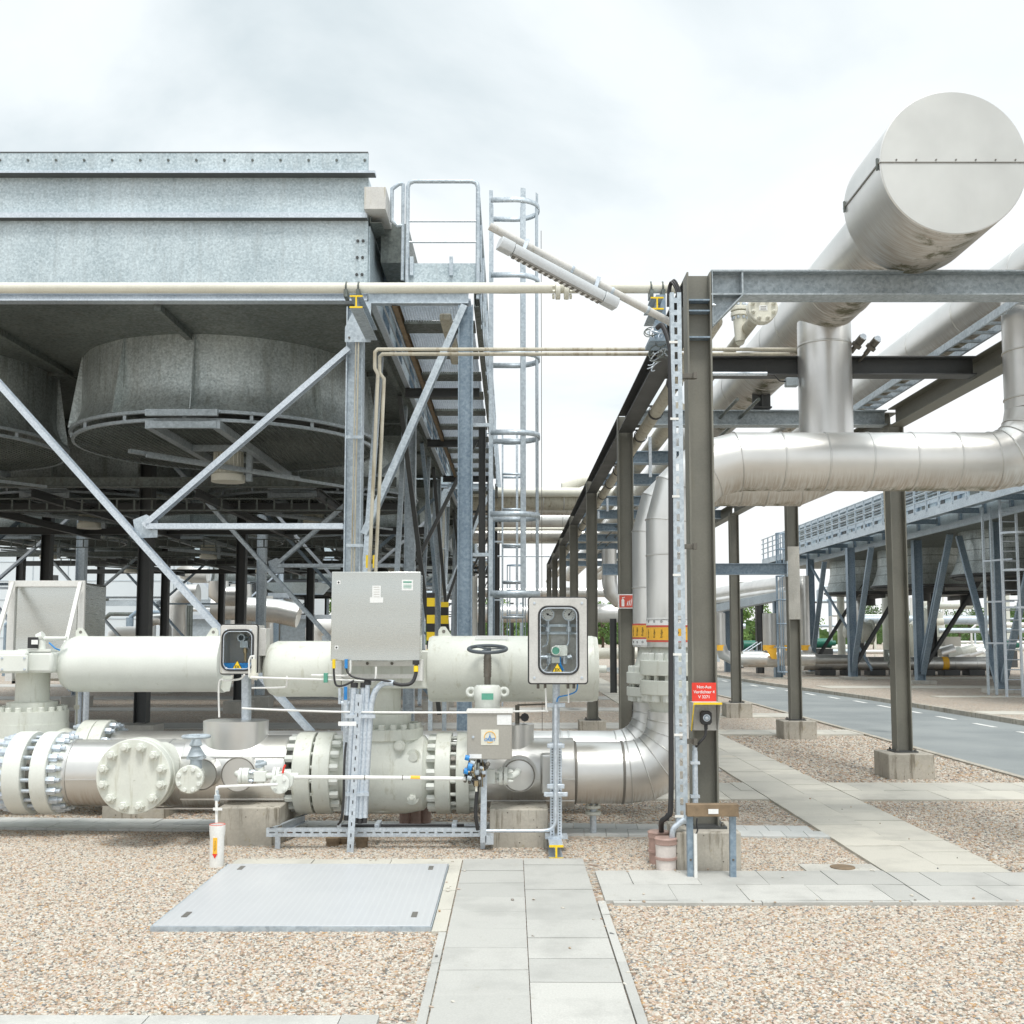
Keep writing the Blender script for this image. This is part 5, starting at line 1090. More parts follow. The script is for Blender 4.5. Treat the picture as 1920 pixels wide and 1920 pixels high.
# --- red emergency-stop sign and box on the rack post
yq = 8.5; t = thing('sign', 'red sign reading Not-Aus Verdichter 4 V 3271 on the rack post', 'sign', P(1320,1315,yq))
a, b = P(1297,1280,yq-.0), P(1343,1315,yq); mb = MB(); mb.box(a.x,b.x,yq-.003,yq,b.z,a.z); part('plate', mb, M['red'], t)
text('Not-Aus\nVerdichter 4\nV 3271', ((a.x+b.x)/2,yq-.005,(a.z+b.z)/2), .0325, M['paper'], t, ext=.0004, sp=1.2, bold=.0004)
t = thing('emergency_stop', 'grey hooded box with black emergency stop switch below the red sign', 'switch box', P(1323,1372,8.35))
a, b = P(1300,1320,8.42), P(1345,1370,8.42); mb = MB(); mb.box(a.x,b.x,8.44,8.5,b.z,a.z); part('back_plate', mb, M['boxstain'], t, bevel=.003)
mb = MB(); a, b = P(1298,1317,8.36), P(1349,1317,8.36); zl_, zt_ = P(0,1326,8.3).z, P(0,1317,8.36).z; zb_ = P(0,1371,8.36).z
mb.box(a.x,b.x,8.28,8.5,zt_-.005,zt_); mb.poly([(a.x,8.28,zt_-.006),(a.x,8.5,zt_-.006),(a.x,8.5,zb_),(a.x,8.42,zb_)],.005,(1,0,0)); mb.poly([(b.x-.005,8.28,zt_-.006),(b.x-.005,8.5,zt_-.006),(b.x-.005,8.5,zb_),(b.x-.005,8.42,zb_)],.005,(1,0,0)); hd = part('hood', mb, M['boxstain'], t)
mb = MB(); mb.box(a.x-.004,b.x+.004,8.27,8.28,zt_-.012,zt_+.004); mb.bar((a.x-.002,8.272,zt_-.01),(a.x-.002,8.41,zb_),.008,.008); part('yellow_edge', mb, M['yellow'], hd)
c = P(1323,1346,8.4); mb = MB(); mb.poly([(c.x+dx,8.36,c.z+dz) for dx,dz in ((-.03,-.05),(.03,-.05),(.042,-.03),(.042,.04),(.025,.055),(-.025,.055),(-.042,.04),(-.042,-.03))],.07); mb.cyl((c.x,8.39,c.z-.05),(c.x,8.39,c.z-.09),.014); part('switch_body', mb, M['black'], t, bevel=.004)
mb = MB(); mb.lathe((c.x,8.36,c.z+.003),(0,-1,0),[(0,.028),(.01,.028),(.012,.022),(.004,.018),(.02,.014),(.022,0)],24); part('push_button', mb, M['zinc'], t)
cable('black_cable','black lead from the emergency stop switch to the grey conduit below',[P(1323,1368,8.39),P(1322,1380,8.38),P(1312,1392,8.38),P(1305,1400,8.4)],.01,'black',8,5)
mb = MB(); mb.cyl(P(1304,1512,8.42),P(1303,1408,8.42),.022,n=14); mb.cyl(P(1303,1408,8.42),P(1303,1398,8.42),.019,n=12); solo('conduit','short grey conduit running down the rack post under the switch box','conduit',mb,M['zinc'])
for py_ in (1430,1493): mb = MB(); mb.cbox(P(1303,py_,8.42),(.07,.05,.022)); solo('conduit_clamp','upper clip on the short conduit of the rack post' if py_ < 1450 else 'lower clip on the short conduit of the rack post','clamp',mb,M['zinc'],'clips on the post conduit')
# vertical cable ladder beside the post
t = thing('cable_ladder','upright slotted cable ladder fixed to the left side of the front rack post','cable ladder',P(1270,1540,8.35))
za, zb_ = .36, Zp(548,8.35); xl, xr = P(1262,1000,8.35).x, P(1283,1000,8.35).x
mb = MB(); w_ = (xr-xl); s0, s1 = xl+w_*.34, xl+w_*.62
mb.box(xl,s0,8.35,8.355,za,zb_); mb.box(s1,xr,8.35,8.355,za,zb_); mb.box(xl,xl+.004,8.355,8.41,za,zb_); mb.box(xr-.004,xr,8.355,8.41,za,zb_)
z = za
while z < zb_: mb.box(s0,s1,8.35,8.355,z,min(z+.042,zb_)); z += .10
part('slotted_channel', mb, M['galv'], t)
mb = MB(); z = za+.05
while z < zb_-.2: mb.box(xl-.012,s1,8.343,8.349,z,z+.018); z += .62
part('cable_tie', mb, M['white'], t)
for py_ in (706,1025,1390): mb = MB(); c = P(1290,py_,8.4); mb.cbox(c,(.12,.06,.035)); mb.cbox(c+V((.05,-.03,0)),(.03,.04,.05)); part('beam_clamp', mb, M['iron'], t)
pts = [P(1232,615,8.5),P(1243,612,8.45),P(1256,650,8.38),P(1257,700,8.37),P(1258,1000,8.36),P(1258,1300,8.36),P(1258,1500,8.36),P(1252,1530,8.38),P(1241,1540,8.45),P(1240,1560,8.6)]
cable('black_cable','thick black cable running down beside the upright cable ladder into a brown pot',pts,.021,'black',12,8)
for k in range(3): cable('black_cable',('innermost','middle','outermost')[k]+' black cable loop arching over the top of the upright cable ladder',[P(1252+2*k,575,8.45),P(1253+2*k,545-2*k,8.45),P(1258+3*k,529-2*k,8.42),P(1268+3*k,545-k,8.4),P(1271+3*k,570,8.4)],.009,'black',8,5,'cable loops')
# plastic pots
for (px_,py0,py1,D,r_,two,lb) in ((1249,1570,1636,8.36,20,True,'front two-tone brown and white plastic pot by the post footing'),(1235,1558,1620,8.64,19,False,'rear brown plastic pot swallowing the thick black cable')):
    c = P(px_,py1,D); zt = Zp(py0,D); r_ = S(r_,D); t = thing('cable_pot',lb,'cable pot',(c.x,D,0),'cable pots at the post footing')
    mb = MB(); mb.lathe((c.x,D,0),(0,0,1),[(-.04,r_*.9),(zt*.42,r_*.93),(zt*.80,r_*.96),(zt*.80,0)],32); part('body',mb,M['pinkw' if two else 'clay'],t)
    mb = MB(); mb.lathe((c.x,D,0),(0,0,1),[(zt*.8,r_*.98),(zt*.82,r_*1.04),(zt*.9,r_*1.0),(zt*.97,r_*1.06),(zt,r_*.98),(zt,0)],32); part('lid',mb,M['clay'],t)
    mb = MB(); mb.lathe((c.x,D,0),(0,0,1),[(zt*.36,r_*.95),(zt*.37,r_*1.03),(zt*.44,r_*1.03),(zt*.45,r_*.95)],32); part('collar',mb,M['clay'],t)
cable('conduit','pale grey conduit bending from the cable ladder foot into the front pot',[P(1284,1536,8.34),P(1272,1545,8.34),P(1262,1556,8.34),P(1260,1578,8.36)],.022,'zinc',12,6)
# bar frame in front of the footing
t = thing('guard_frame','low frame of two galvanised legs and a rusty brown crossbar before the post footing','guard frame',(1.55,8.08,0))
for px_ in (1295,1375): mb = MB(); p1, p0 = P(px_,1636,8.08), P(px_-(.5 if px_ > 1300 else 1),1528,8.08); p1.z = -.04; mb.chan(p1,p0,S(11,8.1),.045,.006,up=(1,0,0)); lgp = part('leg', mb, M['bluegrey'], t); bolts(lgp,P(px_,1612,8.08),(0,-1,0),0,1,.009,.006,M['iron'],stud=False)
a, b = P(1288,1508,8.03), P(1385,1531,8.03); mb = MB(); mb.box(a.x,b.x,8.02,8.10,b.z,a.z); cb_ = part('crossbar', mb, M['rust'], t, bevel=.004)
a, b = P(1328,1517,8.02), P(1347,1526,8.02); mb = MB(); mb.box(a.x,b.x,8.016,8.02,b.z,a.z); part('name_plate', mb, M['paper'], cb_)
mb = MB(); mb.cyl((P(1305,1600,8.04).x,8.06,-.03),(P(1305,1600,8.04).x,8.06,Zp(1563,8.06)),.013,n=10); solo('white_tube','thin white plastic tube standing by the left leg of the guard frame','pipe',mb,M['white'])
cable('thin_cable','short thin black lead rising from the white tube at the post',[P(1305,1564,8.06),P(1308,1556,8.08),P(1306,1546,8.12),P(1307,1535,8.16)],.006,'black',8,5)
# fire extinguisher sign on the second post
ys = 14.19; t = thing('sign','square red fire extinguisher pictogram sign on the second rack post','sign',P(1173,1141,ys))
a, b = P(1158.5,1114,ys), P(1188.5,1141,ys); mb = MB(); mb.box(a.x,b.x,ys-.004,ys,b.z,a.z); pl = part('plate', mb, M['paper'], t)
a2, b2 = P(1161,1116,ys), P(1187,1139,ys); mb = MB(); mb.box(a2.x,b2.x,ys-.007,ys-.004,b2.z,a2.z); part('red_face', mb, M['sticker_red'], pl)
c = P(1168,1129,ys-.009); u_ = S(1,ys); mb = MB(); mb.poly([(c.x-2.6*u_,ys-.009,c.z-8*u_),(c.x+2.6*u_,ys-.009,c.z-8*u_),(c.x+2.6*u_,ys-.009,c.z+4*u_),(c.x+1*u_,ys-.009,c.z+6.5*u_),(c.x-1*u_,ys-.009,c.z+6.5*u_),(c.x-2.6*u_,ys-.009,c.z+4*u_)],.002); mb.poly([(c.x-1*u_,ys-.009,c.z+7*u_),(c.x+4*u_,ys-.009,c.z+9*u_),(c.x+3.6*u_,ys-.009,c.z+10*u_),(c.x-2*u_,ys-.009,c.z+8.6*u_)],.002); part('extinguisher_symbol', mb, M['paper'], pl)
mb = MB(); c = P(1180,1129,ys-.009)
for k in range(3): x = c.x+(-5+3.4*k)*u_; mb.poly([(x,ys-.009,c.z-7*u_),(x+1.6*u_,ys-.009,c.z-6*u_),(x+3.4*u_,ys-.009,c.z+(1+2*k)*u_),(x+2.8*u_,ys-.009,c.z+(3+2*k)*u_),(x+1.0*u_,ys-.009,c.z-1*u_)],.002)
part('flame_symbol', mb, M['paper'], pl)
t = thing('fire_extinguisher','red fire extinguisher peeking out between the second post and the silver elbow','fire extinguisher',P(1202,1360,14.0))
c = P(1204,1365,13.95); mb = MB(); mb.lathe((c.x,13.95,0),(0,0,1),[(.3,0),(.3,.09),(.8,.09),(.86,.05),(.9,.03),(.9,0)],20); mb2 = mb; part('body', mb, M['red'], t)
mb = MB(); mb.cyl((c.x,13.95,.9),(c.x,13.95,.96),.02); mb.cbox((c.x+.03,13.95,.96),(.12,.03,.02)); part('handle', mb, M['black'], t)
mb = MB(); mb.box(c.x-.1,c.x-.08,13.9,14.2,.25,.9); mb.box(c.x-.1,c.x+.1,13.86,14.04,.24,.29); part('bracket', mb, M['dark'], t)
# =================================================================== OVERHEAD PIPES AND LAMP
YC = 11.15; zc = Zp(540,YC); rC = S(10.3,YC)
xe_ = Xp(1386,545,YC)
t = thing('cream_pipe','cream painted overhead pipe crossing from the cooler to the rack with a flange joint','pipe',(0,YC,0))
mb = MB(); mb.tube([(-16,YC,zc),(xe_-.25,YC,zc)]+arc((xe_-.22,YC,zc-.22),(0,0,1),(1,0,0),.22,15,90,5)+[(xe_,YC,Zp(585,YC))],rC,24); part('tube', mb, M['cream'], t)
for px_ in (1046,1062):
    mb = MB(); disc(mb,(Xp(px_,540,YC),YC,zc-.03+.0),(1,0,0),S(17,YC),S(9,YC),n=28); fp_ = part('flange', mb, M['cream'], t)
    bolts(fp_,(Xp(px_+(6 if px_ > 1050 else -6),540,YC),YC,zc-.03),(1 if px_ > 1050 else -1,0,0),S(13,YC),8,.016,.025,M['cream'],stud=False)
for px_, py_ in ((1386,580),(1386,590)): mb = MB(); disc(mb,(xe_,YC,Zp(py_,YC)),(0,0,1),S(17,YC),S(8,YC),n=28); fp_ = part('flange', mb, M['cream'], t); bolts(fp_,(xe_,YC,Zp(py_+(5 if py_ > 585 else -5),YC)),(0,0,-1 if py_ > 585 else 1),S(13,YC),8,.016,.028,M['zinc'],stud=False)
mb = MB(); mb.tube([(xe_,YC,Zp(590,YC)),(xe_,YC,Zp(640,YC))],rC*.9,20,True,[rC*1.3,rC*.9]); part('tube', mb, M['cream'], t)
for px_ in (650,673,1220,1242): mb = MB(); mb.ring((Xp(px_,540,YC),YC,zc),(1,0,0),rC+.004,.010,20,6); mb.box(Xp(px_,540,YC)-.02,Xp(px_,540,YC)+.02,YC-rC-.02,YC+rC+.02,zc-rC-.06,zc-rC+.02); part('pipe_clamp', mb, M['galv_dull'], t)
# longitudinal cream pipe with blind flange
c = P(1430,578,10.4); rB = S(11.5,10.4)
t = thing('cream_pipe','stained cream pipe ending in a round bolted blind flange, running back along the rack','pipe',(c.x,10.4,0))
mb = MB(); mb.tube([(c.x,10.5,c.z),(c.x,56,c.z)],rB,20); part('tube', mb, M['creamd'], t)
mb = MB(); disc(mb,(c.x,10.4,c.z),(0,1,0),S(28.5,10.4),.05,n=40); disc(mb,(c.x,10.47,c.z),(0,1,0),S(28.5,10.4),.05,n=40); bf = part('blind_flange', mb, M['cream'], t)
bolts(bf,(c.x,10.375,c.z),(0,-1,0),S(21.5,10.4),8,.021,.03,M['cream'])
mb = MB(); mb.cbox((c.x,10.373,c.z-.005),(S(16,10.4),.004,S(10,10.4))); part('name_plate', mb, M['paper'], bf)

for k in (-1,1): mb = MB(); mb.cbox((c.x,10.3695,c.z-.005+.011*k),(S(11,10.4),.002,.006)); part('print_line', mb, M['seam'], t)
mb = MB(); mb.tube([(xe_,YC,Zp(640,YC)),(c.x,YC+.25,c.z)],rC*.85,16); part('branch', mb, M['cream'], t)
# thin pair of pipes
for k, (py_, lb) in enumerate(((655,'upper of two thin weathered pipes crossing overhead to the rack'),(664,'lower of two thin weathered pipes crossing overhead to the rack'))):
    z = Zp(py_,11.0+.06*k); Y = 11.0+.06*k; xx = Xp(703+9*k,py_,Y); mb = MB()
    mb.tube([(Xp(1492 if k == 0 else 1480,py_,Y),Y,z),(xx+.03,Y,z),(xx,Y,z-.03),(xx,Y,z-.2),(xx+.03+.015*k,Y+.03,z-.26),(xx+.03+.015*k-.09,Y,1.7)],.019,10)
    solo('thin_pipe', lb, 'pipe', mb, M['creamd'], 'thin overhead pipes')
mb = MB(); mb.tube([(RX1+.15,11.0,Zp(701,11.0)),(Xp(1438,701,11),11.0,Zp(701,11.0))],.022,12); solo('conduit','pale grey conduit fixed along the dark cross beam','conduit',mb,M['zinc'])
t = thing('junction_box','small pale grey junction box hanging from the dark cross beam','junction box',P(1484,720,11))
mb = MB(); mb.cbox(P(1484,717,11.05),(.13,.1,.09)); part('case',mb,M['wheelb'],t,bevel=.01)
mb = cable('',None,[P(1438,702,11),P(1452,704,11),P(1462,714,11),P(1476,715,11.05)],.007,'black',8,5); part('lead',mb,M['black'],t)
# bracket stubs with yellow ends carrying the cream pipe
for px_, lb in ((668,'yellow-ended steel bracket under the cream pipe at the cooler post'),(1232,'yellow-ended steel bracket under the cream pipe near the rack')):
    Y0 = YC-.45 if px_ < 700 else YC-.3; c = P(px_,566 if px_ < 700 else 569,Y0); h_ = S(24,Y0)
    t = thing('pipe_bracket', lb, 'bracket', c, 'yellow-ended pipe brackets')
    mb = MB(); mb.ibeam(c,(c.x,YC+.75 if px_ < 700 else YC+.3,c.z),h_,h_,.01,.008); part('beam_stub', mb, M['galv'], t)
    mb = MB(); mb.ibeam(c-V((0,.012,0)),c-V((0,.001,0)),h_+.004,h_+.004,.016,.016); part('yellow_end', mb, M['yellow'], t)
    if px_ > 700: mb = MB(); mb.box(c.x+.02,c.x+.12,YC-.1,YC+.06,ZT,c.z+.16); part('upright', mb, M['bluegrey'], t)
# strip lamp on a tubular arm
t = thing('strip_lamp','long grey strip lamp slung under a slanting pipe arm from the rack post','lamp',P(1255,606,8.6))
a, b = P(918,424,8.1), P(1260,606,8.55); mb = MB(); mb.cyl(a,b,S(7.5,8.3),n=20); arm = part('arm', mb, M['boxstain'], t)
mb = MB(); u_ = (b-a).normalized()
for f_ in (.44,.66,.86): q = a+(b-a)*f_; mb.lathe(q,u_,[(-.012,S(7.5,8.3)),(-.008,S(8.3,8.3)),(.008,S(8.3,8.3)),(.012,S(7.5,8.3))],20)
part('joint_band', mb, M['galv'], arm)
a, b = P(962,468,8.05), P(1130,557,8.35); dn = V((-.35,0,-1)).normalized()
def lampseg(p, q, w, h, nm, mat, parent, taper=0):
    mb = MB(); k = [(-w,-h*.35),(-w*.75,-h),(w*.75,-h),(w,-h*.35),(w,h*.3),(w*.72,h*.85),(0,h),(-w*.72,h*.85),(-w,h*.3)]; mb.prism(p,q,k,up=(0,0,1)); return part(nm, mb, mat, parent, bevel=.004)
w_, h_ = .050, .046; d_ = (b-a).normalized()
bd = lampseg(a,b,w_,h_,'housing',M['lamp'],t); 
lampseg(a-d_*.12,a-d_*.004,w_*1.08,h_*1.06,'end_cap',M['lamp'],t); lampseg(b+d_*.004,b+d_*.13,w_*1.08,h_*1.06,'end_cap',M['lamp'],t)
side = d_.cross(V((0,0,1))).normalized(); upv = side.cross(d_)
mb = MB(); o_ = -upv*(h_+.004)
mb.bar(a+o_+d_*.02,b+o_-d_*.02,w_*1.1,.01,up=upv); part('diffuser', mb, M['lens'], t)
mb = MB(); n_ = 17
for i in range(n_): q = a+(b-a)*((i+.5)/n_)+o_-upv*.006; mb.bar(q-d_*.012,q+d_*.012,w_*1.15,.006,up=upv)
mb.bar(a+o_+side*w_*.62-d_*0,b+o_+side*w_*.62,.01,.02,up=upv)
part('louvre_strip', mb, M['seam'], t)
for f_ in (.1,.9): q = a+(b-a)*f_; mb = MB(); mb.bar(q+upv*h_,q+upv*(h_+.09),.03,.03,up=(0,1,0)); part('hanger', mb, M['zinc'], t)
# chain and wire tangle at the rack corner
t = thing('wire_tangle','tangle of galvanised wires and mesh at the rack corner left of the cable ladder','wires',P(1232,660,8.9))
random.seed(11)
for i in range(20):
    c = P(random.uniform(1218,1250),random.uniform(620,690),8.8+random.uniform(-.1,.4)); mb = MB(); mb.ring(c,(random.uniform(-1,1),random.uniform(-1,1),random.uniform(-1,1)),random.uniform(.03,.08),.005,14,5,0,random.choice((360,240,200))); part('wire_loop',mb,M['galv_dull' if i%2 else 'zinc'],t)
mb = MB(); mb.cbox(P(1236,645,8.9),(.2,.3,.03)); mb.cbox(P(1238,625,8.9),(.1,.1,.2)); part('bracket',mb,M['bluegrey'],t)
# longitudinal pipe under the left rack beam, with clamps
t = thing('thin_pipe','weathered brown-grey pipe clamped along the underside of the left rack beam','pipe',(RX1+.17,9,0))
mb = MB(); mb.tube([(RX1+.19,8.9,ZT-.32),(RX1+.19,52,ZT-.32)],.075,16); pp = part('tube',mb,M['creamd'],t)
mb = MB(); 
for i in range(18): y = 9.6+1.5*i; mb.lathe((RX1+.19,y,ZT-.32),(0,1,0),[(-.02,.08),(-.02,.09),(.02,.09),(.02,.08)],16); mb.box(RX1+.09,RX1+.29,y-.015,y+.015,ZT-.25,ZT-.235)
part('joint_band',mb,M['dark'],pp)
for i in range(7):
    y = 10.2+2.2*i; mb = MB(); mb.box(RX1+.36,RX1+.40,y-.02,y+.02,ZT-1.0+.1*i,ZT-.24); solo('slotted_hanger','slotted hanger strip under the left rack beam, number %s from the front'%('one two three four five six seven'.split()[i]),'hanger',mb,M['zinc'],'slotted hangers under the left rack beam')
# small instrument valves on the beam right of the drop pipe
for i, (px_,py_) in enumerate(((1618,632),(1645,636))):
    t = thing('instrument_valve',('left' if i == 0 else 'right')+' of two small brownish valves beside the tall duct on the dark beam','valve',P(px_,660,10.9),'small valves on the dark beam')
    c = P(px_,py_,10.9); mb = MB(); mb.cyl(c,(c.x-.04,11.0,c.z-.06),.042,n=8); mb.cyl((c.x-.04,11.0,c.z-.06),(c.x-.08,11.05,c.z-.12),.026,n=10); mb.cyl((c.x-.08,11.05,c.z-.12),(c.x-.11,11.15,Zp(674,11.1)),.018,n=10); mb.cyl((c.x-.03,10.98,c.z-.05),(c.x-.05,11.0,c.z-.075),.055,n=14); part('body',mb,M['iron'],t)
    mb = MB(); mb.cyl(c-V((0,.012,0)),c,.035,n=14); part('cap',mb,M['zinc'],t)
for k in (0,1):
    mb = MB(); x = XH-.55+.26*k; mb.tube([(x,12.8,Zp(800,13.9)+.12),(x,40,Zp(800,13.9)+.12)],.022,10); solo('thin_pipe',('left' if k == 0 else 'right')+' of two small grey pipes running back beneath the big header','pipe',mb,M['galv_dull'],'small pipes under the big header')
# =================================================================== AIR COOLER
YA = 12.0; ZB = Zp(564,YA); ZTT = Zp(291,YA); XRT = Xp(690,430,YA)
def make_fan(parent, cx, cy, zt, zb, rt, rb, first=None):
    if first is None:
        mb = MB(); h = zt-zb; prof = []
        for i in range(9): u = i/8; prof.append((zt-h*u, rt+(rb-rt)*max(0,(u-.62)/.38)**2.2))
        mb.lathe((cx,cy,0),(0,0,1),prof+[(z,r+.01) for z,r in prof[::-1]],64,closed=True)
        sh = part('fan_shroud', mb, M['shroud'], parent)
        for a in (168,205,243,272,318,12,60,120):
            g_ = R(a); mb = MB(); n_ = V((math.cos(g_),math.sin(g_),0)); p_ = V((cx,cy,0))+n_*(rt+.012)
            mb.add([p_+V((0,0,zt)),p_+V((0,0,zb+.02)),p_+V((0,0,zb+.02))+n_*(rb-rt+.03),p_+n_*.02+V((0,0,zt)),
                    p_+V((-n_.y*.012,n_.x*.012,zt)),p_+V((0,0,zb+.02))+V((-n_.y,n_.x,0))*.012,p_+V((0,0,zb+.02))+n_*(rb-rt+.03)+V((-n_.y,n_.x,0))*.012,p_+n_*.02+V((-n_.y*.012,n_.x*.012,zt))],
                   [(0,1,2,3),(7,6,5,4),(0,4,5,1),(1,5,6,2),(2,6,7,3),(3,7,4,0)])
            part('stiffening_fin', mb, M['shroud'], sh)
        mb = MB(); mb.lathe((cx,cy,0),(0,0,1),[(zb-.03,rb-.02),(zb-.03,rb+.03),(zb+.01,rb+.03),(zb+.01,rb-.02)],64,closed=True)
        mb.lathe((cx,cy,0),(0,0,1),[(zb-.13,rb-.05),(zb-.13,rb-.01),(zb-.09,rb-.01),(zb-.09,rb-.05)],64,closed=True)
        for k in range(16): g_ = 2*math.pi*k/16; mb.box(cx+math.cos(g_)*(rb-.02)-.02,cx+math.cos(g_)*(rb-.02)+.02,cy+math.sin(g_)*(rb-.02)-.02,cy+math.sin(g_)*(rb-.02)+.02,zb-.1,zb+.02)
        part('rim', mb, M['rimz'], sh)
        mb = MB(); y = -rb+.06
        while y < rb-.05:
            xw = math.sqrt(max(0,(rb-.03)**2-y*y)); mb.box(cx-xw,cx+xw,cy+y-.004,cy+y+.004,zb-.12,zb-.112); mb.box(cx+y-.004,cx+y+.004,cy-xw,cy+xw,zb-.128,zb-.12); y += .075
        part('wire_guard', mb, M['galv_dull'], sh)
        mb = MB()
        for s_ in (-.42,.42): mb.box(cx+s_-.05,cx+s_+.05,cy-rb-.05,cy+rb+.05,zb-.24,zb-.14)
        for yy in (-rb-.03,-.5,.5,rb+.03): mb.box(cx-.42,cx+.42,cy+yy-.03,cy+yy+.03,zb-.235,zb-.15)
        mb.box(cx-.45,cx+.45,cy-rb-.12,cy-rb-.06,zb-.09,zb-.01)
        part('motor_beam', mb, M['rimz'], sh)
        mb = MB()
        mb.bar((cx-1.0,cy-rb+.9,zb-.36),(cx+.9,cy+.6,zb-.46),.09,.05); mb.bar((cx-.7,cy-rb+.7,zb-.46),(cx+1.5,cy+1.2,zb-.5),.04,.04); mb.box(cx+.28,cx+.36,cy-.1,cy-.02,zb-.6,zb-.12); part('service_arm', mb, M['rimz'], sh)
        mb = MB()
        for k in range(20): g_ = 2*math.pi*k/20; mb.box(cx+math.cos(g_)*.2-.012,cx+math.cos(g_)*.2+.012,cy+math.sin(g_)*.2-.012,cy+math.sin(g_)*.2+.012,zb-.48,zb-.16)
        mb.cyl((cx,cy,zb-.5),(cx,cy,zb-.15),.19,n=28); mb.cyl((cx,cy,zb-.6),(cx,cy,zb-.5),.24,n=28); part('motor', mb, M['cream'], sh)
        mb = MB()
        for k in range(5):
            g_ = R(20+72*k); d_ = V((math.cos(g_),math.sin(g_),0)); mb.bar(V((cx,cy,zb+.35))+d_*.2,V((cx,cy,zb+.35))+d_*(rt-.08),.26,.03)
        mb.cyl((cx,cy,zb+.2),(cx,cy,zb+.5),.3,n=24); mb.cyl((cx,cy,zb+.55),(cx,cy,zb+.6),rt-.02,n=40); part('blades_and_shade_disc', mb, M['dark'], sh)  # dark disc above the blades stands in for shade inside the shroud
        return sh, (cx,cy)
    sh, c0 = first; s2_ = sh.copy(); COL.objects.link(s2_); s2_.location = V(sh.location)+V((cx-c0[0],cy-c0[1],0))
    for ch in list(sh.children): c = ch.copy(); COL.objects.link(c); c.parent = s2_
    return first
def colm(t, x, y, z0, z1, m, w=.2): mb = MB(); mb.ibeam((x,y,z0),(x,y,z1),w,w,.013,.01,up=(1,0,0)); return part('column', mb, M[m], t)
def brace(t, a, b, m='zinc', s=.125, up=(0,1,0)): mb = MB(); mb.chan(a,b,s,s*.5,.008,up=up); return part('brace', mb, M[m], t)
XL = -16.2; PX = 4.65; CX = [-1.80,-6.45,-11.1,-15.75]; CY = [12.05,18.75,25.4]
ac = thing('air_cooler','huge galvanised air cooler on posts with big round fans beneath, nearest at left','air cooler',(-6.45,12,0))
zz = lambda py: Zp(py,YA)
mb = MB(); mb.box(XL,XRT,YA,25.6,zz(552),zz(333)); p = part('plenum', mb, M['galv_fascia'], ac)
mb = MB(); mb.box(XL,XRT+.0,YA-.06,YA-.002,zz(330),ZTT); part('top_band', mb, M['galv_fascia'], ac)
mb = MB(); mb.box(XL,XRT+.09,YA-.13,YA-.0,zz(333),zz(328.5)); mb.box(XL,XRT+.0,YA-.09,YA-.0,zz(413.5),zz(404)); part('ledge', mb, M['zinc'], ac)
mb = MB(); mb.box(XL,XRT+.088,YA-.126,YA-.002,zz(333)-.004,zz(333)-.0005); mb.box(XL,XRT-.002,YA-.087,YA-.002,zz(413.5)-.004,zz(413.5)-.0005); part('ledge_shade_strip', mb, M['dark'], ac)  # dark strips paint in the shade and grime beneath the two ledges
mb = MB(); mb.box(XL,XRT+.0,YA-.065,YA-.0,ZTT,ZTT+.012); part('roof_edge', mb, M['dark'], ac)
mb = MB(); mb.ibeam((XL,YA+.02,(zz(552)+ZB)/2+.0),(XRT,YA+.02,(zz(552)+ZB)/2),zz(548)-ZB,.14,.02,.012); part('edge_beam', mb, M['zinc'], ac)
tb = [c for c in ac.children if c.name.startswith('top_band')][0]
for i in range(14): bolts(tb,P(684-52.6*i,300.5,YA-.06),(0,-1,0),0,1,.015,.012,M['galv_dull'],stud=False,hexed=False)
for px_, py_ in ((671,452),(681,452),(670,483),(680,483),(669,515),(679,515)): bolts(p,P(px_,py_,YA),(0,-1,0),0,1,.017,.014,M['dark'],stud=False,hexed=False)
mb = MB(); mb.ring((Xp(307,289,YA),YA+.1,ZTT+.012),(0,1,0),.045,.008,16,6,-100,100,ref=(0,0,1)); part('lifting_eye', mb, M['zinc'], ac)
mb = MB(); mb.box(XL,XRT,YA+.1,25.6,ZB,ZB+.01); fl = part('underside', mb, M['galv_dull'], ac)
mb = MB()
for x in (-1.75,-4.12,-6.45,-8.78,-11.1,-13.4): mb.box(x-.04,x+.04,YA+.12,25.5,ZB-.08,ZB-.001)
for y in (15.35,18.75,22.1,25.4): mb.box(XL,XRT-.1,y-.03,y+.03,ZB-.06,ZB-.002)
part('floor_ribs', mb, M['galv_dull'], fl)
# right flank
mb = MB(); mb.box(XRT+.002,XRT+.02,YA+.05,25.6,ZB,ZB+.9); fk = part('flank_panel', mb, M['galv_fascia'], ac)
for y in (13.4,14.9,16.9,18.7,20.5,22,23.8,25.3): mb = MB(); mb.box(XRT+.022,XRT+.10,y-.06,y+.06,ZB+.02,ZB+.9); part('flank_stiffener', mb, M['bluegrey'], ac)
mb = MB(); mb.chan((XRT+.02,YA,ZB+1.0),(XRT+.02,25.6,ZB+1.0),.16,.14,.01); part('flank_rail', mb, M['galv_dull'], ac)
mb = MB(); mb.box(XRT+.022,XRT+.09,YA,25.6,ZB-.03,ZB+.02); part('flank_rail', mb, M['zinc'], ac)
for k in (0,1): mb = MB(); mb.tube([(XRT+.14+.05*k,YA+.2,ZB+.06+.05*k),(XRT+.14+.05*k,25.3,ZB+.06+.05*k)],.014,8); part('side_line', mb, M['galv'], ac)
# end boxes, header box at upper right corner
mb = MB(); a, b = P(683,350,YA-.2), P(723,392,YA-.2); mb.box(a.x,b.x,YA-.2,YA+.5,b.z,a.z); part('corner_box', mb, M['boxstain'], ac, bevel=.004)
mb = MB(); mb.box(XRT+.1,XRT+.42,YA+.4,25.3,zz(470),zz(395)); part('tube_header', mb, M['galv_dull'], ac)
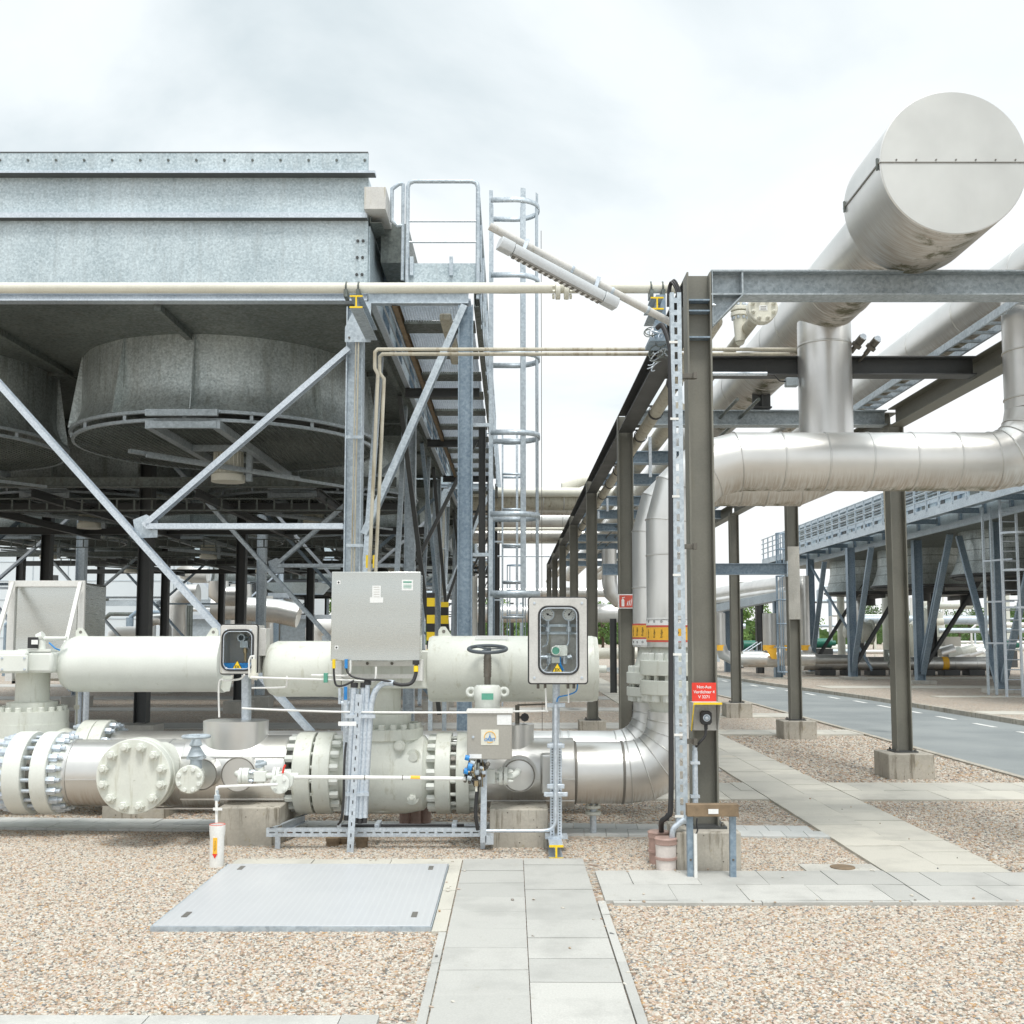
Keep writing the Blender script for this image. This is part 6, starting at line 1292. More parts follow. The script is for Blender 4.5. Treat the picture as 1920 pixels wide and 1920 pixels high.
# fans
ff = None
for cy in (15.35,22.05):
    for cx in (-4.12,-8.78,-13.4): ff = make_fan(ac, cx, cy, ZB, Zp(767,13.15), 1.99, 2.13, ff)
# columns
for y in CY:
    for i, x in enumerate(CX): colm(ac, x, y, .3, ZB-.08, 'galv' if (y == CY[0] or i == 0) else 'dark', .22 if i else .19)
for y in CY[1:]:
    for x in (-4.12,-8.78): pass
# beams under fans
for y in CY: mb = MB(); mb.ibeam((XL,y,ZB-.2),(CX[0],y,ZB-.2),.2,.12,.012,.01); part('floor_beam', mb, M['galv_dull' if y > 13 else 'zinc'], ac) if y > 13 else None
XN = P(270,988,YA).x; ZN = P(270,988,YA).z
for y in CY:
    m = 'zinc' if y < 13 else ('galv' if y < 20 else 'bluegrey')
    for bx in (0,-2*PX+0.0):
        a0, b0 = CX[0]+bx-.05, CX[1]+bx if bx == 0 else CX[0]+bx-PX
        xn = XN+bx
        brace(ac,(CX[0]+bx-.08,y-.08,ZB-.55),(xn,y-.08,ZN+.03),m); brace(ac,(xn-2.35,y-.08,ZB-.3),(xn+2.2,y-.08,.4),m,.13); brace(ac,(xn+.05,y-.08,ZN-.03),(CX[0]+bx-.1,y-.08,ZN-.03),m)
        mb = MB(); mb.poly([(xn-.08,y-.07,ZN-.13),(xn+.16,y-.07,ZN-.12),(xn+.16,y-.07,ZN+.06),(xn+.03,y-.07,ZN+.14),(xn-.12,y-.07,ZN+.08)],.01); gp = part('gusset_plate', mb, M['galv'], ac)
        if y < 13:
            for dx, dz in ((.1,.0),(.15,.0),(.06,.05),(.1,.09)): bolts(gp,(xn+dx,y-.09,ZN+dz-.02),(0,-1,0),0,1,.014,.012,M['galv_dull'],stud=False)
# column cap plate at the near right post
mb = MB(); c = P(672,598,YA-.12); mb.poly([(c.x-S(25,12),YA-.13,c.z-.27),(c.x+S(24,12),YA-.13,c.z-.27),(c.x+S(24,12),YA-.13,c.z+.20),(c.x-S(2,12),YA-.13,c.z+.20),(c.x-S(25,12),YA-.13,c.z-.1)],.012); cp = part('cap_plate', mb, M['galv'], ac)
for dx, dz in ((-.1,-.22),(.1,-.22),(.1,-.1),(.1,.0),(.1,.1)): bolts(cp,(c.x+dx,YA-.13,c.z+dz),(0,-1,0),0,1,.013,.012,M['iron'],stud=False)
mb = MB(); mb.tube([(CX[0]+.03,YA-.09,1.9),(CX[0]+.06,YA-.11,ZB-.1)],.010,6); mb.tube([(CX[0]+.0,YA-.09,1.9),(CX[0]+.03,YA-.11,ZB-.1)],.008,6); part('earth_lead', mb, M['creamd'], ac)
for py_ in (820,1023): mb = MB(); c = P(665,py_,YA-.1); mb.cbox(c,(S(32,12),.04,.035)); part('strap_clamp', mb, M['galv'], ac)
for k, y in enumerate((17.4,19.9,21.3,24.3)):
    mb = MB(); z = ZB-1.32-.12*(k%2); mb.ibeam((XL,y,z),(CX[0]-.1,y,z),.16,.1); mb.box(XL,CX[0]-.2,y+.1,y+.7,z+.0,z+.03); part('service_walkway', mb, M['dark' if k%2 else 'galv_dull'], ac)
for x in (-3.2,-5.2,-7.9,-9.8,-12.5):
    mb = MB(); mb.ibeam((x,17.4,ZB-1.5),(x,25.3,ZB-1.5),.14,.1); part('service_beam', mb, M['dark'], ac)
# A-shaped struts along the flank (seen end on)
for (y, x0, x1, m) in ((14.0,-1.75,-1.30,'galv'),(16.4,-1.2,-1.75,'dark'),(17.3,-1.72,-1.3,'galv'),(20.5,-1.3,-1.75,'bluegrey'),(22.3,-1.72,-1.3,'galv'),(23.6,-1.35,-1.7,'dark')):
    mb = MB(); mb.chan((x0,y-1.9 if x0 < x1 else y+1.9,.5),(-1.72,y,ZB-.1),.13,.07,.008,up=(0,1,0)); part('flank_strut', mb, M[m], ac)
# walkway
WX0, WX1 = -1.42, -.42; ZW = ZB+.03
for y in (YA-.02,16.2,20.5,25.2):
    mb = MB(); mb.ibeam((XRT+.02,y,ZW-.01 if y < 13 else ZW-.14),(WX1-.08,y,ZW-.01 if y < 13 else ZW-.14),.14,.1,.01,.008); part('walkway_beam', mb, M['galv' if y < 13 else 'dark'], ac)
for x in (WX0+.04,WX1-.02): mb = MB(); mb.chan((x,YA,ZW-.02),(x,25.4,ZW-.02),.16,.06,.008); part('walkway_stringer', mb, M['rust' if x < -1 else 'galv_dull'], ac)
y = YA+.1; k = 0
while y < 25.2:
    mb = MB()
    if k % 2 == 0:
        for j in range(26): xx = WX0+.1+j*(WX1-WX0-.16)/26; mb.box(xx,xx+.004,y,y+.82,ZW,ZW+.03)
        for j in range(18): mb.box(WX0+.1,WX1-.06,y+.045*j,y+.045*j+.008,ZW+.005,ZW+.028)
        part('grating', mb, M['zinc'], ac); y += .84
    else: mb.box(WX0+.08,WX1-.04,y,y+.42,ZW-.02,ZW+.02); part('walkway_plate', mb, M['galv_dull'], ac); y += .44
    k += 1
for y in (YA,18.75,25.4): colm(ac, -.53, y, .25, ZW-.1, 'bluegrey' if y < 13 else 'dark', .165 if y < 13 else .12)
brace(ac,(-.58,YA-.02,ZB-.06),(CX[0]+.1,YA-.02,Zp(1000,YA)),'galv',.15)
brace(ac,(CX[0]+.15,18.7,Zp(1055,18.7)),(-.6,18.7,ZB-.4),'dark',.12); brace(ac,(CX[0]+.15,25.3,2.2),(-.6,25.3,ZB-.3),'dark',.12)
# gate and handrails
def rail(name, pts, r=.021, mat='galv'):
    mb = MB(); mb.tube(pts, r, 12); return mb
xa_, xb_ = Xp(764,430,YA), Xp(896,430,YA); z0 = Zp(520,YA); z1 = Zp(340,YA)
mb = MB(); mb.tube([(xa_,YA,z0-.1),(xa_,YA,z1-.07),(xa_+.02,YA,z1-.02),(xa_+.07,YA,z1),(xb_-.07,YA,z1),(xb_-.02,YA,z1-.02),(xb_,YA,z1-.07),(xb_,YA,z0-.1)],.024,12)
for py_ in (415,454): mb.tube([(xa_,YA,Zp(py_,YA)),(xb_,YA,Zp(py_,YA))],.012,8)
part('end_rail', mb, M['galv'], ac)
mb = MB(); mb.box(xa_+.01,xb_-.01,YA+.03,YA+.04,Zp(528,YA),Zp(492,YA)); part('toe_board', mb, M['galv_fascia'], ac)
for px_ in (772,846): mb = MB(); mb.cbox(P(px_,500,YA+.0),(.04,.06,.22)); part('rail_clamp', mb, M['galv'], ac)
mb = MB(); x_ = Xp(733,380,YA); xx_ = Xp(754,380,YA); mb.tube([(xx_,YA+.1,Zp(338,YA)),(x_+.08,YA+.1,Zp(338,YA)),(x_,YA+.1,Zp(348,YA)),(x_,YA+.1,Zp(408,YA)),(x_+.07,YA+.1,Zp(417,YA)),(xx_,YA+.1,Zp(417,YA))],.022,12); mb.tube([(xx_,YA+.1,Zp(338,YA)),(xx_,YA+.1,z0)],.02,10); part('short_rail', mb, M['galv'], ac)
mb = MB()
for z in (z1-.02,ZW+.75,ZW+.45): mb.tube([(WX1+.02,YA+.02,z),(WX1+.02,25.3,z)],.02 if z > ZW+1 else .013,10)
for i in range(12): y = YA+.03+1.2*i; mb.tube([(WX1+.02,y,ZW),(WX1+.02,y,z1-.02)],.02,8)
part('hand_rail', mb, M['galv'], ac)
mb = MB(); mb.box(WX1+.0,WX1+.008,YA+.05,25.3,ZW+.02,ZW+.14); part('toe_board', mb, M['galv_dull'], ac)
# lamp under the walkway
mb = MB(); mb.bar((Xp(835,560,12.3),12.3,ZW-.12),(Xp(850,640,13.6),14.4,ZW-.12),.14,.08); part('strip_lamp', mb, M['creamd'], ac, bevel=.02)
# ladder and cage
def ladder(parent_label, y, base_z=0, group=None, d=None, ztop=None):
    t = thing('cage_ladder', parent_label, 'ladder', (-.25,y,0), group)
    lx = Xp(920,800,12.3); zt_ = ztop or Zp(357,12.3)
    for dy in (0,.42): mb = MB(); mb.box(lx-.022,lx+.022,y+dy-.006,y+dy+.006,0,zt_); part('stile', mb, M['galv'], t)
    for i in range(26):
        z = .3+.27*i
        if z < zt_: mb = MB(); mb.cyl((lx,y+.006,z),(lx,y+.414,z),.012,n=8); part('rung', mb, M['galv'], t)
    R_ = .30; cy = y+.21; cx = lx+.28
    for py_ in (360,500,645,793,945,1093):
        z = Zp(py_+20,12.3); mb = MB(); n_ = 22; pts = [(lx,y-.08)]+[(cx+math.cos(R(a))*R_,cy+math.sin(R(a))*R_) for a in range(-90,91,9)]+[(lx,y+.5)]
        vs = []; w_ = .032
        for (px_,pyy) in pts: vs += [(px_,pyy,z-w_),(px_,pyy,z+w_)]
        mb.add(vs,[(2*i,2*i+2,2*i+3,2*i+1) for i in range(len(pts)-1)]); o = part('cage_hoop', mb, M['galv'], t); m_ = o.modifiers.new('solid','SOLIDIFY'); m_.thickness = .006; m_.offset = 0
    for a in (-70,-25,25,70):
        x, yy = cx+math.cos(R(a))*(R_-.006), cy+math.sin(R(a))*(R_-.006); mb = MB(); mb.bar((x,yy,Zp(1106,12.3)),(x,yy,zt_),.062,.006,up=(math.cos(R(a)),math.sin(R(a)),0)); part('cage_strap', mb, M['galv'], t)
    mb = MB(); mb.cyl((cx+R_+.02,cy,0),(cx+R_+.02,cy,Zp(420,12.3)),.004,n=6); part('safety_wire', mb, M['seam'], t)
    for py_ in (797,1040): z = Zp(py_,12.3); mb = MB(); mb.cbox(((lx-.5)/2-.02,y,z),(abs(-.5-lx),.04,.04)); part('wall_bracket', mb, M['galv'], t)
    return t
ld = ladder('tall galvanised ladder with a hooped safety cage, nearest, beside the walkway end', 12.3, group='caged ladders of the coolers')
# conduit cluster and drips on far posts -> second cooler behind, copied
ac2 = dup(ac, (0,15.4,0), 'second galvanised air cooler standing behind the nearest one at left')
ac['group'] = 'air coolers on the left'; ac2['group'] = 'air coolers on the left'
ld2 = dup(ld, (0,15.4,0), 'second caged ladder, smaller and farther back behind the nearest ladder', 'caged ladders of the coolers')
ac3 = dup(ac, (-.6,42,0), 'farthest air cooler, seen pale between the posts at left'); ac3['group'] = 'air coolers on the left'
# cable ladders slung under the fans, and footings
for k, y in enumerate((18.2,26.5,33)):
    mb = MB(); z = Zp(946,18.2) if k == 0 else (Zp(940,18.2) if k == 1 else Zp(940,18.2))
    for dz in (-.1,.1): mb.box(-14,-1.9,y-.01,y+.01,z+dz-.012,z+dz+.012)
    for i in range(40): mb.box(-14+.3*i,-13.97+.3*i,y-.01,y+.01,z-.09,z+.09)
    solo('cable_ladder',('nearest','middle','farthest')[k]+' cable ladder hung under the dark fans of the left coolers','cable ladder',mb,M['galv_dull'],'cable ladders under the coolers')
ft = 0
for y in (12.05,18.75,25.4,27.45,34.15):
    for x in (-1.8,-6.45,-11.1):
        ft += 1; footing(x,y,.6,.6,.28,'low concrete footing under the %s row cooler post, %s'%({12.05:'front',18.75:'second',25.4:'third',27.45:'fourth',34.15:'fifth'}[y],{-1.8:'nearest the ladders',-6.45:'in the middle',-11.1:'at the left'}[x]),'concrete footings of the cooler','conc2')
for y, lb in ((12.0,'front'),(18.75,'second'),(25.4,'third')): footing(-.53,y,.5,.5,.22,'small concrete footing of the %s walkway post'%lb,'walkway post footings','conc2')
mb = MB()
for s_ in (0,1): mb.cbox((-1.05+.35*s_,16.6,1.6),(.12,.12,1.5))
for k_, x in enumerate((Xp(808,1150,12.6),Xp(834,1150,12.9))): mb = MB(); y = (12.6,12.9)[k_]; mb.box(x-.045,x+.045,y-.045,y+.045,1.45,Zp((1112,1129)[k_],y)); hp = solo('hazard_post',('near' if k_ == 0 else 'far')+' black and yellow banded post guard below the walkway','bollard',mb,M['hazard'],'banded post guards'); mb = MB(); mb.box(x-.025,x+.025,y-.025,y+.025,0,1.45); part('post_foot', mb, M['galv'], hp)
for i, (px_,lb) in enumerate(((690,'left'),(703,'right'))): mb = MB(); c = P(px_,1053,11.9); mb.cbox(c,(.045,.03,S(24,12))); solo('yellow_guard',lb+' of two small yellow guards on the thin pipes above the stainless cabinet','pipe guard',mb,M['yellow'],'yellow guards')
# sheet-metal cabinet at the far left
t = thing('equipment_cabinet','wide grey sheet-metal cabinet with slanting white struts at far left','cabinet',P(85,1210,12.4))
a, b = P(22,1092,12.4), P(154,1228,12.4); mb = MB(); mb.box(a.x,b.x,12.4,13.1,b.z-.3,a.z); part('body', mb, M['steel_box'], t, bevel=.03)
mb = MB(); mb.box(a.x-.02,b.x+.02,12.36,12.4,a.z-.05,a.z+.02); mb.box(a.x-.02,a.x+.06,12.36,12.4,b.z-.3,a.z-.05); mb.box(b.x-.05,b.x+.02,12.36,12.4,b.z-.3,a.z-.05); part('frame', mb, M['white'], t)
mb = MB(); mb.box(a.x+.08,b.x-.07,12.385,12.399,b.z-.25,a.z-.07); part('door', mb, M['steel_box'], t)
for px0, px1 in ((24,-12),(151,122)): mb = MB(); mb.bar(P(px0,1092,12.3),P(px1,1215,11.6),.045,.03,up=(0,1,0)); part('strut', mb, M['white'], t)
for px_ in (148,162): mb = MB(); mb.cyl((P(px_,1300,12.5).x,12.5,0),(P(px_,1300,12.5).x,12.5,Zp(1226,12.5)),.035,n=12); part('leg', mb, M['zinc'], t)
mb = MB(); mb.cyl(P(143,1390,11.4),P(144,1297,11.4),.012,n=8); mb.cyl(P(143.5,1330,11.4),P(143.5,1322,11.4),.03,n=8); solo('instrument_tube','thin hanging tube with small valve under the left actuator','pipe',mb,M['cream'],'thin instrument tubes')
# =================================================================== COOLER ACROSS THE ROAD
def fan_simple(parent, cx, cy, zt, zb, rt, rb):
    mb = MB(); h = zt-zb; prof = [(zt-h*i/8, rt+(rb-rt)*max(0,(i/8-.35)/.65)**1.7) for i in range(9)]
    mb.lathe((cx,cy,0),(0,0,1),prof+[(z,r+.02) for z,r in prof[::-1]],56,closed=True); sh = part('fan_shroud', mb, M['shroud'], parent)
    mb = MB()
    for u in (.2,.45,.7): r_ = rt+(rb-rt)*max(0,(u-.35)/.65)**1.7; mb.lathe((cx,cy,0),(0,0,1),[(zt-h*u-.012,r_+.021),(zt-h*u,r_+.028),(zt-h*u+.012,r_+.021)],56)
    part('joint_band', mb, M['galv_dull'], sh)
    mb = MB(); mb.lathe((cx,cy,0),(0,0,1),[(zb-.05,rb-.05),(zb-.05,rb+.05),(zb+.02,rb+.05),(zb+.02,rb-.05)],56,closed=True); mb.cyl((cx,cy,zb-.12),(cx,cy,zb-.06),rb-.05,n=40); part('rim', mb, M['dark'], sh)  # dark disc below the rim stands in for the shaded fan opening
    mb = MB(); mb.cyl((cx,cy,zb-.6),(cx,cy,zb-.1),.3,n=20); mb.box(cx-.1,cx+.1,cy-rb,cy+rb,zb-.3,zb-.12); part('motor', mb, M['dark'], sh)
GX = 14.3; GZ = 5.35; GT = 7.3
rc = thing('air_cooler','long galvanised air cooler across the road with railing walkway and deep fan shrouds','air cooler',(16,30,0))
mb = MB(); mb.box(GX,GX+9,24.5,56,GZ,GT-.2); part('plenum', mb, M['galv_fascia'], rc)
mb = MB(); mb.box(GX-.12,GX+9,24.5,56,GT-.2,GT-.02); mb.box(GX-.05,GX,24.5,56,GZ+.95,GZ+1.1); part('top_rail', mb, M['galv'], rc)
for i in range(24): y = 24.9+1.3*i; mb = MB(); mb.box(GX-.03,GX-.002,y-.3,y+.3,GZ+.55,GZ+.95); [mb.box(GX-.05,GX-.002,y-.6,y+.6,GZ+1.2+.11*j,GZ+1.24+.11*j) for j in range(5)]; part('louvre_panel', mb, M['dark' if i % 3 else 'galv_dull'], rc)
for i in range(18): y = 25+1.75*i; mb = MB(); mb.box(GX-.08,GX-.002,y-.07,y+.07,GZ,GZ+.94); part('flank_stiffener', mb, M['bluegrey'], rc)
mb = MB(); mb.chan((GX-.1,24.5,GZ+.02),(GX-.1,56,GZ+.02),.2,.1,.01); part('lower_rail', mb, M['galv'], rc)
mb = MB(); mb.box(GX+.1,GX+8.8,24.6,55.8,GZ-.03,GZ); part('underside', mb, M['galv_dull'], rc)
wx = GX-1.15
mb = MB(); mb.box(wx,wx+.05,24.5,56,GZ+.2,GZ+.48); mb.box(wx+.05,GX-.1,24.5,56,GZ+.42,GZ+.46); part('walkway', mb, M['galv'], rc)
mb = MB()
for dz in (1.5,1.25,1.0,.75): mb.tube([(wx,24.5,GZ+dz),(wx,56,GZ+dz)],.03,6)
for i in range(32): mb.box(wx-.03,wx+.03,24.6+i,24.66+i,GZ+.4,GZ+1.52)
part('hand_rail', mb, M['galv'], rc)
for i in range(10): y = 26+3.2*i; mb = MB(); mb.ibeam((wx+.05,y,GZ+.28),(GX-.02,y,GZ+.28),.16,.1); part('walkway_beam', mb, M['bluegrey'], rc)
for cy in (29.2,35.9,44,50.7): 
    for cx in (16.95,21.6): fan_simple(rc, cx, cy, GZ-.03, 3.85, 1.72, 2.0)
for x, y in ((14.95,26.0),(14.95,32.8),(14.87,39.1),(13.6,42.8),(13.75,49.1),(19.3,26),(19.3,32.8),(19.3,39.1),(19.3,42.8),(19.3,49.1)): colm(rc,x,y,.2,GZ,'bluegrey' if x < 16 else 'dark',.3)
for x, y0, y1, z1 in ((14.95,32.6,29.9,GZ-.1),(14.95,39.0,36.2,GZ-.1),(14.95,39.2,36.9,GZ-1.0),(13.6,42.7,40.2,GZ-.2),(13.7,49,46.6,GZ-.3),(14.95,33,35.5,GZ-.2)): brace(rc,(x,y0,.4),(x+.0,y1,z1),'bluegrey',.2,up=(1,0,0))
brace(rc,(13.6,42.8,.4),(16,43,GZ-1.2),'dark',.22); brace(rc,(14.9,39.1,.4),(17.6,39.2,GZ-1),'dark',.22); brace(rc,(13.8,49.1,.4),(16.2,49.1,GZ-1.2),'dark',.22); brace(rc,(13.7,49.0,GZ-.3),(14.9,44.5,.4),'bluegrey',.14)
for i, (x,y) in enumerate(((14.95,32.8),(14.87,39.1),(13.6,42.8),(13.75,49.1))): footing(x,y,.9,.8,.12,'flat footing of the far cooler post beyond the road, %s nearest'%('first second third fourth'.split()[i]),'footings across the road','conc2',z=.08)
# its ladder
t = thing('cage_ladder','galvanised ladder with cage hoops on the cooler across the road at right edge','ladder',(14.2,30.3,0))
for x in (13.95,14.4): mb = MB(); mb.box(x-.03,x+.03,30.27,30.33,.05,7.2); part('stile', mb, M['zinc'], t)
for i in range(25): mb = MB(); mb.cyl((13.98,30.3,.3+.28*i),(14.37,30.3,.3+.28*i),.016,n=8); part('rung', mb, M['zinc'], t)
for i in range(5): mb = MB(); mb.hoop((14.17,30.0,2.6+1.05*i),.38,.06,.008,180,360); part('cage_hoop', mb, M['zinc'], t)
for x in (13.88,14.12): mb = MB(); mb.bar((x,31.3,.1),(x,31.3,5.6),.06,.06); part('stand_post', mb, M['galv'], t)
for z in (1.6,2.8,4.0): mb = MB(); mb.bar((13.86,31.3,z),(14.3,30.4,z),.05,.05); part('cross_tie', mb, M['zinc'], t)
# thin upright pipe with small valve right of the third rack post
t = thing('vent_pipe','thin upright pipe with small valve left of the nearest rack post by the road','pipe',P(1700,1330,20))
c = P(1665,1100,20.0); mb = MB(); mb.cyl((c.x+.1,20,.3),(c.x,20,5.0),.05,n=12); part('tube', mb, M['creamd'], t)
c = P(1670,1230,20.0); mb = MB(); mb.cyl((c.x,19.95,c.z-.1),(c.x,19.95,c.z+.12),.13,n=14); mb.cyl((c.x-.1,19.9,c.z),(c.x+.15,19.9,c.z),.07); mb.cyl((c.x,19.7,c.z-.16),(c.x,19.95,c.z-.16),.08); part('valve', mb, M['galv_dull'], t)
# =================================================================== BACKGROUND
def longpipe(name,label,p0,p1,r,mat,group=None,cat='pipe',bands=0):
    mb = MB(); mb.tube([p0,p1],r,24); t = thing(name,label,cat,((V(p0)+V(p1))/2)*V((1,1,0)) if False else (V(p0).x,V(p0).y,0),group); p = part('cladding',mb,M[mat],t)
    if bands:
        mb = MB(); d = (V(p1)-V(p0)).normalized(); L_ = (V(p1)-V(p0)).length
        for i in range(1,bands): mb.lathe(V(p0)+d*L_*i/bands,d,[(-.02,r),(-.01,r+.01),(.01,r+.01),(.02,r)],24)
        part('joint_band',mb,M['alu_plain'],p)
    return t
def xz(px,py,D): q = P(px,py,D); return q.x, q.z
# pipes crossing between the cooler end and the rack, in the gap
for i, (py_,D,r_,m,lb) in enumerate(((923,29,.13,'cream','cream crossing pipe, highest, behind the near ladder cage'),(937,29.4,.30,'creamd','wide tan-bottomed crossing duct below the highest cream pipe'),(953,33,.22,'alu','silver crossing pipe just below the tan duct'),(976,36,.34,'alu','thick silver crossing pipe in the gap behind the ladder cage'),(992,31,.05,'cream','thin cream line crossing the gap under the thick silver pipe'),(1004,37,.22,'alu','slimmer silver crossing pipe, lowest of the silver ones'),(1014,38,.10,'cream','small cream crossing pipe, lowest in the gap'),(1043,40,.03,'zinc','very thin wire-like line crossing low in the gap'))):
    z = Zp(py_,D); longpipe('crossing_pipe',lb,(-1.4,D,z),(RX1+3.3 if i != 1 else 2.0,D,z),r_,m,'pipes crossing the gap','pipe',6 if r_ > .2 else 0)
t = thing('expansion_loop','cream square expansion loop of pipe above the crossing pipes','pipe loop',(1.9,30,0))
z0, z1 = Zp(925,30), Zp(900,30); mb = MB(); mb.tube([(4.5,30,z1),(2.0,30,z1),(1.55,30,z1-.2),(1.55,30,z0)],.16,16); mb.tube([(4.5,30.6,z1-.3),(2.1,30.6,z1-.3),(1.75,30.6,z1-.5),(1.75,30.6,z0)],.12,16); part('tube',mb,M['cream'],t)
# second rack pipes further left on the long rack
for i, (x,dz,r_,m,lb) in enumerate(((2.3,.12,.11,'creamd','stained cream pipe running back on the rack left of the big header'),(4.1,.12,.10,'alu','slim silver pipe running back on the rack right of the big header'))): longpipe('rack_pipe',lb,(x,14.5,ZT+dz),(x,56,ZT+dz),r_,m,'small pipes lying on the rack')
t = thing('elbow_pipe','silver elbow pipe under the rack behind the fire extinguisher sign','insulated pipe',(2.3,27,0))
mb = MB(); mb.tube([(Xp(1142,1000,27),27,Zp(1030,27)),(Xp(1142,1000,27),27,Zp(1090,27)),(Xp(1146,1110,27),27,Zp(1112,27)),(Xp(1160,1126,27),27,Zp(1126,27)),(Xp(1260,1128,27),27,Zp(1128,27))],.19,20); part('cladding',mb,M['alu'],t)
# building behind the left coolers
t = thing('hall_building','pale blue clad industrial hall beyond the left coolers','building',(-20,62,0))
mb = MB(); mb.box(-32,-13.8,62,80,0,9.5); part('wall',mb,M['building'],t)
for i in range(9): mb = MB(); mb.box(-32+2.05*i,-31.96+2.05*i,61.97,61.999,0,9.5); part('wall_joint',mb,M['seam'] if False else M['wheelb'],t)
for i in range(8): mb = MB(); mb.box(-32,-13.8,61.975,61.999,1.1*i+.6,1.1*i+.63); part('wall_joint',mb,M['wheelb'],t)
mb = MB(); mb.box(-32.2,-13.6,61.8,80.2,9.5,9.8); part('roof',mb,M['galv'],t)
mb = MB(); mb.box(-17.5,-15.6,61.9,61.98,0,2.6); part('door',mb,M['zinc'],t)
t = thing('hall_building','low blue-grey shed behind the posts near the stainless cabinet','building',(-13,52,0))
mb = MB(); mb.box(-15,-8.6,50,55,0,2.6); part('wall',mb,M['wheelb'],t)
mb = MB(); mb.box(-15.2,-8.4,49.8,55.2,2.6,2.8); part('roof',mb,M['zinc'],t)
mb = MB(); mb.box(-12.4,-12.34,49.95,49.99,.1,2.5); mb.box(-10.9,-10.84,49.95,49.99,.1,2.5); part('door_joint',mb,M['seam'],t)
# process pipes before the hall
def ppipe(lb, pts, r, m='alu', D=None):
    q = [P(a,b,D) for a,b in pts]; mb = MB(); mb.tube(q,r,20); t = thing('process_pipe',lb,'insulated pipe',(q[0].x,D,0),'process pipes before the hall'); part('cladding',mb,M[m],t)
ppipe('silver pipe rising and turning right before the pale hall',[(330,1310),(330,1140),(333,1124),(345,1115),(372,1114)],.42,D=44)
ppipe('small silver hooped pipe left of the rising one',[(316,1290),(316,1180),(312,1168),(300,1161),(285,1162),(276,1170),(274,1290)],.22,D=42)
ppipe('pale pipe end low beside the wide dark post',[(205,1240),(212,1190),(222,1184),(262,1184)],.2,'white',D=42)
ppipe('large silver pipe run behind the posts in the middle',[(400,1140),(440,1140),(520,1146),(560,1155)],.5,D=45)
ppipe('upper silver pipe with bend in the middle distance',[(410,1090),(410,1110),(420,1118),(460,1118)],.4,D=43)
ppipe('silver vertical vessel pipe between the dark posts',[(452,1260),(452,1096)],.45,D=46)
ppipe('pale overhead pipe bend near the hall top',[(345,1062),(350,1074),(362,1079),(390,1079)],.3,'white',D=43)
ppipe('silver vertical pipe just right of the dark post pair',[(497,1250),(497,1118)],.35,D=46)
ppipe('pale horizontal pipe low beside the stainless cabinet',[(588,1240),(588,1185),(600,1176),(640,1176)],.35,'white',D=46)
ppipe('silver low pipe behind the blue-grey shed',[(500,1156),(560,1160),(620,1166)],.3,D=58)
for i in range(5): c = P(338+5*i,1200,46); mb = MB(); mb.cyl((c.x,46,.1),(c.x,46,Zp(1135,46)),.06,n=8); solo('thin_pipe','thin upright pipe %s of five in the bank before the hall'%('first second third fourth fifth'.split()[i]),'pipe',mb,M['galv_dull'],'bank of upright pipes')
t = thing('pipe_bridge','light blue steel pipe bridge crossing in front of the pale hall','pipe bridge',(-16,47,0))
zb_ = Zp(1131,47); mb = MB(); mb.box(-20,-10,47,47.1,zb_-.12,zb_+.12); part('beam',mb,M['galv'],t)
for x in (-19.5,-13.0,-10.4): mb = MB(); mb.box(x-.12,x+.12,46.9,47.15,0,zb_-.12); part('post',mb,M['bluegrey'],t)
t = thing('duct_hopper','pale duct with slatted grille hanging below the far cooler','duct',(-11.5,50,0))
c0, c1 = P(478,1092,48), P(600,1111,48); mb = MB(); mb.add([(c0.x,48,c0.z),(c1.x,48,c0.z),(c1.x,51,c0.z),(c0.x,51,c0.z),(c0.x+.8,48.4,c1.z),(c1.x-.3,48.4,c1.z),(c1.x-.3,50.6,c1.z),(c0.x+.8,50.6,c1.z)],[(0,1,2,3),(7,6,5,4),(0,4,5,1),(1,5,6,2),(2,6,7,3),(3,7,4,0)]); part('hopper',mb,M['galv_fascia'],t)
a, b = P(503,1112,48), P(541,1123,48); mb = MB(); mb.box(a.x,b.x,48,48.1,b.z,b.z+.06); 
for i in range(16): x = a.x+(b.x-a.x)*i/15; mb.box(x-.02,x+.02,48,48.1,b.z,a.z)
part('grille',mb,M['zinc'],t)
# beyond the road: pipe on sleepers, vessels, racks
D = 47.5; z = Zp(1244,D); x0, x1 = Xp(1505,1244,D), Xp(1868,1244,D)
t = longpipe('process_pipe','long silver pipe lying low on sleepers under the cooler across the road',(x0,D,z),(x1,D,z),S(12.5,D),'alu','silver pipes across the road','insulated pipe',9)
mb = MB(); xx = Xp(1770,1244,D); mb.lathe((xx,D,z),(1,0,0),[(-.14,S(12.8,D)),(.14,S(12.8,D))],24); part('orange_band',mb,M['orange'],t)
for i in range(8): x = x0+1.0+1.15*i*.95; mb = MB(); mb.box(x-.35,x+.35,D-.4,D+.4,.08,z-S(12.5,D)+.03); solo('pipe_sleeper','dark support block under the long silver pipe, number %s from the left'%('one two three four five six seven eight'.split()[i]),'pipe support',mb,M['dark'],'supports of the long silver pipe',bevel=.02)
def vessel(lb, px, yb, yt, wpx, D, m='green', grp='upright vessels'):
    c = P(px,(yb+yt)/2,D); r = S(wpx/2,D); zt = Zp(yt,D); t = thing('vessel',lb,'vessel',(c.x,D,0),grp)
    mb = MB(); mb.lathe((c.x,D,0),(0,0,1),[(.3,0),(.3,r*.7),(.5,r),(zt-.4,r),(zt-.15,r*.8),(zt,r*.3),(zt,0)],32); part('shell',mb,M[m],t)
    mb = MB(); mb.cyl((c.x,D,0),(c.x,D,.5),r*.6,n=20); part('skirt',mb,M['dark'],t)
vessel('tall pale green vessel beyond the fan shrouds across the road',1672,1232,1085,34,56)
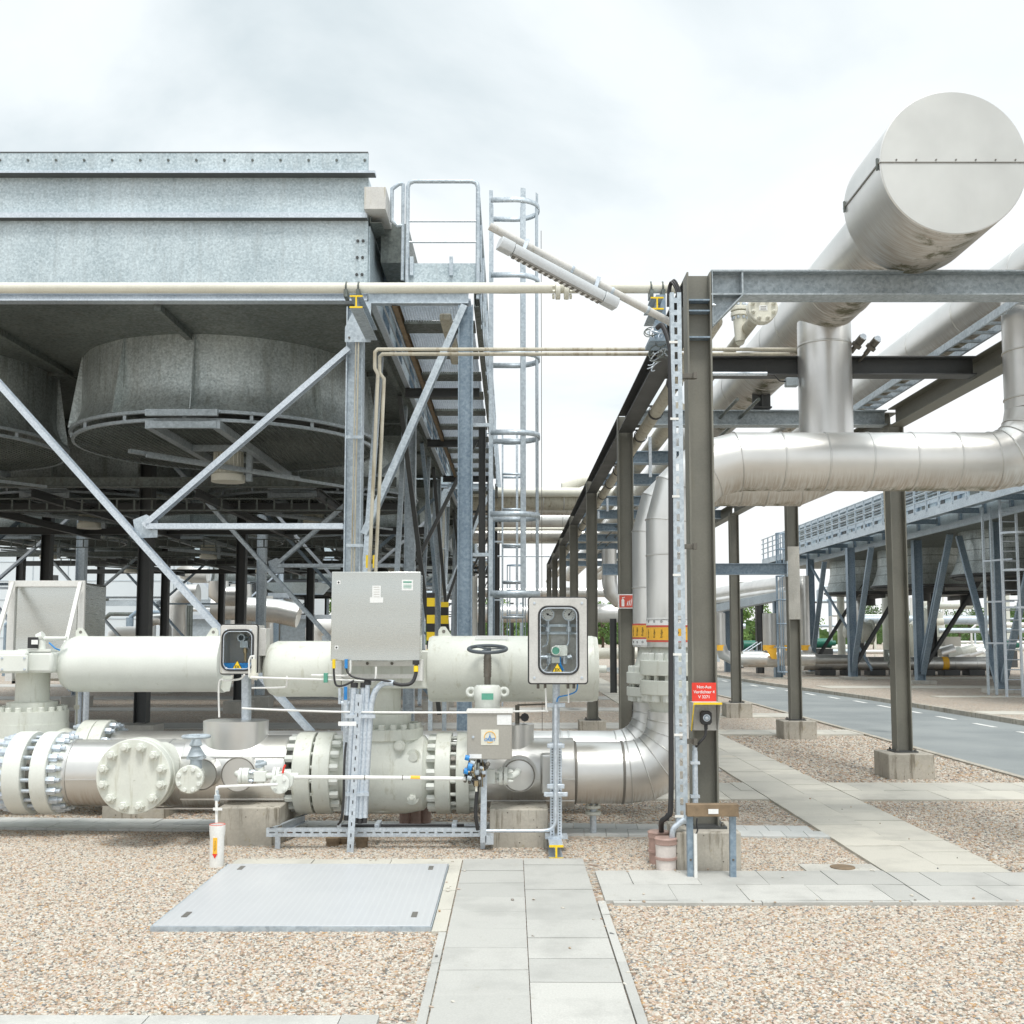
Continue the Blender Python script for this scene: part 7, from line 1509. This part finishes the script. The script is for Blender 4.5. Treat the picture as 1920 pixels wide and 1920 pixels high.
vessel('slim pale vessel left of the tall one across the road',1577,1236,1092,14,56)
vessel('pale vessel with two steps glimpsed under the right cooler',1745,1236,1120,24,60,'cream')
vessel('silver hooded stack beyond the road at mid height',1612,1240,1120,16,55,'alu_plain')
t = thing('vessel','stubby horizontal pale vessel with flange rings across the road','vessel',(17.5,54,0)); c = P(1613,1184,54); mb = MB(); mb.lathe((c.x-.4,54,c.z),(1,0,0),[(-.5,0),(-.4,.3),(0,.42),(.35,.5),(.35,.62),(.5,.62),(.5,.5),(.9,.45),(.9,.6),(1.0,.6),(1.0,0)],28); part('shell',mb,M['green'],t)
mb = MB(); mb.box(c.x-.1,c.x+.1,53.8,54.2,.1,c.z-.3); part('saddle',mb,M['dark'],t)
# group of white pipes with orange bands left of the nearest far column
def bandpipe(lb, px, yt, D, r, bend):
    c = P(px,1200,D); z1 = Zp(yt,D); zb = Zp(1236,D)
    t = thing('process_pipe',lb,'insulated pipe',(c.x,D,0),'white pipes with orange bands'); mb = MB(); pts = [(c.x,D,z1),(c.x,D,zb+.6),(c.x+.12*bend,D,zb+.2),(c.x+.5*bend,D,zb),(c.x+1.8*bend,D,zb)]; mb.tube(pts,r,20); part('cladding',mb,M['alu_plain'],t)
    mb = MB(); zz_ = Zp(1214,D); mb.lathe((c.x,D,0),(0,0,1),[(zz_-.12,r+.01),(zz_+.1,r+.01)],24); part('orange_band',mb,M['orange'],t)
bandpipe('pale pipe with orange band and bottom bend nearest the red sign',1350,1150,42,.22,1)
bandpipe('pale pipe with orange band left of the slim blue post',1443,1150,44,.27,1)
bandpipe('pale pipe with orange band right of the slim blue post',1473,1110,44,.33,-1)
bandpipe('thin pale pipe with orange band beside the far column',1510,1080,46,.2,1)
t = thing('pipe_rack','far steel rack carrying fat silver pipes behind the slender rack posts','pipe rack',(12.5,50,0))
D0, D1 = 33, 60
# beam follows the same direction as the road
pa, pb = V((P(1470,1135,38).x,38,P(1470,1128,38).z)), V((9.6,75,3.5))
for i, (px_,py_,D,m) in enumerate(((1458,1264,45,'bluegrey'),(1364,1240,52,'bluegrey'),(1387,1240,58,'dark'),(1424,1250,50,'dark'))):
    c = P(px_,1180,D); mb = MB(); mb.ibeam((c.x,D,0),(c.x,D,Zp(1128,D)),.32,.32,up=(1,0,0)); part('column',mb,M[m],t)
z = Zp(1124,47); mb = MB(); mb.bar(P(1340,1142,52),P(1475,1116,44),.4,.35); part('long_beam',mb,M['galv'],t)
mb = MB(); mb.tube([P(1325,1122,54),P(1400,1108,50),P(1475,1098,45)],.42,24); part('fat_pipe',mb,M['alu'],t)
mb = MB(); mb.tube([P(1325,1130,53),P(1475,1107,44.5)],.16,16); part('slim_pipe',mb,M['alu'],t)
# stairs
t = thing('steel_stair','small steel stair with handrails beyond the road, behind the middle rack post','stair',(10.5,46,0))
for s_ in (0,.8): mb = MB(); mb.bar(P(1392,1248,46)+V((0,s_,0)),P(1428,1222,46)+V((0,s_,0)),.05,.22); part('stringer',mb,M['bluegrey'],t)
for k in range(7): f_ = (k+.5)/7; q = P(1392,1248,46)*(1-f_)+P(1428,1222,46)*f_; mb = MB(); mb.cbox(q+V((0,.4,0)),(.24,.8,.03)); part('tread',mb,M['galv'],t)
for s_ in (0,.8): mb = MB(); mb.tube([P(1392,1228,46)+V((0,s_,0)),P(1428,1204,46)+V((0,s_,0))],.03,6); [mb.tube([P(1392,1248,46)*(1-g_)+P(1428,1222,46)*g_+V((0,s_,0)),P(1392,1228,46)*(1-g_)+P(1428,1204,46)*g_+V((0,s_,0))],.02,6) for g_ in (0,.25,.5,.75,1)]; part('hand_rail',mb,M['zinc'],t)
mb = MB(); c = P(1447,1226,43.5); mb.poly([(c.x-.2,43.5,c.z+.15),(c.x+.2,43.5,c.z+.25),(c.x+.2,43.5,c.z-.22),(c.x,43.5,c.z-.2)],.05); solo('warning_flag','small bright orange flag plate between the banded pipes','sign',mb,M['orange'])
# caged ladders far away
for i, (px_,y0,y1,D,w,lb) in enumerate(((1466,1000,1060,48,22,'small ladder cage top sticking up left of the far cooler walkway'),(1472,1080,1260,43,30,'caged ladder tower between the banded pipes and the far column'),(968,1060,1200,44,34,'distant caged ladder low behind the near ladder cage'))):
    c = P(px_,(y0+y1)/2,D); z0, z1 = Zp(y1,D), Zp(y0,D); r = S(w/2,D); t = thing('cage_ladder',lb,'ladder',(c.x,D,0),'distant caged ladders')
    if i != 1: z0 = max(z0,.3)
    for a in range(0,360,45): mb = MB(); x, y = c.x+math.cos(R(a))*r, D+math.sin(R(a))*r; mb.box(x-.02,x+.02,y-.02,y+.02,z0 if i == 0 else max(z0,.1),z1); part('cage_strap',mb,M['bluegrey'],t)
    k = max(2,int((z1-z0)/.9)); 
    for j in range(k+1): mb = MB(); mb.ring((c.x,D,z0+(z1-z0)*j/k),(0,0,1),r,.025,24,6); part('cage_hoop',mb,M['bluegrey'],t)
    if i == 0: mb = MB(); mb.box(c.x-.04,c.x+.04,D-.04,D+.04,0,z0); part('post',mb,M['bluegrey'],t)
# green machines
for i, (px_,py_,D,lb) in enumerate(((1410,1210,60,'dark green machine behind the small stair'),(1541,1206,60,'dark green pump between the far column legs'),(1679,1210,58,'dark green pump beside the tall pale vessel'),(1884,1210,60,'dark green machine at the right edge under the cooler'))):
    c = P(px_,py_,D); t = thing('pump_unit',lb,'pump',(c.x,D,0),'green pumps across the road'); mb = MB(); mb.cyl((c.x-.5,D,c.z),(c.x+.5,D,c.z),.27,n=20); mb.cyl((c.x+.5,D,c.z),(c.x+.75,D,c.z),.15,n=16); part('motor',mb,M['greenpump'],t); mb = MB(); mb.box(c.x-.5,c.x+.5,D-.4,D+.4,0,c.z-.3); part('base',mb,M['dark'],t)
t = thing('valve_skid','low skid of pale rounded valves under the right cooler','valve skid',(26,56,0)); random.seed(3)
for i in range(9): c = P(1775+13*i,1222+4*(i%3),54); mb = MB(); mb.cyl(c-V((.35,0,.1)),c+V((.35,0,.1)),.3,n=14); mb.cyl(c-V((0,0,.9)),c,.1); part('valve',mb,M['green' if i%2 else 'alu_plain'],t)
mb = MB(); c = P(1822,1230,54); mb.box(Xp(1768,1240,54),Xp(1872,1240,54),53.5,54.6,.1,Zp(1242,54)); part('frame',mb,M['dark'],t)
mb = MB(); a, b = P(1771,1194,56), P(1802,1212,56); mb.box(a.x,b.x,56,57,b.z,a.z); part('grey_box',mb,M['boxgrey'],t)
# far rack clutter left of the road vanishing point
for i,(px_,yt,yb,D,m,lb) in enumerate(((890,1080,1235,40,'white','white far column behind the near walkway post'),(960,1130,1235,60,'dark','dark far post in the gap left of the gauge cabinet'),(978,1130,1235,60,'galv','pale far post in the gap left of the gauge cabinet'),(1150,1160,1300,34,'dark','dark slim post under the silver elbow pipe'),(1165,1150,1290,40,'galv','pale slim post seen behind the second rack post'),(935,1120,1235,50,'galv','pale far post directly right of the near ladder'))):
    c = P(px_,(yt+yb)/2,D); mb = MB(); mb.ibeam((c.x,D,0),(c.x,D,Zp(yt,D)),.2,.2,up=(1,0,0)); solo('steel_post',lb,'post',mb,M[m],'far steel posts')
longpipe('process_pipe','pale far pipe bank crossing low behind the gauge cabinet',(-2,58,Zp(1150,58)),(12,58,Zp(1150,58)),.5,'alu','silver pipes across the gap','insulated pipe')
longpipe('process_pipe','low far pipe crossing under the rack near the ground',(-1,48,Zp(1225,48)),(8,48,Zp(1225,48)),.25,'cream','silver pipes across the gap','insulated pipe')
longpipe('process_pipe','far white pipe high across the end of the rack',(-3,62,Zp(1110,62)),(9,62,Zp(1110,62)),.3,'alu','silver pipes across the gap','insulated pipe')
# thicket of far pipework across the road and behind the left coolers
random.seed(31)
pp = []
for i in range(46):
    D = random.uniform(57,76); x = random.uniform(11.5,44); h_ = random.uniform(2.2,5.2); r_ = random.choice((.06,.09,.12,.2)); mb = MB(); mb.cyl((x,D,0),(x,D,h_),r_,n=10)
    if i % 3 == 0: mb.tube([(x,D,h_),(x+.3,D,h_+.25),(x+random.uniform(1,4),D,h_+.25)],r_,10)
    solo('plant_pipe','slender upright pipe or post in the far thicket of pipework across the road','pipe',mb,M[random.choice(('alu_plain','galv','white','bluegrey','dark','green','cream'))],'far thicket of uprights')
for i in range(14):
    D = random.uniform(56,74); x = random.uniform(11,36); z = random.choice((.9,1.4,2.0,2.6,3.3,4.0))+random.uniform(-.2,.2); mb = MB(); mb.cyl((x,D,z),(x+random.uniform(3,9),D,z),random.choice((.08,.14,.25)),n=12)
    solo('plant_pipe','level pipe crossing the far thicket of pipework across the road','pipe',mb,M[random.choice(('alu','alu_plain','white','galv','green'))],'far thicket of level pipes')
for i in range(22):
    D = random.uniform(44,60); x = random.uniform(-27,-3.5); h_ = random.uniform(2.0,5.0); mb = MB(); mb.cyl((x,D,0),(x,D,h_),random.choice((.07,.1,.18)),n=10)
    if i % 2 == 0: mb.tube([(x,D,h_),(x+.3,D,h_+.25),(x+random.uniform(1,3.5),D,h_+.25)],.1,10)
    solo('plant_pipe','slender upright pipe far behind the left coolers','pipe',mb,M[random.choice(('alu_plain','galv','bluegrey','dark','galv_dull'))],'far uprights behind the left coolers')
# =================================================================== TREES
def tree(lb, x, y, h, r, m='leaf', n=2600, cl=26, grp='trees beyond the plant'):
    t = thing('tree',lb,'tree',(x,y,0),grp); mb = MB(); mb.tube([(x,y,0),(x+.1,y,h*.3),(x-.1,y,h*.65)],.2,8,True,[h*.03,h*.022,h*.01])
    for k in range(5): a = random.uniform(0,6.28); mb.tube([(x,y,h*(.3+.06*k)),(x+math.cos(a)*r*.6,y+math.sin(a)*r*.6,h*(.5+.07*k))],.1,5,True,[h*.012,h*.004])
    part('trunk',mb,M['bark'],t); mb = MB(); C = []
    for k in range(cl):
        a = random.uniform(0,6.28); u = random.random()**.5; zc_ = random.uniform(.3,.95); rr_ = r*math.sin(math.pi*min(1,max(.12,zc_*1.02-.1)))**.6*u
        C.append((V((x+math.cos(a)*rr_,y+math.sin(a)*rr_,h*zc_)), r*random.uniform(.18,.36)))
    s_ = h*.022
    for i in range(n):
        c, cr = random.choice(C); d = V((random.gauss(0,1),random.gauss(0,1),random.gauss(0,1))).normalized()*cr*random.random()**.4
        p = c+d; a = V((random.uniform(-1,1),random.uniform(-1,1),random.uniform(-1,1))).normalized()*s_*random.uniform(.6,1.4); b = a.cross(V((random.uniform(-1,1),random.uniform(-1,1),random.uniform(-1,1)))).normalized()*s_*.7
        mb.add([p-a,p+b,p+a,p-b],[(0,1,2,3)])
    part('crown',mb,M[m],t)
random.seed(21)
for i in range(12): tree('dark green tree in the row behind the right cooler, %s from the left'%('first second third fourth fifth sixth seventh eighth ninth tenth eleventh twelfth'.split()[i]), 52+4.1*i+random.uniform(-1,1), 150+random.uniform(-5,5), random.uniform(5.2,6.4), 3.2, 'leaf', 1500, 22)
for i,(x,y,h,lb) in enumerate(((19.5,95,5.2,'bright green tree seen between the far rack columns, left one'),(22.3,96,5.0,'bright green tree seen between the far rack columns, right one'),(25.5,97,4.6,'bright green tree just left of the far cooler posts'),(-.7,90,4.8,'bright green tree low behind the near ladder'),(-18,88,6.0,'bright green tree behind the posts near the stainless cabinet'),(-14.5,90,6.5,'bright green tree just left of the stainless cabinet'),(8,95,5,'green tree at the end of the rack'))): tree(lb,x,y,h,2.2,'leafb',1500,18,'bright trees')
# far belt of woodland closing the horizon
def belt():
    mb = MB(); random.seed(9)
    for i in range(15000):
        x = random.uniform(-260,330); y = random.uniform(225,245); top = 5.0+1.6*math.sin(x*.07)+1.2*math.sin(x*.23+1)
        z = random.uniform(0,1)**.7*top; s_ = random.uniform(.5,1.1); p = V((x,y,z)); a = V((random.uniform(-1,1),random.uniform(-.4,.4),random.uniform(-1,1))).normalized()*s_; b = a.cross(V((0,1,.2))).normalized()*s_*.8
        mb.add([p-a,p+b,p+a,p-b],[(0,1,2,3)])
    o = solo('far_woodland','far dark green belt of woodland along the horizon','woodland',mb,M['leaf'],kind='stuff')
belt()
